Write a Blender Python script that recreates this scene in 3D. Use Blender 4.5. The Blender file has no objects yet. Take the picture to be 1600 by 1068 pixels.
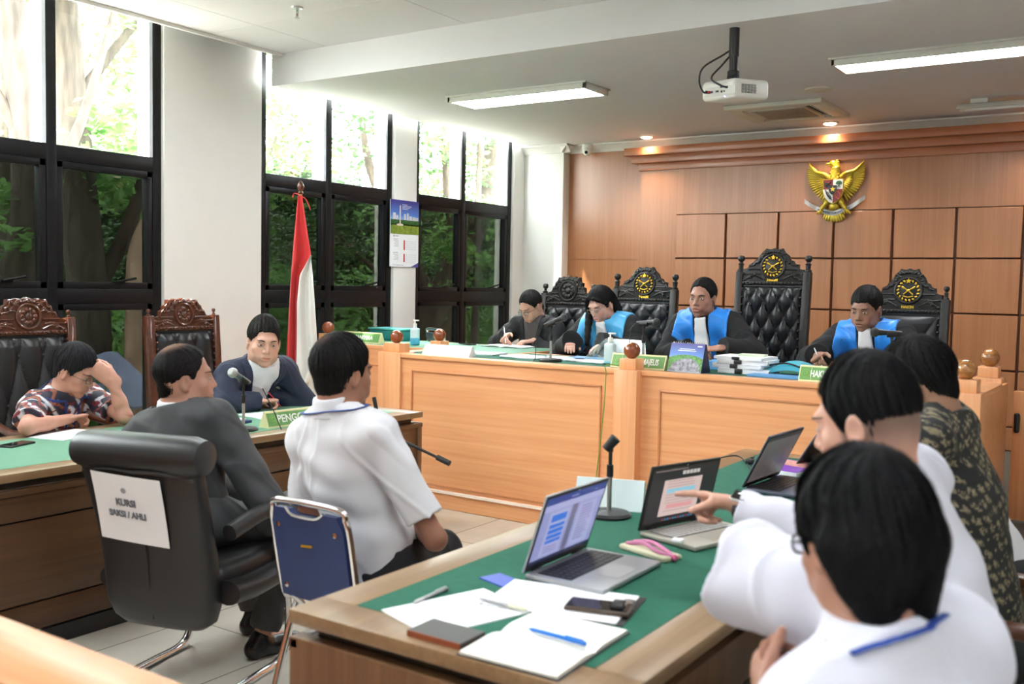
import bpy, bmesh, math, random
import numpy as np
from mathutils import Vector, Matrix, Euler, noise as mnoise
random.seed(7)
PI = math.pi
SC = bpy.context.scene
COL = SC.collection
V = Vector

# ---------------------------------------------------------------- camera
def make_camera():
    cd = bpy.data.cameras.new('camera'); cam = bpy.data.objects.new('camera', cd); COL.objects.link(cam)
    yaw, pitch, roll = math.radians(-33.826), math.radians(-3.32), math.radians(1.09)
    f = V((math.sin(yaw)*math.cos(pitch), math.cos(yaw)*math.cos(pitch), math.sin(pitch)))
    r = V((math.cos(yaw), -math.sin(yaw), 0)); u = r.cross(f)
    r2 = r*math.cos(roll)+u*math.sin(roll); u2 = u*math.cos(roll)-r*math.sin(roll)
    m = Matrix((r2, u2, -f)).transposed().to_4x4(); m.translation = (0, 0, 1.51)
    cam.matrix_world = m
    cd.sensor_width = 36; cd.lens = 1542/1600*36; cd.clip_start = .05; cd.clip_end = 300
    cd.dof.use_dof = True; cd.dof.focus_distance = 6.6; cd.dof.aperture_fstop = 3.4
    SC.camera = cam
make_camera()

# ---------------------------------------------------------------- exposure, sky, sun
SC.view_settings.view_transform = 'Standard'; SC.view_settings.look = 'None'
SC.view_settings.exposure = 1.45; SC.view_settings.gamma = 1; SC.view_settings.use_curve_mapping = False
def make_world():
    w = bpy.data.worlds.new('sky'); SC.world = w; w.use_nodes = True
    nt = w.node_tree; bg = nt.nodes['Background']
    tc = nt.nodes.new('ShaderNodeTexCoord'); sp = nt.nodes.new('ShaderNodeSeparateXYZ')
    cr = nt.nodes.new('ShaderNodeValToRGB')
    cr.color_ramp.elements[0].position = .45; cr.color_ramp.elements[0].color = (.40, .42, .38, 1)
    cr.color_ramp.elements[1].position = .60; cr.color_ramp.elements[1].color = (.93, .97, 1.0, 1)
    mr = nt.nodes.new('ShaderNodeMapRange'); mr.inputs[1].default_value = -1
    nt.links.new(tc.outputs['Generated'], sp.inputs[0]); nt.links.new(sp.outputs['Z'], mr.inputs[0])
    nt.links.new(mr.outputs[0], cr.inputs[0]); nt.links.new(cr.outputs[0], bg.inputs['Color'])
    bg.inputs['Strength'].default_value = 16.0
make_world()
def make_sun():
    l = bpy.data.lights.new('sun', 'SUN'); l.energy = 10.0; l.angle = math.radians(1.5); l.color = (1, .95, .86)
    o = bpy.data.objects.new('sun', l); COL.objects.link(o)
    d = V((.62, .42, -1.35)).normalized()
    o.rotation_euler = d.to_track_quat('-Z', 'Y').to_euler(); o.location = (-20, 0, 20)
make_sun()
SC.cycles.max_bounces = 8; SC.cycles.diffuse_bounces = 4; SC.cycles.transparent_max_bounces = 12
SC.cycles.sample_clamp_indirect = 6.0; SC.cycles.caustics_reflective = False; SC.cycles.caustics_refractive = False

# ---------------------------------------------------------------- materials
MATS = {}
def s2l(c):
    return tuple(((x/255.)/12.92 if x <= 10 else (((x/255.)+.055)/1.055)**2.4) for x in c)
def _nt(name):
    m = bpy.data.materials.new(name); m.use_nodes = True
    nt = m.node_tree; return m, nt, nt.nodes['Principled BSDF']
def _coords(nt, scale, rot=(0, 0, 0)):
    tc = nt.nodes.new('ShaderNodeTexCoord'); mp = nt.nodes.new('ShaderNodeMapping')
    mp.inputs['Scale'].default_value = scale; mp.inputs['Rotation'].default_value = rot
    nt.links.new(tc.outputs['Object'], mp.inputs[0]); return mp.outputs[0]
def _ramp(nt, fac, cols):
    cr = nt.nodes.new('ShaderNodeValToRGB'); e = cr.color_ramp.elements
    while len(e) < len(cols): e.new(.5)
    for i, (p, c) in enumerate(cols):
        e[i].position = p; e[i].color = (*c[:3], 1)
    nt.links.new(fac, cr.inputs[0]); return cr.outputs[0]
def _noise(nt, vec, scale, detail=3, rough=.5, dist=0):
    n = nt.nodes.new('ShaderNodeTexNoise'); n.inputs['Scale'].default_value = scale
    n.inputs['Detail'].default_value = detail; n.inputs['Roughness'].default_value = rough; n.inputs['Distortion'].default_value = dist
    nt.links.new(vec, n.inputs['Vector']); return n.outputs['Fac']
def _bump(nt, p, h, strength=.2, dist=.01):
    b = nt.nodes.new('ShaderNodeBump'); b.inputs['Strength'].default_value = strength; b.inputs['Distance'].default_value = dist
    nt.links.new(h, b.inputs['Height']); nt.links.new(b.outputs[0], p.inputs['Normal'])
def mat(name, col=(.5, .5, .5), rough=.5, metal=0, spec=.5, var=.0, vscale=20, bump=0, bscale=200, emit=None, sheen=0, coat=0, stretch=(1, 1, 1)):
    """Plain procedural material: base colour with a little noise, optional bump."""
    if name in MATS: return MATS[name]
    m, nt, p = _nt(name)
    p.inputs['Roughness'].default_value = rough; p.inputs['Metallic'].default_value = metal
    p.inputs['Specular IOR Level'].default_value = spec
    p.inputs['Coat Weight'].default_value = coat; p.inputs['Sheen Weight'].default_value = sheen
    vec = _coords(nt, stretch)
    f = _noise(nt, vec, vscale, 4)
    lo = tuple(max(0, c*(1-var)) for c in col); hi = tuple(min(1, c*(1+var)) for c in col)
    nt.links.new(_ramp(nt, f, [(.3, lo), (.7, hi)]), p.inputs['Base Color'])
    if bump: _bump(nt, p, _noise(nt, vec, bscale, 3), bump, .004)
    if emit:
        p.inputs['Emission Color'].default_value = (*emit[0], 1); p.inputs['Emission Strength'].default_value = emit[1]
    MATS[name] = m; return m
def wood(name, c1, c2, axis=2, rough=.35, scale=1.0, spec=.5, coat=.15, contrast=1.0):
    """Wood veneer whose grain runs along the given object axis."""
    if name in MATS: return MATS[name]
    m, nt, p = _nt(name)
    s = [14*scale]*3; s[axis] = .55*scale
    vec = _coords(nt, s)
    f = _noise(nt, vec, 1.0, 5, .6, 1.2)
    s2 = [90*scale]*3; s2[axis] = 2.0*scale
    f2 = _noise(nt, _coords(nt, s2), 1.0, 2, .5)
    mx = nt.nodes.new('ShaderNodeMath'); mx.operation = 'MULTIPLY_ADD'; mx.inputs[1].default_value = .35; nt.links.new(f2, mx.inputs[0])
    ms = nt.nodes.new('ShaderNodeMath'); ms.operation = 'MULTIPLY'; ms.inputs[1].default_value = .65; nt.links.new(f, ms.inputs[0]); nt.links.new(ms.outputs[0], mx.inputs[2])
    w = .18/contrast
    nt.links.new(_ramp(nt, mx.outputs[0], [(.5-w, c2), (.5+w, c1)]), p.inputs['Base Color'])
    p.inputs['Roughness'].default_value = rough; p.inputs['Specular IOR Level'].default_value = spec; p.inputs['Coat Weight'].default_value = coat
    p.inputs['Coat Roughness'].default_value = .25
    _bump(nt, p, mx.outputs[0], .04, .002)
    MATS[name] = m; return m
def glass(name, tint, refl=.08, rough=.0):
    """Window pane: lets light straight through, tinted, with a mirror part at the surface."""
    if name in MATS: return MATS[name]
    m = bpy.data.materials.new(name); m.use_nodes = True; nt = m.node_tree
    out = nt.nodes['Material Output']; nt.nodes.remove(nt.nodes['Principled BSDF'])
    t = nt.nodes.new('ShaderNodeBsdfTransparent'); t.inputs[0].default_value = (*tint, 1)
    g = nt.nodes.new('ShaderNodeBsdfGlossy'); g.inputs['Roughness'].default_value = rough
    lw = nt.nodes.new('ShaderNodeLayerWeight'); lw.inputs[0].default_value = .35
    k = nt.nodes.new('ShaderNodeMath'); k.operation = 'MULTIPLY_ADD'; k.inputs[1].default_value = .16; k.inputs[2].default_value = refl
    nt.links.new(lw.outputs['Fresnel'], k.inputs[0])
    mx = nt.nodes.new('ShaderNodeMixShader'); nt.links.new(k.outputs[0], mx.inputs[0])
    nt.links.new(t.outputs[0], mx.inputs[1]); nt.links.new(g.outputs[0], mx.inputs[2]); nt.links.new(mx.outputs[0], out.inputs['Surface'])
    MATS[name] = m; return m
def attr_mat(name, rough=.5, spec=.5, sss=0, bump=0, bscale=300, sheen=0, stretch=(1, 1, 1), coat=0):
    """Material whose colour is the mesh's 'Col' attribute (skin pigment with crease shade, hair, woven patterns)."""
    if name in MATS: return MATS[name]
    m, nt, p = _nt(name)
    a = nt.nodes.new('ShaderNodeAttribute'); a.attribute_name = 'Col'
    nt.links.new(a.outputs['Color'], p.inputs['Base Color'])
    p.inputs['Roughness'].default_value = rough; p.inputs['Specular IOR Level'].default_value = spec
    p.inputs['Sheen Weight'].default_value = sheen; p.inputs['Coat Weight'].default_value = coat
    if sss:
        p.inputs['Subsurface Weight'].default_value = sss; p.inputs['Subsurface Radius'].default_value = (.012, .005, .003); p.inputs['Subsurface Scale'].default_value = 1
    if bump: _bump(nt, p, _noise(nt, _coords(nt, stretch), bscale, 3), bump, .003)
    MATS[name] = m; return m

# ---------------------------------------------------------------- tags
def tag(o, label=None, cat=None, group=None, kind=None):
    if label: o['label'] = label
    if cat: o['category'] = cat
    if group: o['group'] = group
    if kind: o['kind'] = kind
    return o
def thing(name, label, cat, loc=(0, 0, 0), rz=0, group=None):
    o = bpy.data.objects.new(name, None); COL.objects.link(o); o.empty_display_size = .05
    o.location = loc; o.rotation_euler = (0, 0, rz)
    return tag(o, label, cat, group)
def copy_tree(o, parent=None):
    c = o.copy(); COL.objects.link(c)
    if parent is not None: c.parent = parent
    for ch in [x for x in bpy.data.objects if x.parent is o]:
        copy_tree(ch, c)
    return c

# ---------------------------------------------------------------- mesh builder
def rotm(rx=0, ry=0, rz=0):
    return Euler((rx, ry, rz)).to_matrix().to_4x4()
def frame(origin, z, up=(0, 0, 1)):
    """Matrix with local Z along z and local Y close to up."""
    z = V(z).normalized(); y = V(up); y = y - z*y.dot(z)
    if y.length < 1e-5: y = V((0, 1, 0)) - z*z.y
    y.normalize(); x = y.cross(z)
    m = Matrix((x, y, z)).transposed().to_4x4(); m.translation = V(origin); return m
class MB:
    def __init__(s): s.bm = bmesh.new()
    def _fin(s, vs, m, mi):
        if m is not None: bmesh.ops.transform(s.bm, matrix=m, verts=vs)
        for f in {f for v in vs for f in v.link_faces}: f.material_index = mi
    def box(s, c, size, r=0, seg=2, m=None, mi=0, rot=None):
        g = bmesh.ops.create_cube(s.bm, size=1.0)['verts']
        bmesh.ops.scale(s.bm, vec=size, verts=g)
        if r > 0:
            r = min(r, min(size)*.49)
            es = list({e for v in g for e in v.link_edges})
            nf = bmesh.ops.bevel(s.bm, geom=es, offset=r, segments=seg, affect='EDGES', profile=.5)
            g = list({v for f in nf['faces'] for v in f.verts} | {v for v in g if v.is_valid})
            # collect the whole island
            seen = set(g); st = list(g)
            while st:
                v = st.pop()
                for e in v.link_edges:
                    o = e.other_vert(v)
                    if o not in seen: seen.add(o); st.append(o)
            g = list(seen)
        mm = Matrix.Translation(c)
        if rot is not None: mm = mm @ rot
        if m is not None: mm = m @ mm
        s._fin(g, mm, mi); return s
    def raw(s, vs, fs, m=None, mi=0):
        bv = [s.bm.verts.new(v) for v in vs]
        for f in fs:
            try: s.bm.faces.new([bv[i] for i in f])
            except ValueError: pass
        s._fin(bv, m, mi); return s
    def tube(s, pts, r, n=10, cap=True, closed=False, m=None, mi=0, flat=1.0, up=(0, 0, 1)):
        pts = [V(p) for p in pts]; N = len(pts)
        rs = r if isinstance(r, (list, tuple)) else [r]*N
        T = []
        for i in range(N):
            a = pts[(i-1) % N] if (closed or i > 0) else pts[i]; b = pts[(i+1) % N] if (closed or i < N-1) else pts[i]
            T.append((b-a).normalized())
        u = V(up); u = u - T[0]*u.dot(T[0])
        if u.length < 1e-3: u = V((1, 0, 0)) - T[0]*T[0].x
        u.normalize(); vs = []
        for i in range(N):
            u = u - T[i]*u.dot(T[i]); u.normalize(); w = T[i].cross(u)
            for k in range(n):
                a = 2*PI*k/n; vs.append(pts[i] + (u*math.cos(a)*flat + w*math.sin(a))*rs[i])
        fs = []
        for i in range(N if closed else N-1):
            j = (i+1) % N
            for k in range(n):
                l = (k+1) % n; fs.append((i*n+k, i*n+l, j*n+l, j*n+k))
        if cap and not closed:
            fs.append(tuple(range(n-1, -1, -1))); fs.append(tuple((N-1)*n+k for k in range(n)))
        return s.raw(vs, fs, m, mi)
    def lathe(s, prof, n=24, m=None, mi=0):
        vs = []; fs = []
        for (r, z) in prof:
            for k in range(n):
                a = 2*PI*k/n; vs.append((max(r, 1e-5)*math.cos(a), max(r, 1e-5)*math.sin(a), z))
        for i in range(len(prof)-1):
            for k in range(n):
                l = (k+1) % n; fs.append((i*n+k, i*n+l, (i+1)*n+l, (i+1)*n+k))
        fs.append(tuple(range(n-1, -1, -1))); fs.append(tuple((len(prof)-1)*n+k for k in range(n)))
        return s.raw(vs, fs, m, mi)
    def ball(s, c, r, n=16, m=None, mi=0, rot=None):
        g = bmesh.ops.create_uvsphere(s.bm, u_segments=n, v_segments=max(6, n*2//3), radius=1)['verts']
        rr = (r, r, r) if not isinstance(r, (tuple, list)) else r
        bmesh.ops.scale(s.bm, vec=rr, verts=g)
        mm = Matrix.Translation(c)
        if rot is not None: mm = mm @ rot
        if m is not None: mm = m @ mm
        s._fin(g, mm, mi); return s
    def prism(s, poly, d, m=None, mi=0, r=0, mi_side=None):
        """2D outline (counter-clockwise, in local XY) extruded from z=0 to z=d."""
        n = len(poly)
        vs = [(x, y, 0) for x, y in poly] + [(x, y, d) for x, y in poly]
        bv = [s.bm.verts.new(v) for v in vs]
        top = s.bm.faces.new(bv[n:]); bot = s.bm.faces.new(bv[:n][::-1]); side = []
        for i in range(n):
            j = (i+1) % n; side.append(s.bm.faces.new((bv[i], bv[j], bv[n+j], bv[n+i])))
        for f in (top, bot, *side): f.material_index = mi
        if mi_side is not None:
            for f in side: f.material_index = mi_side
        if r > 0:
            es = list(top.edges)
            res = bmesh.ops.bevel(s.bm, geom=es, offset=r, segments=2, affect='EDGES', profile=.5)
            for f in res['faces']: f.material_index = mi
            bv = list({v for v in bv if v.is_valid} | {v for f in res['faces'] for v in f.verts})
        if m is not None: bmesh.ops.transform(s.bm, matrix=m, verts=bv)
        return s
    def grid(s, fn, nu, nv, m=None, mi=0, thick=0, tdir=None):
        """fn(u,v) -> point, u,v in 0..1. With thick a back sheet is added along tdir."""
        P = [[V(fn(i/nu, j/nv)) for j in range(nv+1)] for i in range(nu+1)]
        vs = [p for row in P for p in row]; w = nv+1
        fs = [(i*w+j, (i+1)*w+j, (i+1)*w+j+1, i*w+j+1) for i in range(nu) for j in range(nv)]
        if thick:
            off = len(vs); t = V(tdir)*thick
            vs = vs + [p + t for p in vs]
            fs += [tuple(off+q for q in f[::-1]) for f in fs]
            ring = [(i*w) for i in range(nu)] + [nu*w+j for j in range(nv)] + [i*w+nv for i in range(nu, 0, -1)] + [j for j in range(nv, 0, -1)]
            for a in range(len(ring)):
                b = (a+1) % len(ring); fs.append((ring[b], ring[a], off+ring[a], off+ring[b]))
        return s.raw(vs, fs, m, mi)
    def text(s, body, size, m, mi=0, ext=.0008, align='CENTER', bold=0, squeeze=1.0):
        cu = bpy.data.curves.new('t', 'FONT'); cu.body = body; cu.size = size; cu.align_x = align; cu.align_y = 'CENTER'
        cu.extrude = ext; cu.offset = bold; cu.resolution_u = 3
        o = bpy.data.objects.new('t', cu); COL.objects.link(o)
        dg = bpy.context.evaluated_depsgraph_get(); me = bpy.data.meshes.new_from_object(o.evaluated_get(dg))
        vs = [(v.co.x*squeeze, v.co.y, v.co.z) for v in me.vertices]; fs = [tuple(p.vertices) for p in me.polygons]
        bpy.data.objects.remove(o); bpy.data.curves.remove(cu); bpy.data.meshes.remove(me)
        return s.raw(vs, fs, m, mi)
    def build(s, name, mats, parent=None, loc=None, smooth=True, ang=38, subsurf=0, label=None):
        bm = s.bm; bmesh.ops.recalc_face_normals(bm, faces=bm.faces)
        if parent is None and loc is None:
            zs = [v.co.z for v in bm.verts]; xs = [v.co.x for v in bm.verts]; ys = [v.co.y for v in bm.verts]
            loc = V(((min(xs)+max(xs))/2, (min(ys)+max(ys))/2, min(zs)))
        if loc is not None and parent is None:
            loc = V(loc)
            for v in bm.verts: v.co -= loc
        for f in bm.faces: f.smooth = smooth
        if smooth:
            lim = math.radians(ang)
            for e in bm.edges:
                if len(e.link_faces) == 2 and e.calc_face_angle(0) > lim: e.smooth = False
        me = bpy.data.meshes.new(name); bm.to_mesh(me); bm.free()
        for mm in (mats if isinstance(mats, (list, tuple)) else [mats]): me.materials.append(mm)
        o = bpy.data.objects.new(name, me); COL.objects.link(o)
        if parent is not None: o.parent = parent
        elif loc is not None: o.location = loc
        if subsurf:
            md = o.modifiers.new('sub', 'SUBSURF'); md.levels = subsurf; md.render_levels = subsurf
        if label: o['label'] = label
        return o
def struct(name, mb, mats, **k):
    o = mb.build(name, mats, **k)
    if o.parent is None: o['kind'] = 'structure'
    return o
def bez(pts, n=12):
    """Smooth curve through points (Catmull-Rom)."""
    P = [V(p) for p in pts]; P = [P[0]*2-P[1]] + P + [P[-1]*2-P[-2]]; out = []
    for i in range(1, len(P)-2):
        for k in range(n):
            t = k/n; a, b, c, d = P[i-1], P[i], P[i+1], P[i+2]
            out.append(.5*((2*b)+(-a+c)*t+(2*a-5*b+4*c-d)*t*t+(-a+3*b-3*c+d)*t**3))
    out.append(P[-2]); return out
# ================================================================ THE ROOM
XW, XC, YB, YR, XR, ZH, ZL = -5.95, -5.76, 9.2, -2.6, 2.6, 3.235, 3.0
white = mat('white_wall_paint', (.80, .79, .75), .75, var=.02, vscale=3, bump=.05, bscale=60)
ceilm = mat('ceiling_paint', (.80, .80, .81), .85, var=.015, vscale=2)
trimw = mat('white_trim_paint', (.82, .81, .77), .5, var=.02)
frame_m = mat('black_window_frame', (.008, .008, .009), .4, var=.2, spec=.2)
sky_refl = mat('mullion_sky_reflection', (.72, .76, .82), .4, var=.03)  # sky reflection on the upper mullion sides, put into a pale colour
wallwood = wood('wall_veneer', s2l((180, 124, 84)), s2l((160, 103, 66)), 2, .33, .8)
benchwood = wood('bench_veneer', s2l((238, 178, 128)), s2l((220, 150, 100)), 0, .3, .7)
benchwood_v = wood('bench_veneer_upright', s2l((238, 178, 128)), s2l((220, 150, 100)), 2, .3, .7)
dark = mat('dark_gap', (.01, .009, .008), .8)

def floor_material():
    m, nt, p = _nt('floor_tiles')
    vec = _coords(nt, (1, 1, 1))
    b = nt.nodes.new('ShaderNodeTexBrick'); b.offset = 0; b.inputs['Scale'].default_value = 1
    b.inputs['Brick Width'].default_value = .6; b.inputs['Row Height'].default_value = .6; b.inputs['Mortar Size'].default_value = .003
    c = s2l((222, 218, 205)); c2 = s2l((214, 209, 194))
    b.inputs['Color1'].default_value = (*c, 1); b.inputs['Color2'].default_value = (*c2, 1); b.inputs['Mortar'].default_value = (*s2l((120, 115, 100)), 1)
    nt.links.new(vec, b.inputs['Vector'])
    n = _noise(nt, vec, 7, 4); r = _ramp(nt, n, [(.3, (.92, .92, .92)), (.7, (1, 1, 1))])
    mx = nt.nodes.new('ShaderNodeMix'); mx.data_type = 'RGBA'; mx.blend_type = 'MULTIPLY'; mx.inputs[0].default_value = 1
    nt.links.new(b.outputs['Color'], mx.inputs[6]); nt.links.new(r, mx.inputs[7]); nt.links.new(mx.outputs[2], p.inputs['Base Color'])
    p.inputs['Roughness'].default_value = .16
    return m
b = MB(); b.box(((XW+XR)/2, (YR+YB)/2, -.05), (XR-XW+.3, YB-YR+.3, .1)); struct('floor', b, floor_material(), loc=(-5.95, -2.6, 0))

# raised floor for the judges and the clerk
b = MB(); b.box(((-4.45+XR)/2, (5.45+YB-.06)/2, .1), (XR+4.45, YB-.06-5.45, .2)); b.box(((XW+.06-4.45)/2, (5.95+YB-.4)/2, .1), (-4.45-XW-.06, YB-.4-5.95, .2))
struct('floor_platform', b, mat('platform_carpet', (.10, .085, .07), .95, var=.15, vscale=40, bump=.3))

# ---- ceilings
b = MB()
xs = [XC, -5.27] + [-5.27+1.27*i for i in range(1, 8)]; ys = [5.35-.68*i for i in range(0, 13)]
for i in range(len(xs)-1):
    for j in range(len(ys)-1):
        x0, x1, y1, y0 = xs[i], min(xs[i+1], XR+.1), ys[j], ys[j+1]
        b.box(((x0+x1)/2, (y0+y1)/2, ZH+.02), (x1-x0-.005, y1-y0-.003, .04))
b.box(((XC+XR)/2, (5.35+YR)/2, ZH+.07), (XR-XC+.2, 5.35-YR+.2, .05), mi=1)
struct('ceiling', b, [ceilm, dark])
b = MB()
b.box(((XC+XR)/2, (5.41+YB+.1)/2, ZL+.04), (XR-XC+.2, YB+.1-5.41, .08))
b.box(((XC+XR)/2, 5.38, (ZL+ZH)/2+.05), (XR-XC+.2, .06, ZH-ZL+.1))
struct('ceiling_lowered', b, ceilm)
b = MB(); b.box((XC+.012, (5.35+YR)/2, ZH-.012), (.024, 5.35-YR, .024)); struct('trim_1', b, trimw)
b = MB(); b.box(((XC+XW)/2-.02, (YR+YB)/2, 3.53), (XC-XW+.16, YB-YR+.2, .06)); b.box((XC+.03, (YR+YB)/2, 3.40), (.06, YB-YR, .24)); struct('ceiling_pocket', b, ceilm)

# ---- window wall: columns, sill wall, windows
WIN = [(.42, 2.00, 1.2), (2.80, 4.44, 3.62), (5.335, 6.91, 6.10), (7.23, 8.86, 8.0)]  # first window is out of view, added for extra daylight
b = MB(); edges = [YR-.1] + [e for w in WIN for e in w[:2]] + [YB+.1]
for i in range(0, len(edges), 2):
    y0, y1 = edges[i], edges[i+1]
    b.box((XW-.12, (y0+y1)/2, 1.75), (.24, y1-y0, 3.5), r=.006)
for w in WIN:
    b.box((XW-.12, (w[0]+w[1])/2, .10), (.24, w[1]-w[0], .20)); 
struct('wall_left', b, white)
clear = glass('clear_glass', (.95, .97, .96), .0)
tinted = glass('tinted_glass', (.165, .175, .165), .0)
for n, (y0, y1, ym) in enumerate(WIN):
    xf = XW-.075; root = thing('window_%d' % (n+1), None, None, (xf, (y0+y1)/2, .2)); root['kind'] = 'structure'
    off = V(root.location)
    def L(x, y, z): return (x-off.x, y-off.y, z-off.z)
    b = MB()
    for y in (y0+.035, ym, y1-.035): b.box(L(xf, y, 1.85), (.09, .07, 3.3), r=.004)
    for z, h in ((.23, .06), (1.38, .10), (2.30, .10), (3.47, .06)): b.box(L(xf, (y0+y1)/2, z), (.088, y1-y0, h), r=.004)
    b.build('window_frame', frame_m, root)
    b = MB()
    for y in (ym-.05, y1-.085): b.box(L(xf-.02, y, 2.895), (.13, .028, 1.09))
    b.build('mullion_reflection_strip', sky_refl, root)
    for (a, c) in ((y0+.07, ym-.035), (ym+.035, y1-.07)):
        b = MB()
        for z0, z1 in ((.26, 1.33), (1.43, 2.25)):
            for (yy, zz, sy, sz) in ((a+.022, (z0+z1)/2, .045, z1-z0), (c-.022, (z0+z1)/2, .045, z1-z0), ((a+c)/2, z0+.022, c-a, .045), ((a+c)/2, z1-.022, c-a, .045)):
                b.box(L(xf+.01, yy, zz), (.06, sy, sz), r=.004)
        b.build('casement_frame', frame_m, root)
        b = MB()
        for z0, z1 in ((.30, 1.29), (1.47, 2.21)): b.box(L(xf, (a+c)/2, (z0+z1)/2), (.006, c-a-.08, z1-z0))
        b.build('tinted_pane', tinted, root)
        b = MB(); b.box(L(xf, (a+c)/2, 2.895), (.006, c-a, 1.09)); b.build('clear_pane', clear, root)
        b = MB(); yc = (a+c)/2
        b.box(L(xf+.05, yc+.08, 1.475), (.012, .10, .016), r=.004); b.tube([L(xf+.06, yc+.06, 1.478), L(xf+.075, yc+.2, 1.505)], .008, 8)
        b.build('window_handle', frame_m, root)

# ---- corner column, other walls
b = MB(); b.box(((XW-5.455)/2, (9.06+YB)/2, 1.75), (-5.455-XW, YB-9.06, 3.5), r=.006); struct('wall_corner', b, white)
b = MB()
b.box(((-5.455+XR)/2, YB+.05, 1.75), (XR+5.455, .10, 3.5), mi=0)          # plain veneer behind
b.box((-5.015, YB-.006, .9), (.88, .012, 1.776), mi=0); b.box((-5.015, YB-.006, 2.4), (.88, .012, 1.21), mi=0)
b.box(((-4.56-4.16)/2, 9.15, 1.35), (.40, .08, 2.70), mi=0)
b.box(((-4.16+XR)/2, 9.15, (2.24+2.70)/2), (XR+4.16, .08, .46), mi=0)
b.box(((-4.16+XR)/2, 9.18, 1.1), (XR+4.16, .04, 2.28), mi=1)
PX = .5155; zrow = [2.240, 1.804, 1.337, .870, .403, .2]
for i in range(14):
    x0 = -4.16+PX*i; x1 = min(x0+PX, XR)
    if x1-x0 < .1: continue
    for k in range(5):
        z1, z0 = zrow[k], zrow[k+1]
        xa = x0-.03 if i == 0 else x0+.015
        b.box(((xa+x1-.007)/2, 9.145, (z0+z1)/2), (x1-.007-xa, .07, z1-z0-.014), r=.004, seg=1)
struct('wall_back', b, [wallwood, wood('wall_veneer_groove_shade', s2l((120, 70, 42)), s2l((100, 56, 34)), 2, .5, .8)], loc=(-4, 9.2, 0))  # groove shade is put into a darker copy of the veneer
# stepped timber cornice
for nm, (y, z0, z1, x0) in zip(('trim_2', 'trim_3', 'trim_4'), ((8.98, 2.83, 2.905, -4.70), (9.04, 2.757, 2.83, -4.645), (9.09, 2.684, 2.757, -4.585))):
    b = MB(); b.box(((x0+XR)/2, (y+YB)/2, (z0+z1)/2), (XR-x0, YB-y, z1-z0), r=.004); struct(nm, b, wood('cornice_veneer', s2l((186, 116, 76)), s2l((164, 96, 60)), 0, .33, .8))
# white crown moulding
prof = [(0, 2.915), (.02, 2.915), (.025, 2.935), (.045, 2.95), (.06, 2.975), (.085, 2.985), (.085, 3.0), (0, 3.0)]
b = MB()
b.prism([(p[0], p[1]) for p in prof], XR+5.455, m=Matrix(((0, 0, 1, -5.455), (-1, 0, 0, YB), (0, 1, 0, 0), (0, 0, 0, 1))))
b.prism([(p[0], p[1]) for p in prof], .30, m=Matrix(((1, 0, 0, -5.455), (0, 0, 1, 8.99), (0, 1, 0, 0), (0, 0, 0, 1))))
b.prism([(p[0], p[1]) for p in prof], .58, m=Matrix(((0, 0, 1, XW+.0), (-1, 0, 0, 9.06), (0, 1, 0, 0), (0, 0, 0, 1))))
struct('trim_5', b, trimw, ang=60)
b = MB(); b.box((XR+.05, (YR+YB)/2, 1.75), (.1, YB-YR+.2, 3.5)); struct('wall_right', b, white)
b = MB(); b.box(((XW+XR)/2, YR-.05, 1.75), (XR-XW+.2, .1, 3.5)); struct('wall_rear', b, white)

# ---- light fittings
lamp_m = mat('lit_diffuser', (.95, .96, 1), .5, emit=((.92, .96, 1.0), 15.0))
tube_m = mat('unlit_tube', (.85, .87, .85), .4)
fit_m = mat('fitting_enamel', (.75, .74, .68), .45, var=.03)
def fluoro(x0, x1, y0, y1, z, label, lit=True):
    r = thing('fluorescent_light', label, 'light fitting', ((x0+x1)/2, (y0+y1)/2, z), group='fluorescent light fittings')
    w, d = x1-x0, y1-y0; b = MB()
    b.box((0, -d/2+.012, -.025), (w, .024, .05), r=.004); b.box((0, d/2-.012, -.025), (w, .024, .05), r=.004)
    b.box((-w/2+.012, 0, -.025), (.024, d, .05), r=.004); b.box((w/2-.012, 0, -.025), (.024, d, .05), r=.004); b.box((0, 0, -.004), (w, d, .008))
    b.box((0, -d/2-.008, -.006), (w+.03, .016, .012)); b.box((0, d/2+.008, -.006), (w+.03, .016, .012))
    b.build('light_frame', fit_m, r)
    b = MB(); b.box((0, 0, -.040), (w-.05, d-.05, .012)); b.build('diffuser', lamp_m, r); return r
fluoro(-4.90, -3.64, 6.32, 6.68, ZL, 'lit white fluorescent ceiling light near the tall windows')
fluoro(-1.91, -.62, 6.47, 6.77, ZL, 'lit white fluorescent ceiling light right of the projector')
for (x, y) in ((-4.3, 3.4), (-1.2, 3.4), (-4.3, .9), (-1.2, .9), (1.2, .9), (-1.2, -1.4)):  # unseen ceiling fittings added as fill light
    fluoro(x-.63, x+.63, y-.15, y+.15, ZH if y < 5.3 else ZL, 'added fluorescent fill light over the public side of the room')
r = thing('batten_light', 'unlit hanging batten light with reflector above the timber cornice', 'light fitting', (-.72, 8.35, ZL))
b = MB(); b.grid(lambda u, v: (-.75+1.5*u, .085*math.sin((v-.5)*2.2), -.03-.07*(1-math.cos((v-.5)*2.2))-.0), 2, 10, thick=.006, tdir=(0, 0, -1)); b.build('reflector', fit_m, r)
b = MB(); b.tube([(-.70, 0, -.075), (.7, 0, -.075)], .014, 12); b.build('lamp_tube', tube_m, r)
for sx in (-.6, .6):
    b = MB(); b.box((sx, 0, -.015), (.12, .05, .03)); b.build('bracket', fit_m, r)
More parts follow.
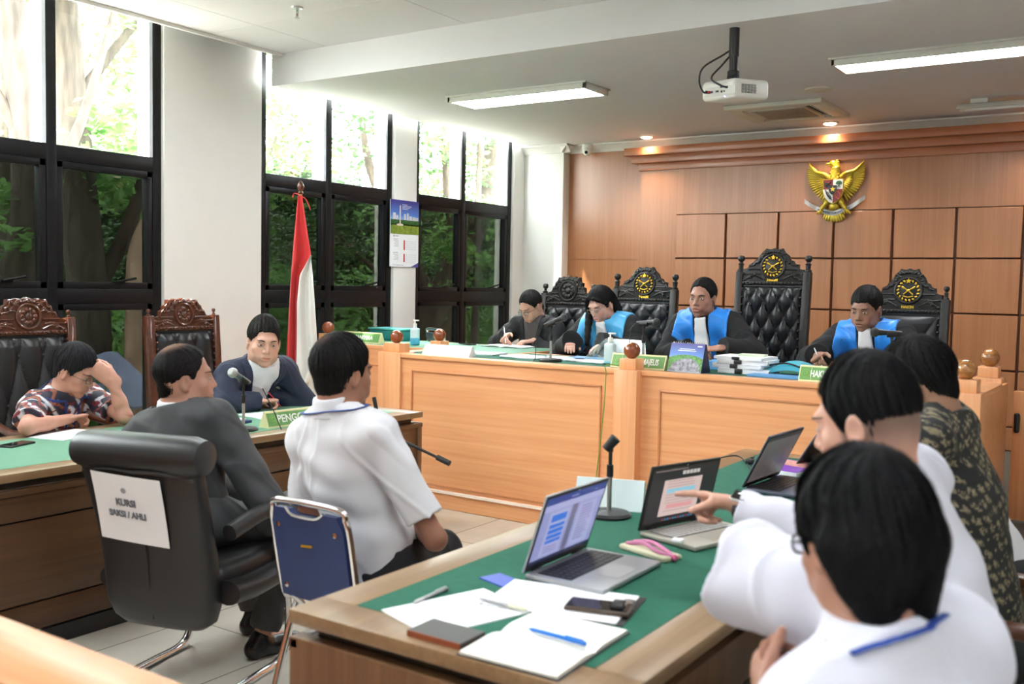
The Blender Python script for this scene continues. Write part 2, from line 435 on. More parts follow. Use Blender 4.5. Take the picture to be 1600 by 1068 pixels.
# downlights
dl_m = mat('downlight_lens', (1, .95, .85), .4, emit=((1, .84, .62), 14.0))
def downlight(x, y, label, rep=True):
    r = thing('downlight', label, 'downlight', (x, y, ZL), group='downlights along the timber wall')
    b = MB(); b.lathe([(.054, -.010), (.075, -.007), (.08, -.002), (.08, .0), (.05, .0)], 32); b.build('bezel', trimw, r)
    b = MB(); b.lathe([(0, -.024), (.03, -.022), (.052, -.014), (.056, -.004), (0, -.004)], 24); b.build('lens', dl_m, r)
    l = bpy.data.lights.new('downlight_lamp', 'SPOT'); l.energy = 17; l.color = (1, .80, .56); l.spot_size = math.radians(120); l.spot_blend = .9; l.shadow_soft_size = .05
    o = bpy.data.objects.new('downlight_lamp', l); COL.objects.link(o); o.parent = r; o.location = (0, 0, -.05)
downlight(-4.42, 8.92, 'glowing warm downlight near the security camera')
downlight(-2.62, 8.92, 'glowing warm downlight just beyond the air conditioner')
downlight(-.82, 8.92, 'glowing warm downlight above the right end of the timber wall')
downlight(1.0, 8.92, 'glowing warm downlight above the right end of the timber wall')
# ================================================================ OUTSIDE THE WINDOWS
rng = np.random.RandomState(3)
bark_m = mat('tree_bark', (.06, .045, .035), .9, var=.45, vscale=6, bump=.8, bscale=18, stretch=(3, 3, .6))
pinkbark_m = mat('pale_tree_bark', (.42, .27, .20), .9, var=.35, vscale=5, bump=.8, bscale=18, stretch=(3, 3, .6))
def leaf_material(name, c1, c2):
    m, nt, p = _nt(name)
    vec = _coords(nt, (1, 1, 1)); f = _noise(nt, vec, 2.2, 3)
    col = _ramp(nt, f, [(.3, c1), (.7, c2)])
    nt.links.new(col, p.inputs['Base Color']); p.inputs['Roughness'].default_value = .5
    tr = nt.nodes.new('ShaderNodeBsdfTranslucent'); nt.links.new(col, tr.inputs[0])
    mx = nt.nodes.new('ShaderNodeMixShader'); mx.inputs[0].default_value = .4
    nt.links.new(p.outputs[0], mx.inputs[1]); nt.links.new(tr.outputs[0], mx.inputs[2]); nt.links.new(mx.outputs[0], nt.nodes['Material Output'].inputs['Surface'])
    return m
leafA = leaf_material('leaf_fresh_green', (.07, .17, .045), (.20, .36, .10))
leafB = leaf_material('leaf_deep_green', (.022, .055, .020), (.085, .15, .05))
def leaves_mesh(name, pts, size, m, parent, seed=0, flat=.5):
    """Pointed oval leaves scattered round the given points; nobody could count them."""
    r = np.random.RandomState(seed); n = len(pts)
    ax = r.normal(size=(n, 3)); ax[:, 2] *= flat; ax /= np.linalg.norm(ax, axis=1)[:, None]
    up = r.normal(size=(n, 3)); up[:, 2] += 1.6; sd = np.cross(ax, up); sd /= np.linalg.norm(sd, axis=1)[:, None]+1e-9
    L = size*(.6+.8*r.rand(n))[:, None]; W = L*.24; nn = np.cross(sd, ax)
    vs = np.stack([pts-ax*L*.5, pts+sd*W-ax*L*.08, pts+ax*L*.5-nn*L*.1, pts-sd*W-ax*L*.08], 1).reshape(-1, 3)
    me = bpy.data.meshes.new(name); fs = np.arange(n*4).reshape(-1, 4)
    me.vertices.add(n*4); me.vertices.foreach_set('co', vs.astype(np.float32).ravel())
    me.loops.add(n*4); me.loops.foreach_set('vertex_index', fs.ravel().astype(np.int32))
    me.polygons.add(n); me.polygons.foreach_set('loop_start', (np.arange(n)*4).astype(np.int32)); me.update(); me.validate()
    me.materials.append(m); o = bpy.data.objects.new(name, me); COL.objects.link(o); o.parent = parent; o['kind'] = 'stuff'; return o
def tree(loc, trunk, branches, crowns, n, label, size=.13, lm=None, bm_=None, group='trees outside the windows', seed=0):
    r = thing('tree', label, 'tree', loc, group=group)
    b = MB(); pts, rad = trunk; b.tube(bez(pts, 6), list(np.interp(np.linspace(0, 1, (len(pts)-1)*6+1), np.linspace(0, 1, len(rad)), rad)), 14); b.build('trunk', bm_ or bark_m, r, ang=80)
    for pts, r0, r1 in branches:
        b = MB(); q = bez(pts, 5); b.tube(q, list(np.linspace(r0, r1, len(q))), 9); b.build('branch', bm_ or bark_m, r, ang=80)
    rs = np.random.RandomState(seed+11); P = []
    for (c, rad) in crowns:
        k = int(n*rad**2/sum(q[1]**2 for q in crowns))
        ncl = max(6, k//28); cl = rs.normal(size=(ncl, 3)); cl /= np.linalg.norm(cl, axis=1)[:, None]; cl *= rad*(.45+.55*rs.rand(ncl))[:, None]**.7
        cl[:, 2] *= .75
        idx = rs.randint(0, ncl, k); P.append(np.array(c)+cl[idx]+rs.normal(size=(k, 3))*np.array([.17, .17, .07]))
    leaves_mesh('foliage', np.concatenate(P), size, lm or leafA, r, seed); return r
tree((-9.2, 5.85, -.3), ([(0, 0, 0), (.05, .1, 1.2), (.0, .0, 2.6), (-.05, -.1, 4.2), (.1, -.3, 6)], [.26, .2, .19, .15, .08]),
     [([(.0, .05, 1.5), (.15, .45, 2.3), (.3, .8, 3.6), (.4, 1.2, 5)], .10, .03), ([(0, 0, 3.4), (-.2, -.5, 4.3), (-.3, -1.2, 5.4)], .07, .02), ([(0, 0, 3.6), (.2, .6, 4.5), (.3, 1.3, 5.2)], .06, .02)],
     [((.2, .6, 5.4), 1.5), ((-.4, -1.2, 5.0), 1.3), ((.1, 1.3, 3.9), .9), ((-.6, .4, 3.0), .8)], 5200, 'large dark trunked tree outside the left window', seed=1)
tree((-8.3, 4.75, -.3), ([(0, 0, 0), (-.1, -.1, 1.2), (-.05, .1, 2.5), (.1, -.2, 4.5), (0, -.5, 6)], [.22, .18, .15, .11, .06]),
     [([(-.05, .1, 2.2), (.1, .5, 3.2), (.0, 1.0, 4.6)], .07, .02), ([(0, 0, 3.0), (-.1, -.5, 3.9), (0, -1, 5)], .06, .02)],
     [((0, .4, 5.2), 1.3), ((0, -.8, 4.8), 1.1), ((-.3, -.3, 2.2), .6)], 3200, 'dark trunked tree at the far left outside the left window', seed=2)
tree((-11.2, 13.6, -.3), ([(0, 0, 0), (.15, .1, 1.0), (.5, .55, 2.2), (.8, 1.0, 3.4), (.9, 1.2, 6)], [.32, .27, .24, .19, .1]),
     [([(.3, .3, 1.5), (.0, -.4, 2.4), (-.3, -.9, 3.8), (-.3, -1.2, 5)], .14, .04), ([(.5, .5, 2.2), (.6, .1, 3.2), (.8, -.3, 4.6)], .10, .03), ([(.2, .2, 1.3), (-.5, -.3, 1.9), (-1.3, -1.0, 2.9)], .09, .02)],
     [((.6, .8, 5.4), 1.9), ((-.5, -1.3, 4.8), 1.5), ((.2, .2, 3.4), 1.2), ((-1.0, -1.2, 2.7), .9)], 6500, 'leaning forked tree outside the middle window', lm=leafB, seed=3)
tree((-11.5, 9.3, -.3), ([(0, 0, 0), (.02, .04, 2.0), (-.1, .1, 4.0), (0, 0, 6)], [.15, .13, .1, .05]),
     [([(0, 0, 1.6), (.4, .3, 2.6), (.6, .8, 4)], .06, .02), ([(0, 0, 2.2), (-.3, -.5, 3), (-.5, -.9, 4.2)], .05, .02)],
     [((0, 0, 5.0), 1.7), ((.4, .7, 3.5), 1.1), ((-.5, -.8, 3.3), 1.0), ((.2, 0, 2.1), .9)], 5200, 'slim leafy tree outside the middle window', seed=4)
tree((-8.9, 6.25, -.3), ([(0, 0, 0), (.02, .03, 1.2), (.0, .05, 2.0), (.06, .1, 2.4)], [.12, .11, .09, .04]),
     [([(0, 0, 1.3), (.1, .35, 1.5), (.2, .7, 1.55)], .025, .01)], [((.1, .1, 3.1), .7), ((.2, .5, 1.55), .35)], 900, 'pale pinkish barked tree in the sun outside the left window', bm_=pinkbark_m, seed=5)
tree((-9.4, 12.9, -.3), ([(0, 0, 0), (0, .05, 1.6), (.05, 0, 3.2), (0, .1, 5)], [.07, .06, .05, .03]),
     [([(0, 0, 1.7), (.2, .3, 2.5), (.3, .5, 3.6)], .03, .01)], [((0, 0, 4.6), 1.2), ((.1, .1, 2.6), .9), ((0, .1, 1.5), .7)], 3200, 'young bright leaved tree outside the window nearest the corner', seed=6)
tree((-13.5, 17.5, -.3), ([(0, 0, 0), (0, .05, 2), (.05, 0, 4.2), (0, .1, 6)], [.2, .17, .13, .08]), [([(0, 0, 2), (.4, .4, 3.2), (.7, .5, 5)], .08, .02)],
     [((0, 0, 5.6), 2.1), ((.5, .4, 3.9), 1.5), ((-.6, -.8, 3.2), 1.4)], 5200, 'tall leafy tree beyond the window nearest the corner', lm=leafA, seed=7)
tree((-14.5, 8.0, -.3), ([(0, 0, 0), (0, .05, 2), (.05, 0, 4.2), (0, .1, 6)], [.2, .17, .13, .08]), [([(0, 0, 2), (.4, .4, 3.2), (.7, .5, 5)], .08, .02)],
     [((0, 0, 5.4), 2.2), ((.5, .9, 3.9), 1.6), ((-.3, -1.3, 3.4), 1.5)], 5600, 'tall leafy tree further back outside the left window', lm=leafA, seed=8)
def shrub(loc, rad, hh, n, label, lm, seed):
    r = thing('shrub', label, 'shrub', loc, group='shrubs outside the windows'); rs = np.random.RandomState(seed)
    for k in range(4):
        b = MB(); a = rs.rand()*6.28; b.tube(bez([(0, 0, 0), (.1*math.cos(a)*rad, .1*math.sin(a)*rad, hh*.3), (.5*rad*math.cos(a), .5*rad*math.sin(a), hh*.75)], 4), .022, 7); b.build('stem', bark_m, r)
    p = rs.normal(size=(n, 3)); p /= np.linalg.norm(p, axis=1)[:, None]; p *= (rs.rand(n)**.45)[:, None]; p = p*np.array([rad, rad, hh*.52])+np.array([0, 0, hh*.52])
    leaves_mesh('foliage', p, .12, lm, r, seed)
k = 0
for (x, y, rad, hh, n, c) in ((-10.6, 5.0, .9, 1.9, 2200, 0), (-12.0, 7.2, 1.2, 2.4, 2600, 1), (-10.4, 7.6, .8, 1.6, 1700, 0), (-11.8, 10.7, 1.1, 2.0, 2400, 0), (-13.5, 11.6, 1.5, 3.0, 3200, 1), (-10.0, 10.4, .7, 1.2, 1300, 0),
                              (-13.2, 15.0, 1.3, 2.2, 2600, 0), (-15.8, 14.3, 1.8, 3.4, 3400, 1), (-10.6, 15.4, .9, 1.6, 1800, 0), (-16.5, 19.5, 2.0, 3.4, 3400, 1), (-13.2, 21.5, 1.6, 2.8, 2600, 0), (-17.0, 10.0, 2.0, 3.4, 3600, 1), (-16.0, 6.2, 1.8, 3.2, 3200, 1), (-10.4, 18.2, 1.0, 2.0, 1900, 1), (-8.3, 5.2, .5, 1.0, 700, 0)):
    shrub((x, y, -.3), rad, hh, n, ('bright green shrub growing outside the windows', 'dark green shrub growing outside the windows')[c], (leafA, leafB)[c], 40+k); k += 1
b = MB(); b.box((-19, 10, -.35), (26, 44, .1)); o = b.build('ground_outside', mat('pale_bounce_ground', (.44, .41, .36), .9, var=.2, vscale=1.5, bump=.5, bscale=10), loc=(-19, 10, -.4)); o['kind'] = 'structure'  # ground made pale to bounce daylight up to the ceiling
hg = thing('hedge', 'tall dark green hedge closing the garden behind the trees', 'hedge', (-18.6, 14, -.3)); rs = np.random.RandomState(77); n = 42000
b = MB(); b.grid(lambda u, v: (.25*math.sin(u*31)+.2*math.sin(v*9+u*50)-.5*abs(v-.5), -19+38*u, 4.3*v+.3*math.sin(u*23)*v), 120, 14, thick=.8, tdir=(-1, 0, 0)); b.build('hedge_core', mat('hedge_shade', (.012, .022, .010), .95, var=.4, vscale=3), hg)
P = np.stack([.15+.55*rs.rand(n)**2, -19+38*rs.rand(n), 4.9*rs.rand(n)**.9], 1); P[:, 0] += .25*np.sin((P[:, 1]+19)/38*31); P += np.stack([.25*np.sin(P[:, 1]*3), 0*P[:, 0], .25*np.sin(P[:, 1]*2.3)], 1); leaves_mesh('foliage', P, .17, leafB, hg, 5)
b = MB(); b.box((-20.5, 12, .9), (.2, 40, 2.4)); o = b.build('garden_wall', mat('garden_wall_paint', (.50, .33, .27), .85, var=.15, vscale=2), loc=(-20.5, 12, -.3)); tag(o, 'pinkish garden wall seen beyond the trees', 'wall')
r = thing('garden_canopy', 'blue grey canopy sheet on posts outside the left window', 'canopy', (-8.0, 5.55, -.3))
b = MB(); b.grid(lambda u, v: (-.70+.8*u, -.35+.75*v, 1.05-.40*u+.03*math.sin(v*9)), 6, 10, thick=.02, tdir=(0, 0, -1)); b.build('canopy_sheet', mat('blue_grey_sheet', (.16, .18, .30), .6, var=.1), r)
for (x, y) in ((-.66, -.3), (-.66, .36), (.06, -.3), (.06, .36)):
    b = MB(); b.tube([(x, y, 0), (x, y, 1.03-.5*(x+.70))], .02, 8); b.build('post', frame_m, r)
# ================================================================ BENCHES, DESKS, TABLES
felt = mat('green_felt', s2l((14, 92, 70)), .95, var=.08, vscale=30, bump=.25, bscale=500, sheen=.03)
felt_l = mat('green_felt_glare', s2l((60, 128, 95)), .55, var=.06, vscale=20, bump=.15, bscale=500, sheen=.2)  # window glare on the felt, painted as a paler green
ballwood = wood('turned_ball_wood', s2l((158, 82, 40)), s2l((112, 52, 24)), 2, .18, 2.0, coat=.6)
ballwood2 = wood('turned_ball_pale_wood', s2l((196, 138, 78)), s2l((120, 66, 30)), 0, .18, 2.5, coat=.6)
strip_m = mat('pale_strip', s2l((252, 238, 224)), .3)
oakd = wood('table_veneer', s2l((118, 86, 58)), s2l((86, 58, 37)), 2, .42, .9, coat=.1)
oakt = wood('table_top_veneer_lit', s2l((146, 117, 84)), s2l((118, 91, 63)), 1, .36, .9, coat=.1)  # lighter copy of the table wood, with the light on top painted in
plinth_m = mat('black_plinth', (.012, .012, .014), .4)
blackp = mat('black_plastic', (.012, .012, .013), .38)
blackr = mat('black_rubber', (.010, .010, .011), .6, bump=.2, bscale=600)
chrome = mat('chrome', (.80, .80, .82), .12, metal=1)
steel = mat('brushed_steel', (.55, .55, .56), .32, metal=1)
brass = mat('gold_paint', s2l((196, 160, 52)), .32, metal=.75, var=.08)
paper = mat('white_paper', (.86, .87, .90), .7, var=.012, vscale=8)
paper_c = mat('cream_paper', (.86, .84, .76), .7, var=.012)
ink = mat('grey_print', (.35, .36, .40), .7)
ink_b = mat('black_print', (.03, .03, .04), .6)
def post(root, x, y, z0, z1, w, d, br, bm_=benchwood_v, bw=ballwood, bx=None):
    """Square bench post with a block and a turned ball on top (parts of the bench)."""
    b = MB(); b.box((x, y, (z0+z1)/2), (w, d, z1-z0), r=.004); o = b.build('post', bm_, root)
    bx = x if bx is None else bx
    b = MB(); b.box((bx, y, z1+.032), (w*.72, min(d, w)*.72, .064), r=.003); b.build('post_block', bm_, o)
    b = MB(); b.ball((bx, y, z1+.064+br*.93), br, 28); b.build('ball_finial', bw, o); return o
R0 = V((-2.65, 5.21, 0))
bench = thing('judges_bench', 'long orange veneered bench with panelled front where three robed judges sit', 'bench', R0)
def P3(x, y, z): return (x-R0.x, y-R0.y, z-R0.z)
b = MB(); b.box(P3(-2.68, 5.245, .50), (3.80, .05, 1.0)); b.box(P3(-4.555, 5.49, .50), (.05, .45, 1.0)); b.box(P3(-.80, 5.78, .50), (.05, 1.02, 1.0)); b.build('front_panel', benchwood, bench)
b = MB()
for x0, x1 in ((-4.32, -2.84), (-2.46, -.98)):
    for (xa, xb, za, zb) in ((x0, x1, .905, .917), (x0, x1, .14, .152), (x0, x0+.012, .14, .917), (x1-.012, x1, .14, .917)):
        b.box(P3((xa+xb)/2, 5.217, (za+zb)/2), (xb-xa, .014, zb-za), r=.004)
b.build('panel_moulding', wood('moulding_veneer', s2l((214, 150, 102)), s2l((190, 122, 76)), 0, .3, .8), bench)
b = MB(); b.box(P3(-2.68, 5.212, .055), (3.82, .03, .105)); b.build('toe_board', benchwood, bench)
b = MB(); b.box(P3(-2.68, 5.203, .112), (3.82, .034, .014)); b.build('pale_strip', strip_m, bench)
b = MB()
b.box(P3(-2.68, 5.255, 1.008), (3.84, .10, .028), r=.003); b.box(P3(-2.30, 5.965, 1.008), (3.04, .05, .028), r=.003)
b.box(P3(-4.54, 5.495, 1.008), (.12, .46, .028), r=.003); b.box(P3(-.84, 5.60, 1.008), (.16, .70, .028), r=.003); b.box(P3(-2.30, 5.6, .985), (3.0, .74, .02)); b.box(P3(-4.18, 5.49, .985), (.74, .46, .02))
b.build('bench_top', benchwood, bench)
b = MB(); b.box(P3(-2.365, 5.62, 1.006), (2.91, .64, .028)); b.box(P3(-4.15, 5.515, 1.006), (.66, .42, .028)); b.build('felt_inlay', felt, bench)
b = MB(); b.box(P3(-2.30, 5.93, .60), (2.98, .04, .76)); b.build('back_rail', benchwood, bench)
for (x, y, w) in ((-4.51, 5.28, .20), (-2.65, 5.23, .15), (-.84, 5.28, .17)):
    post(bench, x-R0.x, y-R0.y, 0, 1.025, w, .16, .05 if x > -4 else .047, bw=ballwood2 if x > -1 else ballwood)
post(bench, -.87-R0.x, 6.25-R0.y, 0.2, 1.03, .15, .15, .052, bw=ballwood2)
gate = thing('swing_gate', 'orange veneered gate panel with black latch beside the bench end', 'gate', (-.25, 6.27, .2))
b = MB(); b.box((0, 0, .39), (.98, .035, .74), r=.004); b.build('gate_panel', benchwood_v, gate)
b = MB(); b.box((-.465, -.03, .58), (.03, .03, .115), r=.013, seg=3); b.tube([(-.465, -.05, .54), (-.465, -.05, .62)], .006, 8); b.build('latch', blackp, gate)
R0 = V((-5.0, 5.79, 0))
cdesk = thing('clerk_desk', 'orange clerk desk with green felt top set back beside the windows', 'desk', R0)
b = MB(); b.box(P3(-5.14, 5.80, .5), (1.22, .05, 1.0)); b.box(P3(-3.90, 6.18, .60), (.04, .70, .78)); b.box(P3(-4.2, 5.80, .62), (.66, .03, .72)); b.build('front_panel', benchwood, cdesk)
b = MB()
for (xa, xb, za, zb) in ((-5.55, -4.72, .86, .872), (-5.55, -4.72, .14, .152), (-5.55, -5.538, .14, .872), (-4.732, -4.72, .14, .872)): b.box(P3((xa+xb)/2, 5.772, (za+zb)/2), (xb-xa, .012, zb-za), r=.003)
b.build('panel_moulding', MATS['moulding_veneer'], cdesk)
b = MB(); b.box(P3(-4.80, 5.80, 1.004), (1.86, .06, .032), r=.003); b.box(P3(-3.885, 6.17, 1.004), (.03, .74, .032), r=.003); b.box(P3(-4.8, 6.53, 1.004), (1.86, .04, .032), r=.003); b.box(P3(-4.8, 6.17, .98), (1.80, .72, .02)); b.build('desk_top', benchwood, cdesk)
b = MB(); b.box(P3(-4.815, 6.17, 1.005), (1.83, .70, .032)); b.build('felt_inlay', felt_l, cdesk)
post(cdesk, -5.68-R0.x, 5.80-R0.y, 0, 1.025, .15, .15, .05); post(cdesk, -4.545-R0.x, 5.81-R0.y, 0, 1.018, .14, .14, .047)

def long_table(x0, x1, y0, y1, label, front, fm, name='long_table'):
    """Dark veneered conference table with an inset felt top; 'front' is the side (+1/-1 in x) with the panelled front."""
    r = thing(name, label, 'table', ((x0+x1)/2, (y0+y1)/2, 0)); o = V(r.location)
    def q(x, y, z): return (x-o.x, y-o.y, z)
    bw = .115; b = MB(); zt = .735
    b.box(q((x0+x1)/2, y0+bw/2, zt-.017), (x1-x0, bw, .034), r=.003); b.box(q((x0+x1)/2, y1-bw/2, zt-.017), (x1-x0, bw, .034), r=.003)
    b.box(q(x0+bw/2, (y0+y1)/2, zt-.017), (bw, y1-y0-2*bw, .034), r=.003); b.box(q(x1-bw/2, (y0+y1)/2, zt-.017), (bw, y1-y0-2*bw, .034), r=.003)
    b.build('table_top', oakt, r)
    b = MB(); b.box(q((x0+x1)/2, (y0+y1)/2, zt-.0165), (x1-x0-2*bw+.002, y1-y0-2*bw+.002, .034)); b.build('felt_inlay', fm, r)
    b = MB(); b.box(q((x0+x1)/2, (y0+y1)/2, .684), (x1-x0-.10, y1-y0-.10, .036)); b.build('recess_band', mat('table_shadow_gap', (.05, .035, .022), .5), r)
    xf = x1 if front > 0 else x0; b = MB(); t = .04
    for y in (y0+t/2, y1-t/2):
        b = MB(); b.box(q((x0+x1)/2, y, .335), (x1-x0-.01, t, .67), r=.003); b.build('end_panel', oakd, r)
    b = MB(); xx = xf-front*(t/2+.012)
    for za, zb in ((.085, .194), (.202, .532), (.540, .664)): b.box(q(xx, (y0+y1)/2, (za+zb)/2), (t, y1-y0-2*t, zb-za), r=.002)
    b.box(q(xf-front*.016, (y0+y1)/2, .655), (.03, y1-y0, .024), r=.002)
    b.build('front_board', wood('table_front_veneer', s2l((92, 63, 37)), s2l((64, 41, 23)), 1, .4, .9), r)
    b = MB(); b.box(q(xx-front*.01, (y0+y1)/2, .37), (.03, y1-y0-.09, .58)); b.build('groove_back', dark, r)
    b = MB(); b.box(q(xx, (y0+y1)/2, .037), (.03, y1-y0-.06, .074)); b.build('plinth', plinth_m, r)
    xa = x0+x1-xf+front*.03; b = MB(); b.box(q(xa, (y0+y1)/2, .60), (.03, y1-y0-2*t, .13)); b.build('apron', oakd, r)
    return r
long_table(-4.64, -3.74, 1.10, 4.63, 'dark veneered table along the windows, glare painted into its pale green top', 1, felt_l)
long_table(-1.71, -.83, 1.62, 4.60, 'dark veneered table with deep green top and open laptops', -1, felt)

# near railing
R0 = V((-2.6, .93, 0))
rail = thing('railing', 'pale orange timber railing in the near left corner', 'railing', R0)
b = MB(); b.box((-.9, 0, .835), (4.6, .17, .035), r=.006); b.build('top_rail', wood('rail_veneer', s2l((210, 150, 100)), s2l((190, 128, 80)), 0, .35, .7), rail)
b = MB(); b.box((-.9, 0, .425), (4.56, .06, .79)); b.build('rail_panel', wood('rail_panel_veneer', s2l((205, 130, 90)), s2l((180, 108, 70)), 2, .35, .7), rail)

# ================================================================ NAME PLATES
green_pl = mat('plate_green', s2l((108, 160, 88)), .45, var=.03); cream_pl = mat('plate_border', s2l((226, 222, 170)), .45); letter = mat('plate_lettering', (.9, .92, .88), .5); seal_m = mat('plate_seal', s2l((140, 190, 90)), .5)
def plate(x, y, z, yaw, words, label, w=.31, h=.085, fs=.05, mirror_seal=True, body=None, tilt=22):
    """Tent-shaped desk name plate: local -Y faces the reader."""
    r = thing('name_plate', label, 'name plate', (x, y, z), yaw, group='green desk name plates' if words else None); a = math.radians(tilt)
    b = MB(); t = h*math.tan(a)
    b.prism([(-t-.004, 0), (t+.004, 0), (.004, h), (-.004, h)], w, m=Matrix(((0, 0, 1, -w/2), (1, 0, 0, 0), (0, 1, 0, 0), (0, 0, 0, 1))), r=0)
    b.build('plate_body', body or cream_pl, r)
    if words:
        fm = Matrix.Translation((0, -t-.005, 0)) @ rotm(PI/2-a) @ Matrix.Translation((0, h/math.cos(a)/2, 0))
        b = MB(); b.box((0, 0, .0006), (w-.014, h*.84, .0012), m=fm); b.build('green_face', green_pl, r)
        b = MB(); b.box((-w*.305, 0, .0015), (.002, h*.8, .001), m=fm); b.build('divider', cream_pl, r)
        b = MB(); b.tube([(-w*.39+.022*math.cos(i*PI/12), .022*math.sin(i*PI/12), .002) for i in range(24)], .0016, 6, closed=True, m=fm); b.tube([(-w*.39+.011*math.cos(i*PI/8), .011*math.sin(i*PI/8), .002) for i in range(16)], .003, 6, closed=True, m=fm); b.build('seal', seal_m, r)
        b = MB(); b.text(words, fs, fm @ Matrix.Translation((w*.075, -.002, .0016)), ext=.0006, bold=.0012, squeeze=.62 if len(words) > 10 else .92); b.build('lettering', letter, r)
    return r
plate(-3.925, 3.75, .735, PI/2-.06, 'PENGGUGAT', 'green name plate reading PENGGUGAT on the window side table', w=.40, h=.085, fs=.058)
plate(-2.66, 5.355, 1.022, 0, 'KETUA MAJELIS', 'green name plate half hidden by the middle ball of the bench', w=.36, fs=.052)
plate(-1.50, 5.31, 1.022, 0, 'HAKIM ANGGOTA', 'green name plate reading HAKIM in front of the right judge', w=.34, fs=.052)
plate(-5.42, 5.93, 1.022, 0, 'PANITERA', 'green name plate beside the turned balls on the clerk desk', w=.40, fs=.045)
plate(-4.08, 5.32, 1.022, 0.0, '', 'blank white tent card on the left end of the bench', w=.40, h=.07, body=paper, tilt=30)
plate(-1.62, 3.06, .735, PI/2+1.9, '', 'pale tent card behind the empty microphone stand', w=.24, h=.10, body=mat('pale_card', s2l((205, 220, 220)), .5), tilt=28)

# ================================================================ LAPTOPS
def laptop(x, y, yaw, w, d, ang, shell, label, content, key_m=None, lid_m=None):
    """Local frame: hinge along X at the origin, keyboard towards -Y, screen seen from -Y."""
    r = thing('laptop', label, 'laptop', (x, y, .735), yaw, group='open laptops on the green table')
    b = MB(); b.box((0, -d/2, .0105), (w, d, .015), r=.005); b.build('base', shell, r)
    b = MB(); b.box((0, -d*.33, .0183), (w*.88, d*.44, .0012)); kw = w*.86/13; kd = d*.42/5
    b.build('keyboard_well', mat('keyboard_well', (.02, .02, .022), .6), r)
    b = MB()
    for i in range(13):
        for j in range(5):
            if j == 4 and 3 <= i <= 8:
                if i == 3: b.box((-w*.43+kw*6, -d*.12-kd*4.5, .0194), (kw*5.8, kd*.8, .0016))
                continue
            b.box((-w*.43+kw*(i+.5), -d*.12-kd*(j+.5), .0194), (kw*.84, kd*.8, .0016))
    b.build('keys', key_m or blackp, r)
    b = MB(); b.box((0, -d*.78, .0182), (w*.34, d*.30, .0008)); b.build('trackpad', shell, r)
    for sx in (-.32, .32):
        b = MB(); b.tube([(sx*w-.02, .002, .016), (sx*w+.02, .002, .016)], .006, 10); b.build('hinge', blackp, r)
    M = Matrix.Translation((0, .004, .016)) @ rotm(math.radians(ang))   # local: X right, Y up the lid, +Z faces the user... 
    h = d*.96
    lid = MB(); lid.box((0, h/2, -.004), (w, h, .007), r=.004, m=M); lo = lid.build('lid', lid_m or shell, r)
    b = MB(); b.box((0, h/2, .0002), (w*.99, h*.985, .001), m=M); b.build('bezel', blackp, lo)
    b = MB(); b.ball((0, h*.965, .0012), .0022, 10, m=M); b.build('webcam', chrome, lo)
    SW, SH = w*.945, h*.86; S = M @ Matrix.Translation((0, h*.525, .0009))
    b = MB(); content(b, S, SW, SH); ms = b.mats
    b.build('screen', ms, lo); return r
def emis(name, c, s=.33):
    return mat(name, (.02, .02, .02), .3, emit=(s2l(c), s))
def quad(b, S, x0, y0, x1, y1, mi, z=.0004): b.raw([(x0, y0, z), (x1, y0, z), (x1, y1, z), (x0, y1, z)], [(0, 1, 2, 3)], m=S, mi=mi)
rl = random.Random(5)
def scr_word(b, S, w, h):
    b.mats = [emis('screen_page', (150, 155, 205)), emis('screen_ribbon', (38, 62, 140)), emis('screen_highlight', (62, 120, 220)), emis('screen_text', (120, 115, 165)), emis('screen_gutter', (110, 110, 140)), emis('screen_paler', (172, 176, 220)), emis('screen_taskbar', (24, 28, 70))]
    quad(b, S, -w/2, -h/2, w/2, h/2, 0); quad(b, S, -w/2, h*.39, w/2, h/2, 1, .0006); quad(b, S, -w/2, h*.29, w/2, h*.39, 5, .0006); quad(b, S, -w/2, -h/2, w/2, -h*.45, 6, .0006)
    quad(b, S, -.02*w, -h*.45, .07*w, h*.29, 4, .0006); quad(b, S, -.38*w, -h*.42, -.06*w, h*.26, 5, .0006); quad(b, S, .11*w, -h*.42, .42*w, h*.26, 5, .0006)
    for (a, c) in ((.10, .21), (.0, .06), (-.085, -.02), (-.165, -.105), (-.235, -.185)): quad(b, S, -.34*w, a*h, -.09*w, c*h, 2, .0008)
    for i in range(13): y = .2-i*.045; quad(b, S, .15*w, y*h, (.15+.22*(.7+.3*rl.random()))*w, (y+.016)*h, 3, .0008)
    for i in range(3): quad(b, S, -.33*w, (-.3-i*.04)*h, -.12*w, (-.288-i*.04)*h, 3, .0008)
    quad(b, S, -.10*w, .43*h, .02*w, .445*h, 5, .0008); quad(b, S, .3*w, .43*h, .34*w, .445*h, 5, .0008)
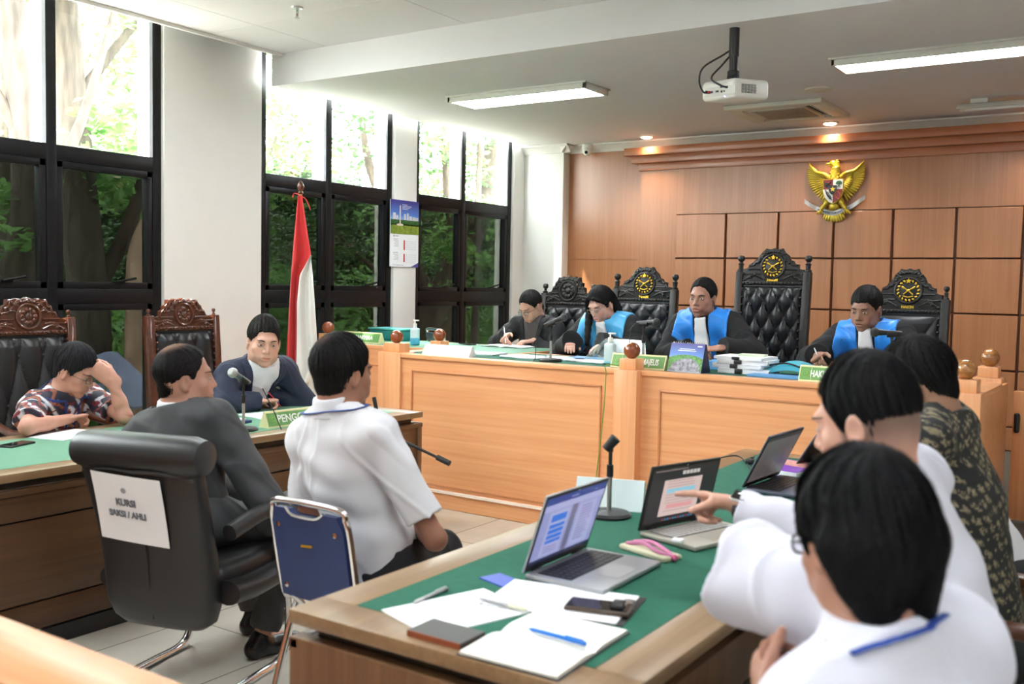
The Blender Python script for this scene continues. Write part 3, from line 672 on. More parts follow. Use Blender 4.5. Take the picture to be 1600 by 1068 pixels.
def scr_pdf(b, S, w, h):
    b.mats = [emis('pdf_dark', (42, 40, 42)), emis('pdf_page', (222, 196, 190)), emis('pdf_blue', (150, 205, 225)), emis('pdf_pink', (228, 160, 160)), emis('pdf_text', (180, 155, 150)), emis('pdf_bar', (205, 200, 195)), emis('pdf_icon', (70, 150, 200)), emis('pdf_icon_red', (190, 70, 80))]
    quad(b, S, -w/2, -h/2, w/2, h/2, 0); quad(b, S, -.30*w, -h*.40, .28*w, h*.27, 1, .0006)
    quad(b, S, -.24*w, .02*h, .2*w, .10*h, 2, .0008); quad(b, S, -.2*w, -.27*h, .2*w, -.19*h, 3, .0008)
    for i in range(12):
        y = .23-i*.05
        if .0 < y < .12 or -.28 < y < -.17: continue
        quad(b, S, -.24*w, y*h, (-.24+.46*(.75+.25*rl.random()))*w, (y+.014)*h, 4, .0008)
    for i in range(5): quad(b, S, (-.05+i*.055)*w, .34*h, (-.005+i*.055)*w, .41*h, 5, .0006)
    for i in range(14): quad(b, S, (-.46+i*.035)*w, .44*h, (-.44+i*.035)*w, .46*h, 4, .0006)
    for i in range(12): quad(b, S, (-.22+i*.04)*w, -.485*h, (-.2+i*.04)*w, -.455*h, 6 if i % 3 else 7, .0006)
def scr_dim(b, S, w, h):
    b.mats = [emis('dim_page', (92, 86, 84)), emis('dim_text', (62, 58, 60)), emis('dim_bar', (48, 46, 48))]
    quad(b, S, -w/2, -h/2, w/2, h/2, 0); quad(b, S, -w/2, .42*h, w/2, h/2, 2, .0006); quad(b, S, -.02*w, -h/2, .01*w, .25*h, 2, .0006)
    for i in range(15):
        y = .22-i*.045; quad(b, S, -.42*w, y*h, -.07*w, (y+.016)*h, 1, .0006); quad(b, S, .06*w, y*h, (.06+.34*(.6+.4*rl.random()))*w, (y+.018)*h, 1, .0006)
def scr_off(b, S, w, h):
    b.mats = [mat('screen_off', (.028, .024, .024), .12)]; quad(b, S, -w/2, -h/2, w/2, h/2, 0)
silver = mat('silver_laptop_shell', (.42, .43, .44), .38, metal=.6, var=.02); warmsil = mat('champagne_laptop_shell', (.50, .47, .40), .4, metal=.5, var=.02); slate = mat('slate_laptop_shell', (.10, .11, .15), .4, metal=.4, var=.03)
silkey = mat('silver_keys', (.45, .44, .41), .45)
laptop(-1.385, 2.315, PI/2, .335, .235, 108, silver, 'silver laptop nearest the papers with blue highlighted text on screen', scr_word)
laptop(-1.30, 2.90, PI/2-.30, .325, .225, 104, warmsil, 'champagne laptop showing a pinkish page that a man points at', scr_pdf, silkey, blackp)
laptop(-1.325, 3.78, PI/2-.05, .36, .24, 116, slate, 'slate grey laptop with a dim two column page', scr_dim)
laptop(-1.30, 4.36, PI/2-.12, .34, .24, 122, slate, 'furthest laptop with a dark blank screen', scr_off)

# ================================================================ THINGS ON THE GREEN TABLE
TZ = .735
def sheet_stack(name, label, cat, cx, cy, z, w, l, yaw, h=.002, n=1, m=None, group=None, jit=.0):
    """A small pile of paper: one sheet or a shut block of n layers."""
    b = MB(); rr = random.Random(sum(map(ord, label)))
    for k in range(n):
        a = (rr.random()-.5)*jit
        b.box((0, 0, h/n*(k+.5)), (w, l, h/n*.96), rot=rotm(0, 0, a))
    for v in b.bm.verts: v.co = V((v.co.x*math.cos(yaw)-v.co.y*math.sin(yaw)+cx, v.co.x*math.sin(yaw)+v.co.y*math.cos(yaw)+cy, v.co.z+z))
    return tag(b.build(name, m or paper), label, cat, group)
def printed(o, w, l, h, yaw, lines=16, m=None):
    """Printed lines as a part of a sheet."""
    b = MB(); rr = random.Random(int(w*1000))
    for i in range(lines):
        y = l*.40-i*l*.8/lines; ww = w*.72*(.7+.3*rr.random())
        b.box((-w*.36+ww/2, y, h+.0003), (ww, l*.012, .0003), rot=None)
    for v in b.bm.verts: v.co = V((v.co.x*math.cos(yaw)-v.co.y*math.sin(yaw), v.co.x*math.sin(yaw)+v.co.y*math.cos(yaw), v.co.z))
    b.build('print', mat('faint_print', (.62, .63, .68), .7), o)
o = sheet_stack('paper_sheet', 'white printed sheets left of the clipboard on the green table', 'paper', -1.375, 1.845, TZ, .21, .297, .12-.45, .003); printed(o, .21, .297, .003, .12-.45)
clip = thing('clipboard', 'clipboard of white sheets with a dark clip under a phone', 'clipboard', (-1.21, 2.055, TZ), -1.36)
b = MB(); b.box((0, 0, .0015), (.225, .36, .003), r=.001); b.build('board', blackp, clip)
b = MB(); b.box((0, -.005, .0045), (.218, .335, .003)); b.build('sheets', paper, clip)
b = MB(); b.box((0, .155, .010), (.10, .028, .012), r=.004); b.box((0, .15, .018), (.03, .02, .006), r=.003); b.build('clip', steel, clip)
blu = mat('blue_folder', s2l((40, 70, 170)), .45)
sheet_stack('folder_tab', 'blue folder corner under the silver laptop edge', 'folder', -1.43, 2.105, TZ+.0, .10, .07, -.3, .004, m=blu)
ph = thing('phone', 'brown cased phone lying on the clipboard sheets', 'phone', (-1.105, 2.045, TZ+.006), -1.30)
b = MB(); b.box((0, 0, .006), (.076, .158, .012), r=.005); b.build('phone_case', mat('brown_phone_case', (.07, .045, .03), .4), ph)
b = MB(); b.box((0, 0, .0124), (.068, .148, .001)); b.build('phone_screen', mat('phone_glass', (.015, .012, .012), .08), ph)
b = MB(); b.box((0, .045, .018), (.05, .03, .012), r=.005); b.build('phone_stand', blackp, ph)
nb_ = thing('notebook', 'open cream notebook with handwriting at the table corner', 'notebook', (-1.095, 1.79, TZ), .03)
b = MB(); b.box((0, 0, .0015), (.245, .33, .003), r=.001); b.build('cover', blackp, nb_)
for sx in (-1, 1):
    b = MB(); b.grid(lambda u, v, sx=sx: (.117*(2*u-1), sx*(.002+.158*v), .004+.010*math.sin(min(1, v*3.0)*PI/2)*(1-.55*v)), 8, 14, thick=.009, tdir=(0, 0, -1)); b.build('pages', paper_c, nb_)
b = MB()
for i in range(9):
    for k in range(3):
        x = -.085+.02*i; b.box((x, -.13+.045*k, .0128-.0012*(2-k)), (.002, .02+.02*rl.random(), .0004))
b.build('handwriting', mat('faint_ink', (.60, .60, .58), .7), nb_)
def pen(x, y, z, yaw, label, body, cap, l=.14):
    r = thing('pen', label, 'pen', (x, y, z), yaw, group='pens on the green table')
    b = MB(); b.tube([(-l/2, 0, .006), (-l*.42, 0, .006), (l*.15, 0, .006)], [.0015, .0048, .005], 10); b.build('barrel', body, r)
    b = MB(); b.tube([(l*.15, 0, .006), (l/2-.004, 0, .006), (l/2, 0, .006)], [.0056, .0056, .003], 10); b.box((l*.30, 0, .0125), (.045, .003, .002)); b.build('cap', cap, r)
pen(-1.075, 1.80, TZ+.013, math.radians(-2), 'blue pen lying across the open notebook', mat('pen_blue', s2l((20, 110, 200)), .3), mat('pen_blue', s2l((20, 110, 200)), .3), .15)
pen(-1.49, 1.885, TZ, math.radians(92), 'grey metal pen on the felt beside the printed sheets', steel, steel, .14)
pen(-1.305, 1.925, TZ+.007, math.radians(-4), 'silver pen lying where the two stacks of sheets meet', steel, mat('pen_cream', (.8, .78, .6), .35), .15)
o = sheet_stack('notebook', 'closed black notebook with brown edge at the table border', 'notebook', -1.295, 1.695, TZ, .145, .092, .0, .014, 1, mat('charcoal_cover', (.055, .05, .048), .5))
b = MB(); b.box((0, -.047, .007), (.145, .002, .013)); b.build('page_edge', mat('brown_edge', s2l((140, 70, 40)), .5), o)
po = thing('glasses_pouch', 'pink strapped pouch beside the champagne laptop', 'pouch', (-1.235, 2.585, TZ), -.35)
b = MB(); b.box((0, 0, .008), (.19, .075, .016), r=.007); b.build('pouch_body', mat('cream_pouch', s2l((196, 190, 160)), .6), po)
for dy in (-.018, .012):
    b = MB(); b.tube(bez([(-.08, dy, .017), (-.02, dy+.012, .028), (.05, dy, .022), (.095, 0, .014)], 6), .006, 8); b.build('strap', mat('pink_strap', s2l((190, 110, 150)), .5), po)
b = MB(); b.ball((.10, 0, .012), .010, 12); b.build('bead', mat('pink_bead', s2l((200, 90, 130)), .3), po)
b = MB(); b.box((-1.19, 2.68, TZ+.028), (.035, .025, .012), r=.005); tag(b.build('eraser', paper, ), 'small white lump lying on the champagne laptop keyboard edge', 'eraser')
bk = thing('book', 'purple book behind the dim screened laptop', 'book', (-1.33, 4.14, TZ), -.2)
b = MB(); b.box((0, 0, .014), (.20, .26, .028), r=.002); b.build('cover', mat('purple_cover', s2l((112, 40, 160)), .4), bk)
b = MB(); b.box((.003, -.002, .014), (.198, .258, .022)); b.build('pages', paper, bk)
b = MB(); b.box((0, .05, .0286), (.18, .12, .001)); b.build('cover_picture', mat('peach_print', s2l((200, 140, 130)), .5, var=.3, vscale=30), bk)
b = MB(); b.tube(bez([(-1.70, 4.22, TZ+.004), (-1.62, 4.26, TZ+.02), (-1.55, 4.20, TZ+.008), (-1.42, 3.95, TZ+.005)], 8), .003, 7); cord = tag(b.build('power_cord', blackp), 'thin black power cord with plug lying across the table border', 'cord')
b = MB(); b.box((.03, .09, .012), (.03, .04, .022), r=.005); b.box((.03, .12, .014), (.008, .02, .03)); b.build('plug', blackp, cord)

# ================================================================ MICROPHONES
def mic_body(r, M, grille_m, body_m, l=.16):
    """Handheld microphone along local +Z (grille at the +Z end)."""
    b = MB(); b.lathe([(0, -l*.5), (.010, -l*.5), (.011, -l*.42), (.013, -.01), (.017, l*.22), (.018, l*.25), (0, l*.25)], 20, m=M); b.build('mic_handle', body_m, r)
    b = MB(); b.lathe([(.019, l*.25), (.0255, l*.31), (.0262, l*.36), (.024, l*.42), (.017, l*.48), (0, l*.5)], 20, m=M); b.build('mic_grille', grille_m, r)
grille = mat('mic_grille_steel', (.50, .50, .50), .4, metal=.8, bump=1, bscale=900); grille_k = mat('mic_grille_black', (.03, .03, .03), .5, bump=1, bscale=900); micgrey = mat('mic_grey', (.16, .20, .22), .35, metal=.4)
def mic_stand(x, y, z, h, label, head, col=blackp, gm=grille_k, bmt=blackp, base=.075, clipdir=None, cable=None):
    """Round based desk stand; head = direction the microphone points (None for an empty clip)."""
    r = thing('microphone_stand', label, 'microphone', (x, y, z), group='desk microphones')
    b = MB(); b.lathe([(0, 0), (base, 0), (base, .008), (base*.9, .016), (.014, .022), (0, .022)], 36); b.build('base', blackp, r)
    b = MB(); b.tube([(0, 0, .02), (0, 0, h*.62)], .008, 12); b.build('pole', steel, r)
    b = MB(); b.tube([(0, 0, h*.60), (0, 0, h*.78)], .0115, 14); b.tube([(0, 0, h*.78), (0, 0, h)], .0065, 10); b.build('collar', blackp, r)
    hd = V(head or clipdir).normalized(); M = frame((0, 0, h+.022), hd)
    b = MB(); b.tube([(0, 0, h-.005), V((0, 0, h+.014))], .009, 10); b.tube([V((0, 0, h+.022))-hd*.026, V((0, 0, h+.022))+hd*.026], [.015, .0185], 14, flat=1.0); b.build('clip', blackr, r)
    if head: mic_body(r, frame(V((0, 0, h+.030))+hd*.03, hd), gm, bmt)
    if cable:
        b = MB(); b.tube(bez([V(c) for c in cable], 8), .0028, 7); b.build('cable', blackp, r)
    return r
mic_stand(-3.955, 3.43, .735, .235, 'desk microphone with silver grille in front of the navy suited man', (.10, -.85, .42), gm=grille, bmt=micgrey, cable=[(.02, .11, .21), (.10, .14, .05), (.22, .12, -.15), (.235, .13, -.5)])
mic_stand(-1.555, 2.93, .735, .225, 'black microphone stand with an empty clip beside the champagne laptop', None, clipdir=(.55, .25, .75))
mic_stand(-3.33, 5.42, 1.022, .22, 'desk microphone before the clerk and the woman judge', (.75, .35, .35), cable=[(-.06, -.03, .225), (-.085, -.04, .15), (-.085, -.05, .02), (-.08, -.08, .005)])
mic_stand(-2.72, 5.52, 1.022, .24, 'desk microphone beside the sleeve of the woman judge', (.95, -.05, .05), cable=[(-.06, 0, .262), (-.09, -.01, .2), (-.08, -.02, .03), (-.05, -.06, .004)])
mic_stand(-1.25, 5.52, 1.022, .24, 'desk microphone before the right judge', (-.95, -.3, .0))
r = thing('microphone_stand', 'black floor stand with slanting boom before the white shirted witness', 'microphone', (-2.90, 3.28, 0), group=None)
b = MB(); b.lathe([(0, 0), (.13, 0), (.13, .012), (.02, .03), (0, .03)], 32); b.build('base', blackp, r)
b = MB(); b.tube([(0, 0, .02), (0, 0, .86)], .010, 12); b.build('pole', blackp, r)
b = MB(); b.box((0, 0, .86), (.05, .035, .05), r=.012); b.ball((.03, -.02, .862), .018, 12); b.build('boom_joint', blackr, r)
b = MB(); b.tube([(-.03, .0, .872), (0, 0, .86), (.30, .06, .755)], .0065, 10); b.tube([(-.01, 0, .86), (-.015, 0, .95), (-.03, 0, 1.0)], .009, 10); b.build('boom', blackp, r)
b = MB(); b.tube([(.285, .058, .760), (.345, .07, .738)], .0125, 12); b.build('boom_tip', blackr, r)
# ================================================================ CHAIRS
leather = mat('black_leather', (.013, .013, .014), .34, bump=.15, bscale=350, spec=.4)
carved_k = mat('carved_black_wood', (.014, .012, .010), .38, var=.35, vscale=40, bump=.25, bscale=120, spec=.35)
carved_b = mat('carved_brown_wood', s2l((82, 40, 20)), .3, var=.4, vscale=25, bump=.2, bscale=90, coat=.4)
gold = mat('gilded_carving', s2l((206, 168, 56)), .35, metal=.7)
def tufts(w, h, nx, ny, depth):
    def f(u, v):
        x = (u-.5)*w; z = v*h
        a = PI*(u*nx + v*ny); c = PI*(u*nx - v*ny)
        d = (abs(math.sin(a)*math.sin(c)))**.42
        edge = min(1, min(u, 1-u)*9)*min(1, min(v, 1-v)*12)
        return (x, -.012-depth*(.25+.75*d)*edge**.5, z)
    return f
def throne(name, label, group, x, y, z0, rz, wm, W=.50, zl0=.50, zl1=1.32, post=1.50, crest=1.56, nx=3, ny=3.5, gilt=True, style='dome', back=True):
    """High carved armchair; local front is -Y, seat centre at the origin."""
    r = thing(name, label, 'chair', (x, y, z0), rz, group=group); yb = .27
    tilt = rotm(math.radians(-4.5)); M = Matrix.Translation((0, yb, 0)) @ tilt
    for s in (-1, 1):
        b = MB(); b.box((s*W/2, 0, (.0+zl1+.10)/2), (.055, .06, zl1+.10), r=.008, m=M)
        for k in range(14): b.ball((s*(W/2-.035), -.03, zl0+.05+k*(zl1-zl0-.08)/13), .009, 8, m=M)
        o = b.build('back_post', wm, r)
        b = MB(); zz = zl1+.10
        if style == 'dome': b.lathe([(.026, 0), (.026, .012), (.017, .02), (.019, .05), (.024, .055), (.015, .062), (.013, .07), (.025, .085), (.027, .10), (.020, .115), (0, .122)], 16, m=M @ Matrix.Translation((s*W/2, 0, zz)) @ Matrix.Scale((post-zz)/.122, 4))
        else: b.lathe([(.024, 0), (.030, .01), (.030, .018), (.016, .028), (.016, .05), (.027, .056), (.031, .075), (.031, .09), (.022, .105), (0, .11)], 16, m=M @ Matrix.Translation((s*W/2, 0, zz)) @ Matrix.Scale((post-zz)/.11, 4))
        b.build('finial', wm, o)
    H = crest-zl1; hw = W/2-.02
    if style == 'dome': half = [(1, 0), (1, .42), (.80, .44), (.80, .56), (.66, .58), (.62, .66), (.52, .68), (.47, .80), (.34, .88), (.26, .99), (.12, .94), (0, 1.0)]
    else: half = [(1, 0), (1, .42), (.74, .45), (.72, .62), (.60, .66), (.62, .78), (.50, .82), (.48, .97), (.34, .93), (.28, 1.0), (.14, .93), (0, 1.03)]
    poly = [(px*hw, pz*H) for px, pz in half] + [(-px*hw, pz*H) for px, pz in half[::-1][1:]]
    Mc = M @ Matrix(((1, 0, 0, 0), (0, 0, -1, .022), (0, 1, 0, zl1), (0, 0, 0, 1)))     # outline plane -> upright, extruded towards the front
    b = MB(); b.prism(poly, .04, m=Mc, r=.006)
    pts = [(px*hw*.93, pz*H*.93, .043) for px, pz in half[3:]]; 
    for s in (-1, 1): b.tube([(s*a, c, d) for a, c, d in pts], .007, 7, m=Mc)
    b.tube([(-hw*.78, H*.42, .043), (-hw*.36, H*.42, .043)], .006, 7, m=Mc); b.tube([(hw*.78, H*.42, .043), (hw*.36, H*.42, .043)], .006, 7, m=Mc)
    b.box((0, .014, .03), (2*hw, .024, .035), r=.004, m=Mc)
    for k in range(17): b.ball((-hw+.02+k*(2*hw-.04)/16, .014, .05), .008, 8, m=Mc)
    for s in (-1, 1):     # carved vines and leaves
        for (a0, c0, a1, c1) in ((.34, .16, .95, .30), (.40, .30, .72, .20), (.5, .24, .9, .14), (.30, .62, .52, .60), (.22, .80, .40, .72)):
            b.tube(bez([(s*a0*hw, c0*H, .042), (s*(a0+a1)/2*hw, (c0+c1)/2*H+.012, .046), (s*a1*hw, c1*H, .042)], 5), .0055, 6, m=Mc)
            b.ball((s*a1*hw, c1*H, .044), (.014, .010, .008), 8, m=Mc); b.ball((s*(a0+a1)/2*hw, (c0+c1)/2*H+.018, .044), (.016, .008, .007), 8, m=Mc)
    for k in range(9): b.ball(((k-4)*.020, H*(.90-.004*(k-4)**2), .040), (.014, .011, .012), 8, m=Mc)
    b.build('crest_rail', wm, r)
    mc = (0, H*.50, .042); R = min(H*.33, .085)
    b = MB(); b.tube([(R*math.cos(i*PI/16), mc[1]+R*math.sin(i*PI/16), .043) for i in range(32)], .010, 8, closed=True, m=Mc); b.lathe([(0, 0), (R, 0), (R*.9, .004), (0, .008)], 28, m=Mc @ Matrix.Translation((0, mc[1], .038)))
    if not gilt:
        for k in range(10): b.ball((R*.55*math.cos(k*PI/5), mc[1]+R*.55*math.sin(k*PI/5), .047), (R*.2, R*.2, .006), 8, m=Mc)
        b.ball((0, mc[1], .048), (R*.3, R*.3, .008), 12, m=Mc)
    mo = b.build('medallion', wm, r)
    if gilt:
        b = MB(); q = R*.78
        for k in range(16): a = PI/2+.42+k*(2*PI-.84)/15; b.ball((q*math.cos(a), mc[1]+q*math.sin(a), .050), (q*.17, q*.11, .006), 8, m=Mc, rot=rotm(0, 0, a+.6))
        st = [((q*.30 if i % 2 == 0 else q*.13)*math.cos(PI/2+i*PI/5) , mc[1]+q*.98+(q*.30 if i % 2 == 0 else q*.13)*math.sin(PI/2+i*PI/5)) for i in range(10)]
        b.prism(st, .010, m=Mc @ Matrix.Translation((0, 0, .046)))
        for s in (-1, 1):
            b.tube([(s*q*.62, mc[1]+q*.42, .050), (0, mc[1]-q*.02, .052), (-s*q*.45, mc[1]-q*.38, .050)], q*.07, 8, m=Mc); b.ball((s*q*.52, mc[1]+q*.30, .052), (q*.22, q*.12, .007), 8, m=Mc, rot=rotm(0, 0, s*.7))
        b.ball((0, mc[1], .053), (q*.2, q*.16, .008), 10, m=Mc); b.tube([(-q*.5, mc[1]-q*.55, .050), (0, mc[1]-q*.68, .052), (q*.5, mc[1]-q*.55, .050)], q*.07, 8, m=Mc)
        b.build('gilt_emblem', gold, mo)
        b = MB(); b.text('HAKIM', .026, Mc @ Matrix.Translation((0, H*.135, .0425)), ext=.003, bold=.0012); b.build('gilt_lettering', gold, r)
    b = MB(); wl = W-.075
    b.box((0, .004, (zl0+zl1)/2), (wl+.03, .03, zl1-zl0), m=M); b.grid(tufts(wl, zl1-zl0-.01, nx, ny, .05), 72, 96, m=M @ Matrix.Translation((0, 0, zl0))); h = zl1-zl0-.01
    for j in range(int(2*ny)+1):
        for i in range(nx+1):
            u = (i + (.5 if j % 2 else 0))/nx; v = j/(2*ny)
            if .05 < u < .95 and .05 < v < .95: b.ball(((u-.5)*wl, -.026, zl0+v*h), (.011, .008, .011), 10, m=M)
    b.build('backrest', leather, r, ang=80)
    b = MB(); b.box((0, -.01, .375), (W, .50, .08), r=.03, seg=3); b.build('seat', leather, r)
    b = MB(); b.box((0, -.01, .315), (W+.03, .52, .07), r=.012)
    for k in range(7): b.ball(((k-3)*.07, -.27, .345), (.03, .008, .022), 8)
    b.build('seat_rail', wm, r)
    for s in (-1, 1):
        for yy in (-.235, .22):
            b = MB(); b.lathe([(.032, .31), (.034, .27), (.022, .24), (.030, .18), (.018, .10), (.026, .05), (.030, .0), (0, 0)], 14, m=Matrix.Translation((s*W/2*.94, yy, 0))); b.build('leg', wm, r)
        b = MB(); b.tube(bez([(s*(W/2+.01), .24, .70), (s*(W/2+.035), 0, .665), (s*(W/2+.035), -.17, .68), (s*(W/2+.03), -.255, .655)], 6), [.022]*7+[.026]*6+[.034]*6, 10); b.tube(bez([(s*(W/2+.02), -.20, .38), (s*(W/2+.03), -.235, .52), (s*(W/2+.03), -.20, .665)], 5), .019, 10); b.ball((s*(W/2+.03), -.245, .655), (.034, .03, .034), 12); b.build('armrest', wm, r)
    return r
J = 'carved black judges chairs'
throne('carved_chair', 'carved black chair with plain crest behind the clerk in black', None, -4.14, 6.64, .2, 0, carved_k, W=.46, zl1=1.15, post=1.33, crest=1.39, gilt=False, style='scroll')
throne('carved_chair', 'carved black chair with gilt emblem behind the woman judge', J, -3.45, 6.64, .2, 0, carved_k, W=.50, zl1=1.20, post=1.42, crest=1.475)
throne('carved_chair', 'tallest carved black chair with gilt emblem right of the middle judge', J, -2.43, 6.64, .2, 0, carved_k, W=.50, zl1=1.345, post=1.565, crest=1.615, nx=4, ny=4)
throne('carved_chair', 'carved black chair with gilt emblem behind the right judge', J, -1.49, 6.64, .2, 0, carved_k, W=.47, zl1=1.17, post=1.36, crest=1.475, nx=1, ny=1.0)
throne('carved_chair', 'carved brown chair with black leather behind the man in batik', 'carved brown chairs', -5.10, 3.15, 0, PI/2, carved_b, W=.52, nx=3, ny=1.2, zl1=1.17, post=1.315, crest=1.385, gilt=False, style='scroll')
throne('carved_chair', 'carved brown chair with black leather behind the navy suited man', 'carved brown chairs', -5.10, 4.22, 0, PI/2, carved_b, W=.52, nx=3, ny=1.2, zl1=1.17, post=1.315, crest=1.38, gilt=False, style='scroll')

# ---- black padded witness chair with a paper sign on its back
vinyl = mat('black_vinyl', (.010, .010, .011), .42, bump=.12, bscale=300, spec=.55)
kc = thing('padded_chair', 'black padded cantilever chair with a paper sign on its back', 'chair', (-3.03, 2.425, 0), math.radians(-165))
def loft(rings, n=40, e=3.2):
    """rings: (z, yc, half width, half thickness)"""
    vs = []; fs = []
    for (z, yc, w, t) in rings:
        for k in range(n):
            a = 2*PI*k/n; c, s = math.cos(a), math.sin(a)
            vs.append((w*math.copysign(abs(c)**(2/e), c), yc+t*math.copysign(abs(s)**(2/e), s), z))
    for i in range(len(rings)-1):
        for k in range(n):
            l = (k+1) % n; fs.append((i*n+k, i*n+l, (i+1)*n+l, (i+1)*n+k))
    fs.append(tuple(range(n-1, -1, -1))); fs.append(tuple((len(rings)-1)*n+k for k in range(n)))
    return vs, fs
rg = [(.26, .20, .10, .03), (.265, .20, .17, .05), (.29, .205, .205, .062), (.35, .215, .228, .072), (.45, .227, .230, .068), (.55, .243, .232, .062), (.65, .270, .234, .058), (.75, .300, .240, .056), (.84, .328, .246, .052), (.88, .338, .24, .04)]
b = MB(); b.raw(*loft(rg)); kb = b.build('backrest', vinyl, kc, ang=50)
b = MB(); b.tube([(-.27, .33, .905), (-.26, .33, .905), (-.215, .33, .905), (.215, .33, .905), (.26, .33, .905), (.27, .33, .905)], [.03, .062, .074, .074, .062, .03], 24, flat=.95); b.build('headroll', vinyl, kc, ang=50)
b = MB(); b.tube([(0, .270, .30), (.0, .295, .45), (0, .307, .55), (0, .330, .65), (0, .358, .75), (0, .382, .84)], .0035, 6); b.build('back_seam', mat('seam_thread', (.008, .008, .008), .7), kb)
b = MB(); b.tube(bez([(-.23, .352, .83), (-.1, .380, .85), (0, .383, .845), (.1, .380, .85), (.23, .352, .83)], 6), .009, 8); b.build('piping', vinyl, kb)
b = MB(); b.box((0, -.05, .44), (.47, .50, .11), r=.05, seg=4); b.build('seat', vinyl, kc)
for s in (-1, 1):
    b = MB(); b.tube(bez([(s*.25, .19, .40), (s*.255, .05, .39), (s*.255, -.12, .395), (s*.25, -.25, .385)], 5), [.055]*16, 14, flat=.8); b.tube(bez([(s*.265, .20, .62), (s*.275, .0, .655), (s*.272, -.2, .64)], 5), .030, 12); b.tube([(s*.27, -.16, .63), (s*.265, -.2, .42)], .018, 10); b.build('armrest', vinyl, kc)
    b = MB(); b.tube(bez([(s*.21, .08, .385), (s*.215, -.10, .38), (s*.225, -.22, .34), (s*.228, -.255, .20), (s*.228, -.235, .07), (s*.228, -.17, .018), (s*.228, 0, .016), (s*.228, .26, .016)], 8), .0155, 12); b.build('runner_tube', chrome, kc)
b = MB(); b.tube([(-.228, .255, .016), (.228, .255, .016)], .0155, 12); b.build('cross_tube', chrome, kc)
# the sign, taped to the back (local +Y side); text reads from behind the chair
SP = Matrix.Translation((.03, .350, .712)) @ rotm(0, 0, PI) @ rotm(PI/2+.29) @ rotm(0, 0, -.06)
sg = MB(); sg.grid(lambda u, v: ((u-.5)*.285, (v-.5)*.262, .004+.006*math.cos((u-.5)*2.2)-.003*math.sin(v*3)), 12, 8, m=SP, thick=.0012, tdir=(0, -1, 0)); so = sg.build('paper_sign', paper, kc)
for tx, ty, ts in (('KURSI', .024, .036), ('SAKSI / AHLI', -.022, .033)):
    b = MB(); b.text(tx, ts, SP @ Matrix.Translation((-.01, ty, .0112)), bold=.0016, ext=.0004, squeeze=.85); b.build('lettering', mat('sign_ink', (.13, .14, .17), .6), so)
b = MB(); b.lathe([(0, 0), (.010, 0), (.010, .0006), (0, .0006)], 20, m=SP @ Matrix.Translation((-.012, .072, .0112))); b.build('seal', mat('sign_seal', (.30, .32, .36), .6), so)

# ---- stacking banquet chairs with blue cloth
bluecloth = mat('navy_chair_vinyl', s2l((32, 52, 100)), .5, var=.05, bump=.15, bscale=300); darkcloth = mat('dark_chair_vinyl', s2l((22, 24, 34)), .5)
def stack_chair(x, y, z0, rz, label, cloth, W=.36, top=.80, notch=True):
    r = thing('stacking_chair', label, 'chair', (x, y, z0), rz, group='chrome framed stacking chairs'); hw = W/2; k = top/.80
    T = lambda z: .19+.07*(z-.42)/.38
    b = MB(); path = [(-hw, -.20, .02), (-hw, .12, .40), (-hw, .19, .46*k), (-hw, T(.7), .70*k), (-hw+.008, T(.77), .765*k), (-hw+.04, T(.80), .797*k)]
    path += [(-x_, y_, z_) for x_, y_, z_ in path[::-1]]; b.tube(bez(path, 5), .0115, 10); b.build('back_frame', chrome, r)
    b = MB(); z1 = .775*k; zb = .46*k; cut = [(.075, z1), (.05, z1-.022), (-.05, z1-.022), (-.075, z1)] if notch else []
    poly = [(-hw+.014, zb), (hw-.014, zb), (hw-.012, z1-.05), (hw-.035, z1)] + cut + [(-hw+.035, z1), (-hw+.012, z1-.05)]
    sh = math.atan2(T(.775)-T(.46), .315*k)
    b.prism(poly, .03, m=Matrix(((1, 0, 0, 0), (0, math.tan(sh), -1, T(.46)+.016-math.tan(sh)*zb), (0, 1, 0, 0), (0, 0, 0, 1))), r=.006); bo = b.build('backrest', cloth, r)
    for s in (-1, 1):
        b = MB()
        for zz in (.715*k, .50*k): b.lathe([(0, -.002), (.009, -.002), (.009, .003), (0, .004)], 12, m=Matrix.Translation((s*(hw-.045), T(zz/k)+.019, zz)) @ rotm(-PI/2)); 
        b.build('bolt', chrome, bo)
    b = MB(); b.box((.01, T(.65)+.0205, .655*k), (.05, .002, .008), rot=rotm(0, .08, 0)); b.build('gold_label', gold, bo)
    if notch:
        b = MB(); b.tube(bez([(-.085, T(.775)+.02, z1+.004), (-.05, T(.775)+.022, z1-.016), (.05, T(.775)+.022, z1-.016), (.085, T(.775)+.02, z1+.004)], 5), .005, 8); b.build('handle_edge', chrome, bo)
    b = MB(); b.box((0, -.04, .445), (W+.03, .40, .05), r=.02, seg=3); b.build('seat', cloth, r)
    for s in (-1, 1):
        b = MB(); b.tube(bez([(s*(hw+.012), -.22, .43), (s*(hw+.012), .0, .43), (s*(hw+.012), .12, .41), (s*(hw+.014), .26, .02)], 6), .0115, 10); b.build('leg', chrome, r)
        for yy in (-.20, .26):
            b = MB(); b.tube([(s*(hw+.004), yy, 0), (s*(hw+.004), yy, .03)], .014, 10); b.build('foot_cap', blackr, r)
    return r
stack_chair(-2.30, 2.52, 0, PI, 'blue stacking chair under the white shirted witness', bluecloth, W=.345, top=.79)
stack_chair(-4.92, 6.62, .2, 2.6, 'dark blue stacking chair left of the clerk in black', darkcloth, W=.40, top=.93, notch=False)
stack_chair(-.30, 2.24, 0, PI*1.5+.12, 'chrome framed chair under the man pointing at the laptop', darkcloth, W=.42, top=.80)
stack_chair(-.19, 1.46, 0, PI*1.5, 'chrome framed chair under the nearest man in glasses', darkcloth, W=.42, top=.80)
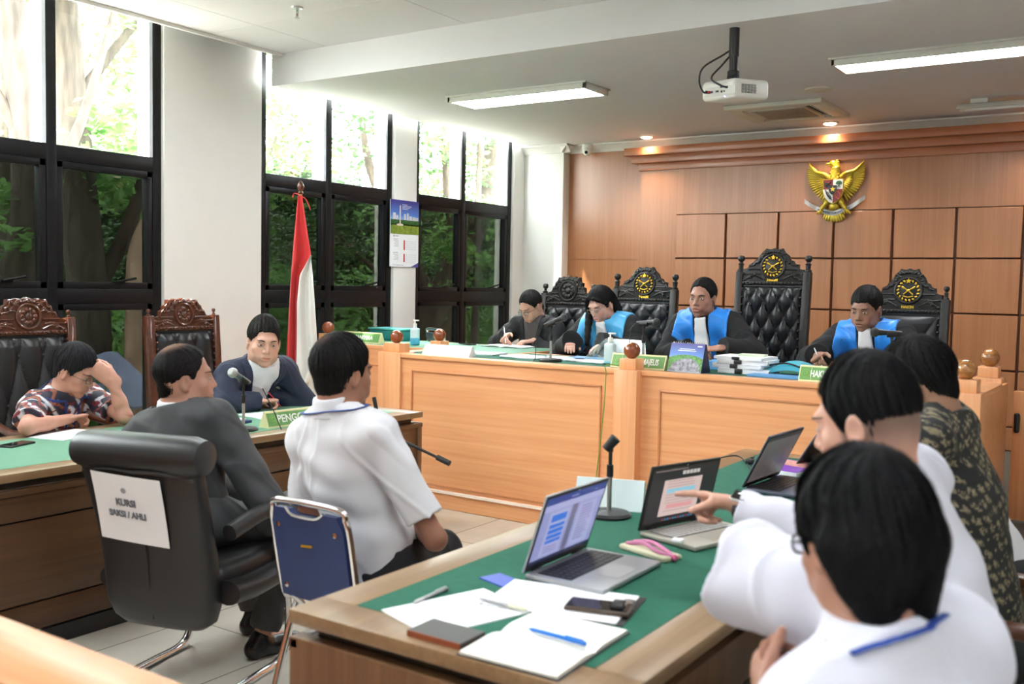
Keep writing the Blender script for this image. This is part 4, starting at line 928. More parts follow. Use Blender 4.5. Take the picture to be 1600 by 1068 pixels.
# ---- wooden visitor armchairs with pale cushions along the right
armw = wood('armchair_wood', s2l((92, 56, 36)), s2l((66, 38, 24)), 1, .3, 1.2, coat=.3); palecush = mat('pale_green_cushion', s2l((198, 208, 192)), .6, var=.03)
def arm_chair(x, y, z0, rz, label):
    r = thing('armchair', label, 'chair', (x, y, z0), rz, group='wooden armchairs with pale cushions')
    for s in (-1, 1):
        b = MB(); b.box((s*.25, .02, .655), (.06, .54, .035), r=.01); b.build('armrest', armw, r)
        for yy in (-.22, .24):
            b = MB(); b.box((s*.25, yy, .32), (.045, .045, .64), r=.006); b.build('leg', armw, r)
        b = MB(); b.box((s*.25, .0, .36), (.03, .46, .06), r=.006); b.build('side_rail', armw, r)
    b = MB(); b.box((0, .27, .86), (.54, .03, .07), r=.01); b.box((0, .26, .60), (.50, .025, .05), r=.008); b.build('back_rail', armw, r)
    for s in (-1, 1):
        b = MB(); b.box((s*.25, .27, .75), (.04, .035, .26), r=.006); b.build('back_post', armw, r)
    b = MB(); b.box((0, -.0, .42), (.46, .50, .09), r=.035, seg=3); b.build('seat_cushion', palecush, r)
    b = MB(); b.box((0, .225, .66), (.45, .08, .34), r=.035, seg=3); b.build('back_cushion', palecush, r); return r
arm_chair(-.22, 4.86, 0, PI*1.5, 'wooden armchair with pale cushions furthest along the right edge')
arm_chair(-.14, 4.10, 0, PI*1.5, 'wooden armchair with pale cushions beside the elbow of the batik wearer')
arm_chair(-.12, 3.02, 0, PI*1.5, 'wooden armchair under the person in black and beige batik')
b = MB(); b.grid(lambda u, v: (-.30+.35*u, 3.86+.40*v, .485+.07*math.sin(u*5+1)*math.sin(v*4)+.10*math.sin(v*PI)*u), 14, 14, thick=.02, tdir=(0, 0, -1)); tag(b.build('jacket', mat('maroon_cloth', s2l((72, 22, 44)), .9, var=.2, bump=.2), ang=80), 'maroon cloth lying on the pale seat at the right edge', 'cloth')

# ================================================================ EMBLEM ON THE WALL
em = thing('eagle_emblem', 'golden eagle emblem with shield and ribbon on the timber wall', 'emblem', (-2.60, 9.105, 2.42))
ME = Matrix(((1, 0, 0, 0), (0, 0, -1, 0), (0, 1, 0, 0), (0, 0, 0, 1)))   # local X right, local Y up, local Z out of the wall
eg = mat('emblem_gold', s2l((205, 178, 62)), .34, metal=.55, var=.1, vscale=60)
for s in (-1, 1):
    b = MB()
    for k in range(17):     # long outer feathers fanned from the wing arm
        t = k/16; root = V((s*(.055+.10*(1-t)**1.2), .125+.03*(1-t)-.12*t, .03)); tip = V((s*(.245+.03*math.sin(t*PI)-.13*t**2), .235-.335*t, .016))
        d = tip-root; b.ball(root.lerp(tip, .5), (.013, d.length*.54, .010), 10, m=ME, rot=rotm(0, 0, math.atan2(-d.x, d.y)))
    for k in range(11):     # short inner feathers
        t = k/10; root = V((s*(.05+.06*(1-t)), .13-.11*t, .045)); tip = V((s*(.15+.03*math.sin(t*PI)-.05*t), .165-.20*t, .04))
        d = tip-root; b.ball(root.lerp(tip, .5), (.011, d.length*.55, .010), 10, m=ME, rot=rotm(0, 0, math.atan2(-d.x, d.y)))
    b.tube(bez([(s*.045, .105, .045), (s*.10, .145, .05), (s*.17, .165, .045), (s*.222, .215, .035), (s*.246, .25, .02)], 5), list(np.linspace(.022, .006, 21)), 10, m=ME)
    b.build('wing', eg, em)
b = MB(); b.ball((0, .02, .035), (.07, .14, .045), 20, m=ME); b.tube(bez([(0, .09, .045), (.008, .16, .05), (.006, .205, .055), (-.012, .235, .055)], 5), [.045]*4+[.038]*6+[.03]*6, 14, m=ME)
for k in range(9):
    for i in range(5): b.ball((-.03+.015*i+(.007 if k % 2 else 0), .09+.015*k, .085-.004*k), (.009, .011, .012), 7, m=ME)
b.ball((-.018, .238, .055), (.032, .026, .026), 14, m=ME); b.ball((-.062, .232, .055), (.024, .010, .012), 10, m=ME); b.ball((-.052, .217, .055), (.018, .007, .010), 10, m=ME)
for k in range(4): b.ball((.012+.006*k, .262-.016*k, .05), (.018, .007, .01), 8, m=ME)
b.build('eagle_body', eg, em)
b = MB()
for k in range(9): a = (k-4)*.16; b.ball((.155*math.sin(a)*.75, -.125-.11*math.cos(a), .03), (.016, .06, .012), 10, m=ME, rot=rotm(0, 0, a*.8))
b.ball((0, -.145, .035), (.05, .05, .035), 14, m=ME); b.build('tail', eg, em)
for s in (-1, 1):
    b = MB(); b.tube(bez([(s*.055, -.09, .045), (s*.075, -.13, .055), (s*.105, -.17, .05), (s*.12, -.19, .05)], 5), [.028]*5+[.022]*6+[.015]*5, 10, m=ME)
    for q in (-1, 0, 1): b.tube(bez([(s*.12, -.19, .05), (s*.12+q*.02, -.20, .062), (s*.125+q*.024, -.218, .055)], 4), .008, 8, m=ME)
    b.build('leg', eg, em)
shape = [(0, -.135), (.04, -.115), (.075, -.075), (.092, -.02), (.092, .092), (-.092, .092), (-.092, -.02), (-.075, -.075), (-.04, -.115)]
b = MB(); b.prism(shape, .018, m=ME @ Matrix.Translation((0, 0, .075)), r=.004); sh = b.build('shield', eg, em)
def half_clip(poly, x0, x1, y0, y1):
    P = list(poly)
    for ax, lim, sg_ in ((0, x0, 1), (0, x1, -1), (1, y0, 1), (1, y1, -1)):
        Q = []
        for i in range(len(P)):
            a, c = P[i], P[(i+1) % len(P)]; ia, ic = sg_*(a[ax]-lim) >= 0, sg_*(c[ax]-lim) >= 0
            if ia: Q.append(a)
            if ia != ic: t = (lim-a[ax])/(c[ax]-a[ax]); Q.append((a[0]+t*(c[0]-a[0]), a[1]+t*(c[1]-a[1])))
        P = Q
    return P
inner = [(x*.93, y*.93) for x, y in shape]
er, ew, ek = mat('emblem_red', s2l((120, 22, 28)), .35), mat('emblem_white', (.8, .8, .8), .4), mat('emblem_black', (.012, .012, .014), .35)
ZS = ME @ Matrix.Translation((0, 0, .093))
for nm, mm, bx in (('shield_field', er, (-1, 0, 0, 1)), ('shield_field', ew, (0, 1, 0, 1)), ('shield_field', ew, (-1, 0, -1, 0)), ('shield_field', er, (0, 1, -1, 0))):
    b = MB(); b.prism(half_clip(inner, *bx), .003, m=ZS); b.build(nm, mm, sh)
ZT = ME @ Matrix.Translation((0, 0, .0965)); b = MB(); b.prism([(x*.38, y*.38) for x, y in shape], .004, m=ZT); b.build('centre_shield', ek, sh)
b = MB(); b.prism([((.026 if i % 2 == 0 else .011)*math.cos(PI/2+i*PI/5), (.026 if i % 2 == 0 else .011)*math.sin(PI/2+i*PI/5)) for i in range(10)], .004, m=ME @ Matrix.Translation((0, 0, .1005))); b.build('star', mat('emblem_star', s2l((240, 214, 90)), .4), sh)
b = MB(); b.ball((.052, .060, .0), (.026, .016, .004), 10, m=ZT); b.ball((.036, .052, 0), (.014, .010, .004), 8, m=ZT); b.ball((.068, .052, 0), (.014, .010, .004), 8, m=ZT); b.tube([(.052, .05, .001), (.052, .022, .001)], .005, 7, m=ZT); b.tube([(.038, .018, .001), (.052, .026, .002), (.066, .018, .001)], .003, 6, m=ZT); b.build('banyan_tree', mat('emblem_green', (.02, .09, .05), .4), sh)
b = MB(); b.ball((-.052, .045, 0), (.022, .016, .004), 10, m=ZT); b.ball((-.052, .028, 0), (.012, .012, .004), 8, m=ZT)
for s in (-1, 1): b.tube(bez([(-.052+s*.012, .052, .001), (-.052+s*.028, .06, .001), (-.052+s*.03, .074, .001)], 4), .004, 6, m=ZT)
b.build('bull_head', ek, sh)
b = MB(); b.tube(bez([(-.062, -.012, .001), (-.05, -.05, .001), (-.02, -.09, .001)], 5), .0035, 6, m=ZT)
for k in range(9): t = k/8; b.ball((-.07+.055*t+.006, -.008-.085*t**.8, .001), (.005, .008, .003), 6, m=ZT)
for k in range(5): t = k/4; b.ball((-.044+.032*t, -.026-.05*t, .001), (.006, .006, .003), 6, m=ZT)
b.build('rice_and_cotton', ek, sh)
b = MB(); b.tube([(.045+.030*math.cos(a)*.62-.016*math.sin(a), -.052+.030*math.sin(a)+.012*math.cos(a), .001) for a in np.linspace(0, 2*PI, 24, endpoint=False)], .004, 6, closed=True, m=ZT); b.build('chain', mat('emblem_chain', s2l((190, 90, 60)), .4, metal=.4), sh)
rib = lambda t: V((.27*t, -.215+.035*abs(t)+.085*t*t+(.02*t if t > 0 else 0), 0))
b = MB(); b.grid(lambda u, v: (lambda p: (p.x, p.y+(v-.5)*.036, .060-.02*abs(2*u-1)+.006*math.sin(u*22)))(rib(2*u-1)), 44, 3, m=ME, thick=.006, tdir=(0, 1, 0)); ro = b.build('ribbon', mat('emblem_ribbon', (.62, .63, .64), .35, metal=.3), em)
b = MB()
for i, ch in enumerate('BHINNEKA TUNGGAL IKA'):
    if ch == ' ': continue
    t = (i-9.5)/9.5*.50; p = rib(t); d = rib(t+.01)-rib(t-.01)
    b.text(ch, .022, ME @ Matrix.Translation((p.x, p.y, .071-.02*abs(t))) @ rotm(0, 0, math.atan2(d.y, d.x)), ext=.0008, bold=.0008, squeeze=.7)
b.build('motto', ek, ro)

# ================================================================ CEILING AND WALL FITTINGS
pj = thing('projector', 'white projector hanging from a black pole below the lowered ceiling', 'projector', (-2.17, 5.47, 3.0)); MP = Matrix.Translation((0, 0, -.355)) @ rotm(0, 0, math.radians(-23)) @ rotm(math.radians(4), math.radians(3), 0)
pjw = mat('projector_white', (.78, .77, .72), .42, var=.02)
b = MB(); b.tube([(0, 0, 0), (0, 0, -.16)], .029, 20); b.tube([(0, 0, -.15), (0, 0, -.275)], .025, 20); b.build('ceiling_pole', blackp, pj)
b = MB(); b.lathe([(0, -.27), (.034, -.27), (.034, -.245), (.028, -.24), (0, -.24)], 18); b.box((0, 0, -.285), (.06, .05, .03), r=.006); b.build('pole_joint', blackr, pj)
b = MB(); b.box((0, .02, 0), (.27, .28, .112), r=.026, seg=4, m=MP); bd = b.build('projector_body', pjw, pj)
b = MB()
for i in range(5):
    for k in range(8): b.box((.1352, -.06+.024*i, -.022+.0062*k), (.002, .020, .0032), m=MP)
b.build('vent_grille', dark, bd)
b = MB(); b.box((.02, -.121, -.008), (.24, .003, .05), r=.001, m=MP)
b.build('port_panel', mat('port_panel', (.66, .65, .60), .5), bd)
for i, (x, z, w, h, mm) in enumerate(((-.05, -.008, .03, .012, 'p_blue'), (-.0, -.008, .022, .01, 'p_k'), (.035, -.012, .012, .012, 'p_k'), (.035, .012, .02, .006, 'p_k'), (.055, -.012, .008, .008, 'p_k'), (.075, .008, .016, .012, 'p_k'))):
    b = MB(); b.box((x, -.1235, z), (w, .004, h), m=MP); b.build('port', mat('port_blue' if mm == 'p_blue' else 'port_black', (.1, .13, .3) if mm == 'p_blue' else (.02, .02, .02), .5), bd)
b = MB(); b.tube(bez([MP @ V((-.06, -.125, -.008)), MP @ V((-.075, -.16, -.005)), (-.165, -.10, -.30), (-.15, -.08, -.22), (-.06, -.02, -.15), (-.02, 0, -.12)], 6), .0055, 8); b.tube([MP @ V((-.06, -.122, -.008)), MP @ V((-.068, -.148, -.007))], .009, 8); cb = b.build('cable', blackp, pj)
b = MB(); b.box((-.062, -.132, -.008), (.026, .02, .014), r=.003, m=MP); b.build('red_plug', mat('red_plug', (.55, .03, .03), .4), cb)
b = MB(); b.tube(bez([MP @ V((.075, -.125, .008)), MP @ V((.05, -.15, .02)), (-.10, -.08, -.285), (-.06, -.03, -.21), (-.02, 0, -.15)], 6), .0055, 8); b.build('power_cable', blackp, pj)
b = MB(); b.lathe([(0, 0), (.012, 0), (.012, .006), (0, .006)], 12, m=MP @ Matrix.Translation((.09, .12, -.05))); b.build('foot', blackp, pj)
b = MB(); b.ball((.055, -.118, -.040), .004, 8, m=MP); b.build('status_light', mat('violet_led', (.2, .1, .6), .3, emit=((.45, .35, 1), 3)), bd)
b = MB(); b.lathe([(0, 0), (.045, 0), (.045, .02), (.035, .024), (0, .024)], 20, m=MP @ Matrix.Translation((.05, .16, 0)) @ rotm(-PI/2)); b.build('lens', mat('lens_glass', (.02, .02, .03), .1), bd)

ac = thing('air_conditioner', 'cream square cassette air conditioner in the lowered ceiling', 'air conditioner', (-2.745, 8.13, ZL)); acm = mat('cassette_cream', (.72, .69, .58), .5, var=.02)
b = MB()
for (x, y, w, d) in ((0, -.345, .80, .11), (0, .345, .80, .11), (-.345, 0, .11, .58), (.345, 0, .11, .58)): b.box((x, y, -.018), (w, d, .036), r=.006)
b.build('panel_frame', acm, ac)
b = MB(); b.box((0, 0, -.006), (.60, .60, .012)); b.build('recess', dark, ac)
for (x, y, w, d, rx, ry) in ((0, -.27, .46, .05, .5, 0), (0, .27, .46, .05, -.5, 0), (-.27, 0, .05, .46, 0, -.5), (.27, 0, .05, .46, 0, .5)):
    b = MB(); b.box((x, y, -.028), (w, d, .006), rot=rotm(rx, ry, 0)); b.build('louvre', acm, ac)
b = MB(); b.box((0, 0, -.026), (.46, .46, .02), r=.005)
for i in range(22): b.box((-.20+.019*i, 0, -.038), (.006, .40, .006))
b.build('intake_grille', mat('cassette_grille', (.48, .43, .34), .5), ac)
b = MB(); b.lathe([(0, -.018), (.07, -.016), (.095, -.010), (.10, 0), (0, 0)], 32); sp = b.build('ceiling_speaker', acm, loc=(0, 0, 0)); sp.location = (-2.27, 7.40, ZL); tag(sp, 'round cream ceiling disc above the air conditioner', 'speaker')
cv = thing('security_camera', 'white dome security camera in the corner above the timber wall', 'camera', (-5.20, 9.11, 2.93))
b = MB(); b.lathe([(.03, .07), (.052, .06), (.055, .03), (.05, .0), (.035, -.02), (0, -.02)], 24, m=rotm(.0)); b.build('camera_housing', trimw, cv)
b = MB(); b.ball((.012, -.028, -.012), .046, 20); b.build('camera_ball', trimw, cv)
b = MB(); b.ball((.024, -.062, -.026), .018, 14); b.build('camera_lens', mat('lens_glass', (.02, .02, .03), .1), cv)
spk = thing('fire_sprinkler', 'small metal fire sprinkler under the higher ceiling', 'sprinkler', (-4.70, 4.50, ZH))
b = MB(); b.lathe([(0, 0), (.04, 0), (.036, -.008), (.012, -.012), (0, -.012)], 24); b.build('escutcheon', steel, spk)
b = MB(); b.tube([(0, 0, -.01), (0, 0, -.035)], .009, 12); b.tube([(-.008, 0, -.03), (-.010, 0, -.055), (0, 0, -.066)], .003, 6); b.tube([(.008, 0, -.03), (.010, 0, -.055), (0, 0, -.066)], .003, 6); b.lathe([(0, -.066), (.016, -.066), (.016, -.069), (0, -.069)], 16); b.build('sprinkler_head', steel, spk)
b = MB(); b.ball((0, 0, -.046), (.003, .003, .011), 8); b.build('red_bulb', mat('red_bulb', (.5, .05, .05), .2), spk)

# ---- wall calendar
cal = thing('wall_calendar', 'hanging wall calendar with monument photograph between two windows', 'calendar', (XW+.012, 7.045, 1.655)); MC = Matrix(((0, 0, 1, 0), (1, 0, 0, 0), (0, 1, 0, 0), (0, 0, 0, 1)))
b = MB(); b.box((0, .305, -.004), (.40, .61, .006), m=MC); b.build('backing', paper, cal)
b = MB(); b.box((0, .15, 0), (.40, .30, .003), m=MC); dp = b.build('date_page', paper, cal)
cr_, cg, cgr = mat('print_red', s2l((200, 50, 40)), .6), ink, mat('print_violet', s2l((90, 80, 160)), .6)
b = MB()
for z0, z1 in ((.155, .245), (.045, .12)): b.box((-.005, (z0+z1)/2, .002), (.018, z1-z0, .001), m=MC)
b.build('sunday_column', cr_, dp)
b = MB()
for z0 in (.235, .112):
    for i in range(6):
        for k in range(5): b.box((.03+.025*i, z0-.018*k, .002), (.010, .004, .001), m=MC)
    for k in range(5): b.box((-.12+.01*(k % 2), z0-.012*k+.0, .002), (.07-.02*(k % 2), .003, .001), m=MC)
b.text('MEI 2025', .016, MC @ Matrix.Translation((-.125, .25, .002)), ext=.0004); b.text('JUNI 2025', .016, MC @ Matrix.Translation((-.125, .128, .002)), ext=.0004); b.box((-.15, .28, .002), (.014, .016, .001), m=MC); b.box((-.11, .28, .002), (.05, .006, .001), m=MC); b.box((-.09, .016, .002), (.16, .004, .001), m=MC)
b.build('date_print', cg, dp)
b = MB(); b.raw([(.20, 0, .0022), (.20, .045, .0022), (.09, 0, .0022)], [(0, 1, 2)], m=MC); b.build('corner_print', cgr, dp)
def photo_material():
    m, nt, p = _nt('calendar_sky'); tc = nt.nodes.new('ShaderNodeTexCoord'); sp = nt.nodes.new('ShaderNodeSeparateXYZ'); nt.links.new(tc.outputs['Generated'], sp.inputs[0])
    c = _ramp(nt, sp.outputs['Z'], [(.25, s2l((190, 215, 240))), (.55, s2l((80, 130, 210))), (.95, s2l((60, 60, 140)))])
    nt.links.new(c, p.inputs['Base Color']); p.inputs['Roughness'].default_value = .35; return m
b = MB(); b.box((0, .455, 0), (.40, .31, .004), m=MC); pg = b.build('photo_page', photo_material(), cal)
b = MB()
for (x, y, w, h) in ((-.15, .46, .04, .06), (-.11, .45, .03, .04), (.0, .455, .03, .06), (.04, .46, .025, .07), (.08, .45, .04, .04), (.13, .448, .04, .035), (.165, .445, .05, .03)): b.box((x, y, .003), (w, h, .001), m=MC)
b.build('printed_towers', mat('print_towers', s2l((205, 205, 210)), .5, var=.15, vscale=60), pg)
b = MB(); b.box((0, .405, .0035), (.40, .05, .001), m=MC); b.build('printed_trees', mat('print_trees', s2l((40, 88, 40)), .5, var=.5, vscale=50), pg)
b = MB(); b.box((0, .345, .0035), (.40, .09, .001), m=MC); b.build('printed_lawn', mat('print_lawn', s2l((120, 140, 50)), .5, var=.45, vscale=18), pg)
b = MB(); b.box((-.07, .475, .0045), (.014, .17, .001), m=MC); b.lathe([(0, 0), (.03, 0), (.03, .001), (0, .001)], 20, m=MC @ Matrix.Translation((-.07, .385, .004)) @ Matrix.Diagonal((1.6, .35, 1, 1))); b.build('printed_monument', mat('print_monument', s2l((225, 215, 205)), .5), pg)
b = MB()
for k, w in enumerate((.07, .13, .11, .08)): b.box((-.04+w/2, .57-.013*k, .0035), (w, .004, .001), m=MC)
b.build('printed_title', paper, pg)

# ---- flag on its pole
fl = thing('flag', 'red and white flag hanging from a wooden pole beside the windows', 'flag', (-5.28, 5.10, 0)); fx = V((.83, .556, 0)); fy = V((.556, -.83, 0))
b = MB(); b.tube([(0, 0, .03), (0, 0, 2.14)], .0135, 12); b.build('pole', wood('pole_wood', s2l((190, 130, 70)), s2l((165, 105, 55)), 2, .35, 2), fl)
b = MB(); b.lathe([(.012, 2.13), (.022, 2.14), (.014, 2.155), (.020, 2.165), (.027, 2.185), (.022, 2.205), (.008, 2.225), (0, 2.235)], 18); b.build('finial', carved_b, fl)
b = MB(); b.lathe([(0, 0), (.17, 0), (.17, .03), (.05, .05), (.03, .12), (0, .12)], 28); b.build('base', carved_b, fl)
zs_ = [2.13, 2.0, 1.85, 1.69, 1.55, 1.35, 1.1, .9, .72]
def fcurve(tab, z): return float(np.interp(-z, [-a for a in zs_], tab))
redL = [-.012, -.025, -.038, -.05, -.06, -.072, -.085, -.095, -.10]; redR = [.014, .035, .06, .088, .015, -.005, -.008, -.010, -.012]
whL = [.014, .035, .06, .086, .010, -.012, -.014, -.016, -.016]; whR = [.015, .036, .062, .088, .105, .118, .132, .145, .04]
def cloth(L, R, z0, z1, ph, off):
    def f(u, v):
        z = z0+(z1-z0)*v; l, r_ = fcurve(L, z), fcurve(R, z); s_ = l+(r_-l)*u; amp = min(1, (2.16-z)*1.6)
        d = off+amp*(.020*math.sin(u*7+ph)+.012*math.sin(u*13+z*3+ph)+.01*math.sin(z*5))
        p = fx*s_+fy*(.02+d); return (p.x, p.y, z+.012*math.sin(u*6+ph)*(v > .95))
    return f
b = MB(); b.grid(cloth(redL, redR, 2.12, .68, .3, .0), 22, 60, thick=.003, tdir=fy); b.build('red_band', mat('flag_red', s2l((196, 32, 34)), .75, sheen=.2), fl, ang=80)
b = MB(); b.grid(cloth(whL, whR, 1.695, .72, 1.4, .008), 26, 50, thick=.003, tdir=fy); b.build('white_band', mat('flag_white', (.80, .79, .74), .75, sheen=.2), fl, ang=80)
b = MB(); b.grid(lambda u, v: tuple(fx*(.05+.11*u*(1-.3*v)+.01*math.sin(v*5))+fy*(-.02+.02*math.sin(u*8+v*2))+V((0, 0, 1.05-.55*v-.10*u))), 14, 30, thick=.003, tdir=fy); b.build('white_fold', MATS['flag_white'], fl, ang=80)
b = MB(); b.tube(bez([(0, 0, 2.12), (.03, .02, 2.10), (.055, .03, 2.05), (.06, .04, 2.02)], 4), .004, 6); b.tube(bez([(0, 0, 2.12), (-.04, -.02, 2.14), (-.05, -.03, 2.11)], 4), .004, 6); b.build('tie_cord', MATS['flag_red'], fl)

# ================================================================ THINGS ON THE BENCH AND CLERK DESK
BZ = 1.022
def bottle(x, y, z, label, liquid, fill, clearm):
    r = thing('sanitizer_bottle', label, 'bottle', (x, y, z))
    b = MB(); b.box((0, 0, .0675), (.072, .045, .135), r=.015, seg=3); b.tube([(0, 0, .13), (0, 0, .150)], [.018, .014], 14); b.build('bottle_body', clearm, r)
    b = MB(); b.box((0, 0, fill/2+.002), (.073, .046, fill), r=.012, seg=3); b.build('liquid', liquid, r)
    b = MB(); b.tube([(0, 0, .145), (0, 0, .170)], .015, 14); b.tube([(0, 0, .17), (0, 0, .19)], .005, 8); b.box((.012, 0, .195), (.05, .016, .010), r=.004); b.build('pump', trimw, r)
bottle(-4.93, 5.99, BZ, 'white pump bottle with blue liquid on the clerk desk', mat('blue_liquid', s2l((95, 180, 220)), .3), .065, mat('milky_bottle', s2l((214, 232, 240)), .35))
bottle(-2.93, 5.48, BZ, 'clear pump bottle with little blue liquid on the bench', mat('pale_blue_liquid', s2l((150, 205, 220)), .25), .03, mat('pale_clear_bottle', s2l((196, 214, 216)), .2))
tb = thing('storage_box', 'translucent teal box behind the turned balls on the clerk desk', 'box', (-5.50, 6.40, BZ))
b = MB(); b.box((0, 0, .045), (.36, .22, .09), r=.012); b.build('box_body', mat('teal_plastic', s2l((40, 130, 135)), .3), tb); b = MB(); b.box((0, 0, .096), (.38, .24, .014), r=.005); b.build('lid', mat('teal_lid', s2l((90, 175, 175)), .3), tb)
def small_phone(x, y, z, yaw, label):
    r = thing('phone', label, 'phone', (x, y, z), yaw); b = MB(); b.box((0, 0, .005), (.075, .155, .010), r=.004); b.build('phone_body', blackp, r); b = MB(); b.box((0, 0, .0102), (.069, .147, .0006)); b.build('phone_screen', MATS['phone_glass'], r)
small_phone(-4.72, 6.40, BZ, 1.2, 'black phone lying on the clerk desk'); small_phone(-4.36, 2.46, TZ, .35, 'black phone lying by the elbow of the man in batik')
nb2 = thing('notebook', 'open white notebook under the hands of the clerk', 'notebook', (-4.34, 6.44, BZ), 0)
for s in (-1, 1):
    b = MB(); b.grid(lambda u, v, s=s: (s*.19*v, -.12+.24*u, .004+.012*math.sin(min(1, v*3)*PI/2)*(1-.6*v)), 4, 10, thick=.006, tdir=(0, 0, -1)); b.build('pages', paper, nb2)
pr = random.Random(9)
for i, (x, y, yaw, w, l, lab) in enumerate(((-4.02, 5.62, .1, .30, .21, 'white sheet left end of the bench beside the tent card'), (-3.62, 5.58, -.15, .30, .21, 'white sheets on the bench in front of the clerk'), (-3.36, 5.66, .2, .30, .21, 'white sheets under the desk microphone of the clerk'), (-3.12, 5.60, -.1, .32, .22, 'white sheets in front of the woman judge'))):
    sheet_stack('paper_sheet', lab, 'paper', x, y, BZ, w, l, yaw, .010, 3, group='loose sheets on the bench', jit=.3)
fd = sheet_stack('folder', 'blue edged folder lying on sheets before the woman judge', 'folder', -3.22, 5.76, BZ, .30, .18, .1, .012, m=mat('pale_blue_folder', s2l((120, 160, 215)), .5))
acy = thing('acrylic_panel', 'slanting translucent teal panel before the woman judge', 'panel', (-2.98, 5.63, BZ), -.05)
tealm = glass('teal_acrylic', (.62, .78, .78), .10, .15)
b = MB(); b.prism([(-.24, 0), (.24, 0), (.19, .16), (-.10, .16)], .006, m=rotm(math.radians(68))); b.build('slanted_sheet', tealm, acy); b = MB(); b.box((0, .10, .003), (.46, .20, .006)); b.build('base_sheet', tealm, acy)
dc = thing('desk_calendar', 'standing desk calendar with mountain picture on the bench', 'calendar', (-2.345, 5.36, BZ), -.10)
b = MB(); b.prism([(-.055, 0), (.055, 0), (.004, .165), (-.004, .165)], .225, m=Matrix(((0, 0, 1, -.1125), (1, 0, 0, 0), (0, 1, 0, 0), (0, 0, 0, 1)))); b.build('easel', mat('navy_card', s2l((22, 30, 60)), .5), dc)
FM = Matrix.Translation((0, -.058, 0)) @ rotm(PI/2-math.atan(.051/.165)); 
b = MB(); b.box((0, .087, .001), (.222, .172, .002), m=FM); pgc = b.build('picture_page', photo_material() if 'calendar_sky' not in bpy.data.materials else bpy.data.materials['calendar_sky'], dc)
b = MB(); b.prism([(-.111, .004), (.111, .004), (.111, .085), (.06, .10), (.0, .105), (-.06, .10), (-.111, .085)], .0006, m=FM @ Matrix.Translation((0, 0, .002))); b.build('printed_forest', mat('print_forest', s2l((84, 140, 60)), .5, var=.45, vscale=70), pgc)
b = MB(); b.prism([(-.105, .004), (.105, .004), (.095, .045), (.06, .075), (.02, .085), (-.04, .075), (-.08, .05)], .0006, m=FM @ Matrix.Translation((0, 0, .0028))); b.build('printed_rocks', mat('print_rocks', s2l((140, 140, 150)), .5, var=.6, vscale=60), pgc)
b = MB(); b.text('SELAMAT TAHUN BARU', .011, FM @ Matrix.Translation((0, .142, .0024)), ext=.0003) if False else None
for k, w in enumerate((.10, .12)): b.box((0, .138-.010*k, .0025), (w, .004, .0006), m=FM)
b.box((.08, .157, .0025), (.03, .006, .0006), m=FM); b.build('printed_title', paper, pgc)
for i in range(14): 
    if i == 0: b = MB()
    b.tube([(-.10+.0154*i+.004*math.cos(a), -.004+.006*math.sin(a)*1.0, .168+.006*math.cos(a)) for a in np.linspace(0, 2*PI, 8, endpoint=False)], .001, 5, closed=True)
b.build('wire_binding', chrome, dc)
cyan_f = mat('cyan_folder', s2l((62, 168, 190)), .5); skyf = mat('sky_blue_folder', s2l((92, 150, 200)), .5)
FP = [(-2.09, 5.52)]
z = BZ
for i, (dx, yaw, h, lab, mm) in enumerate(((0.02, .05, .030, 'lowest thick bundle of the document pile on the bench', paper), (-.01, -.06, .026, 'second bundle of the document pile on the bench', paper), (.015, .02, .024, 'third bundle of the document pile on the bench', paper), (.0, -.1, .018, 'top bundle of the document pile on the bench', paper))):
    o = sheet_stack('document_bundle', lab, 'documents', -2.07+dx, 5.55, z, .30, .22, yaw, h, 5, mm, 'bundles of the document pile', .08)
    b = MB(); b.box((-.02, -.11, h*.5), (.045, .02, h*.96), r=.004); b.build('binder_clip', blackp, o); z += h
sheet_stack('document_bundle', 'pale green booklet on top of the document pile', 'documents', -2.03, 5.56, z, .15, .10, .1, .012, m=mat('pale_green_booklet', s2l((205, 215, 190)), .5))
o = thing('folder', 'cyan folder bulging over the right side of the document pile', 'folder', (-1.80, 5.58, BZ))
b = MB(); b.grid(lambda u, v: (-.13+.26*u, -.10+.22*v, .03+.055*math.sin(u*PI*.9)*(.6+.4*math.sin(v*3))), 12, 8, thick=.028, tdir=(0, 0, -1)); b.build('folder_cover', cyan_f, o, ang=80)
b = MB(); b.tube(bez([(-.10, -.105, .06), (0, -.108, .075), (.10, -.104, .05)], 5), .005, 6); b.build('tie', blackp, o)
sheet_stack('folder', 'flat sky blue folder right of the document pile', 'folder', -1.80, 5.40, BZ, .36, .14, -.03, .012, m=skyf)
sheet_stack('folder', 'upright blue folder edge behind the desk calendar', 'folder', -2.20, 5.72, BZ, .30, .20, .2, .05, m=skyf)
o = thing('paper_sheet', 'loose curled white sheets at the right end of the bench', 'paper', (-1.02, 5.62, BZ))
for k in range(2):
    b = MB(); b.grid(lambda u, v, k=k: (-.10+.22*u+.02*k, -.09+.16*v-.06*k, .01+.05*(1-k*.5)*u*u+.015*math.sin(v*4)+.004*k), 10, 8, thick=.004, tdir=(0, 0, -1)); b.build('sheet', paper, o, ang=80)
b = MB(); b.tube(bez([(-2.74, 5.30, 1.03), (-2.79, 5.18, 1.045), (-2.785, 5.165, .98), (-2.79, 5.16, .8), (-2.82, 5.165, .5), (-2.86, 5.17, .2), (-2.87, 5.12, .004)], 8), .0032, 7); tag(b.build('cable', mat('green_cable', s2l((110, 150, 50)), .5)), 'thin green cable hanging down the front of the bench', 'cable')
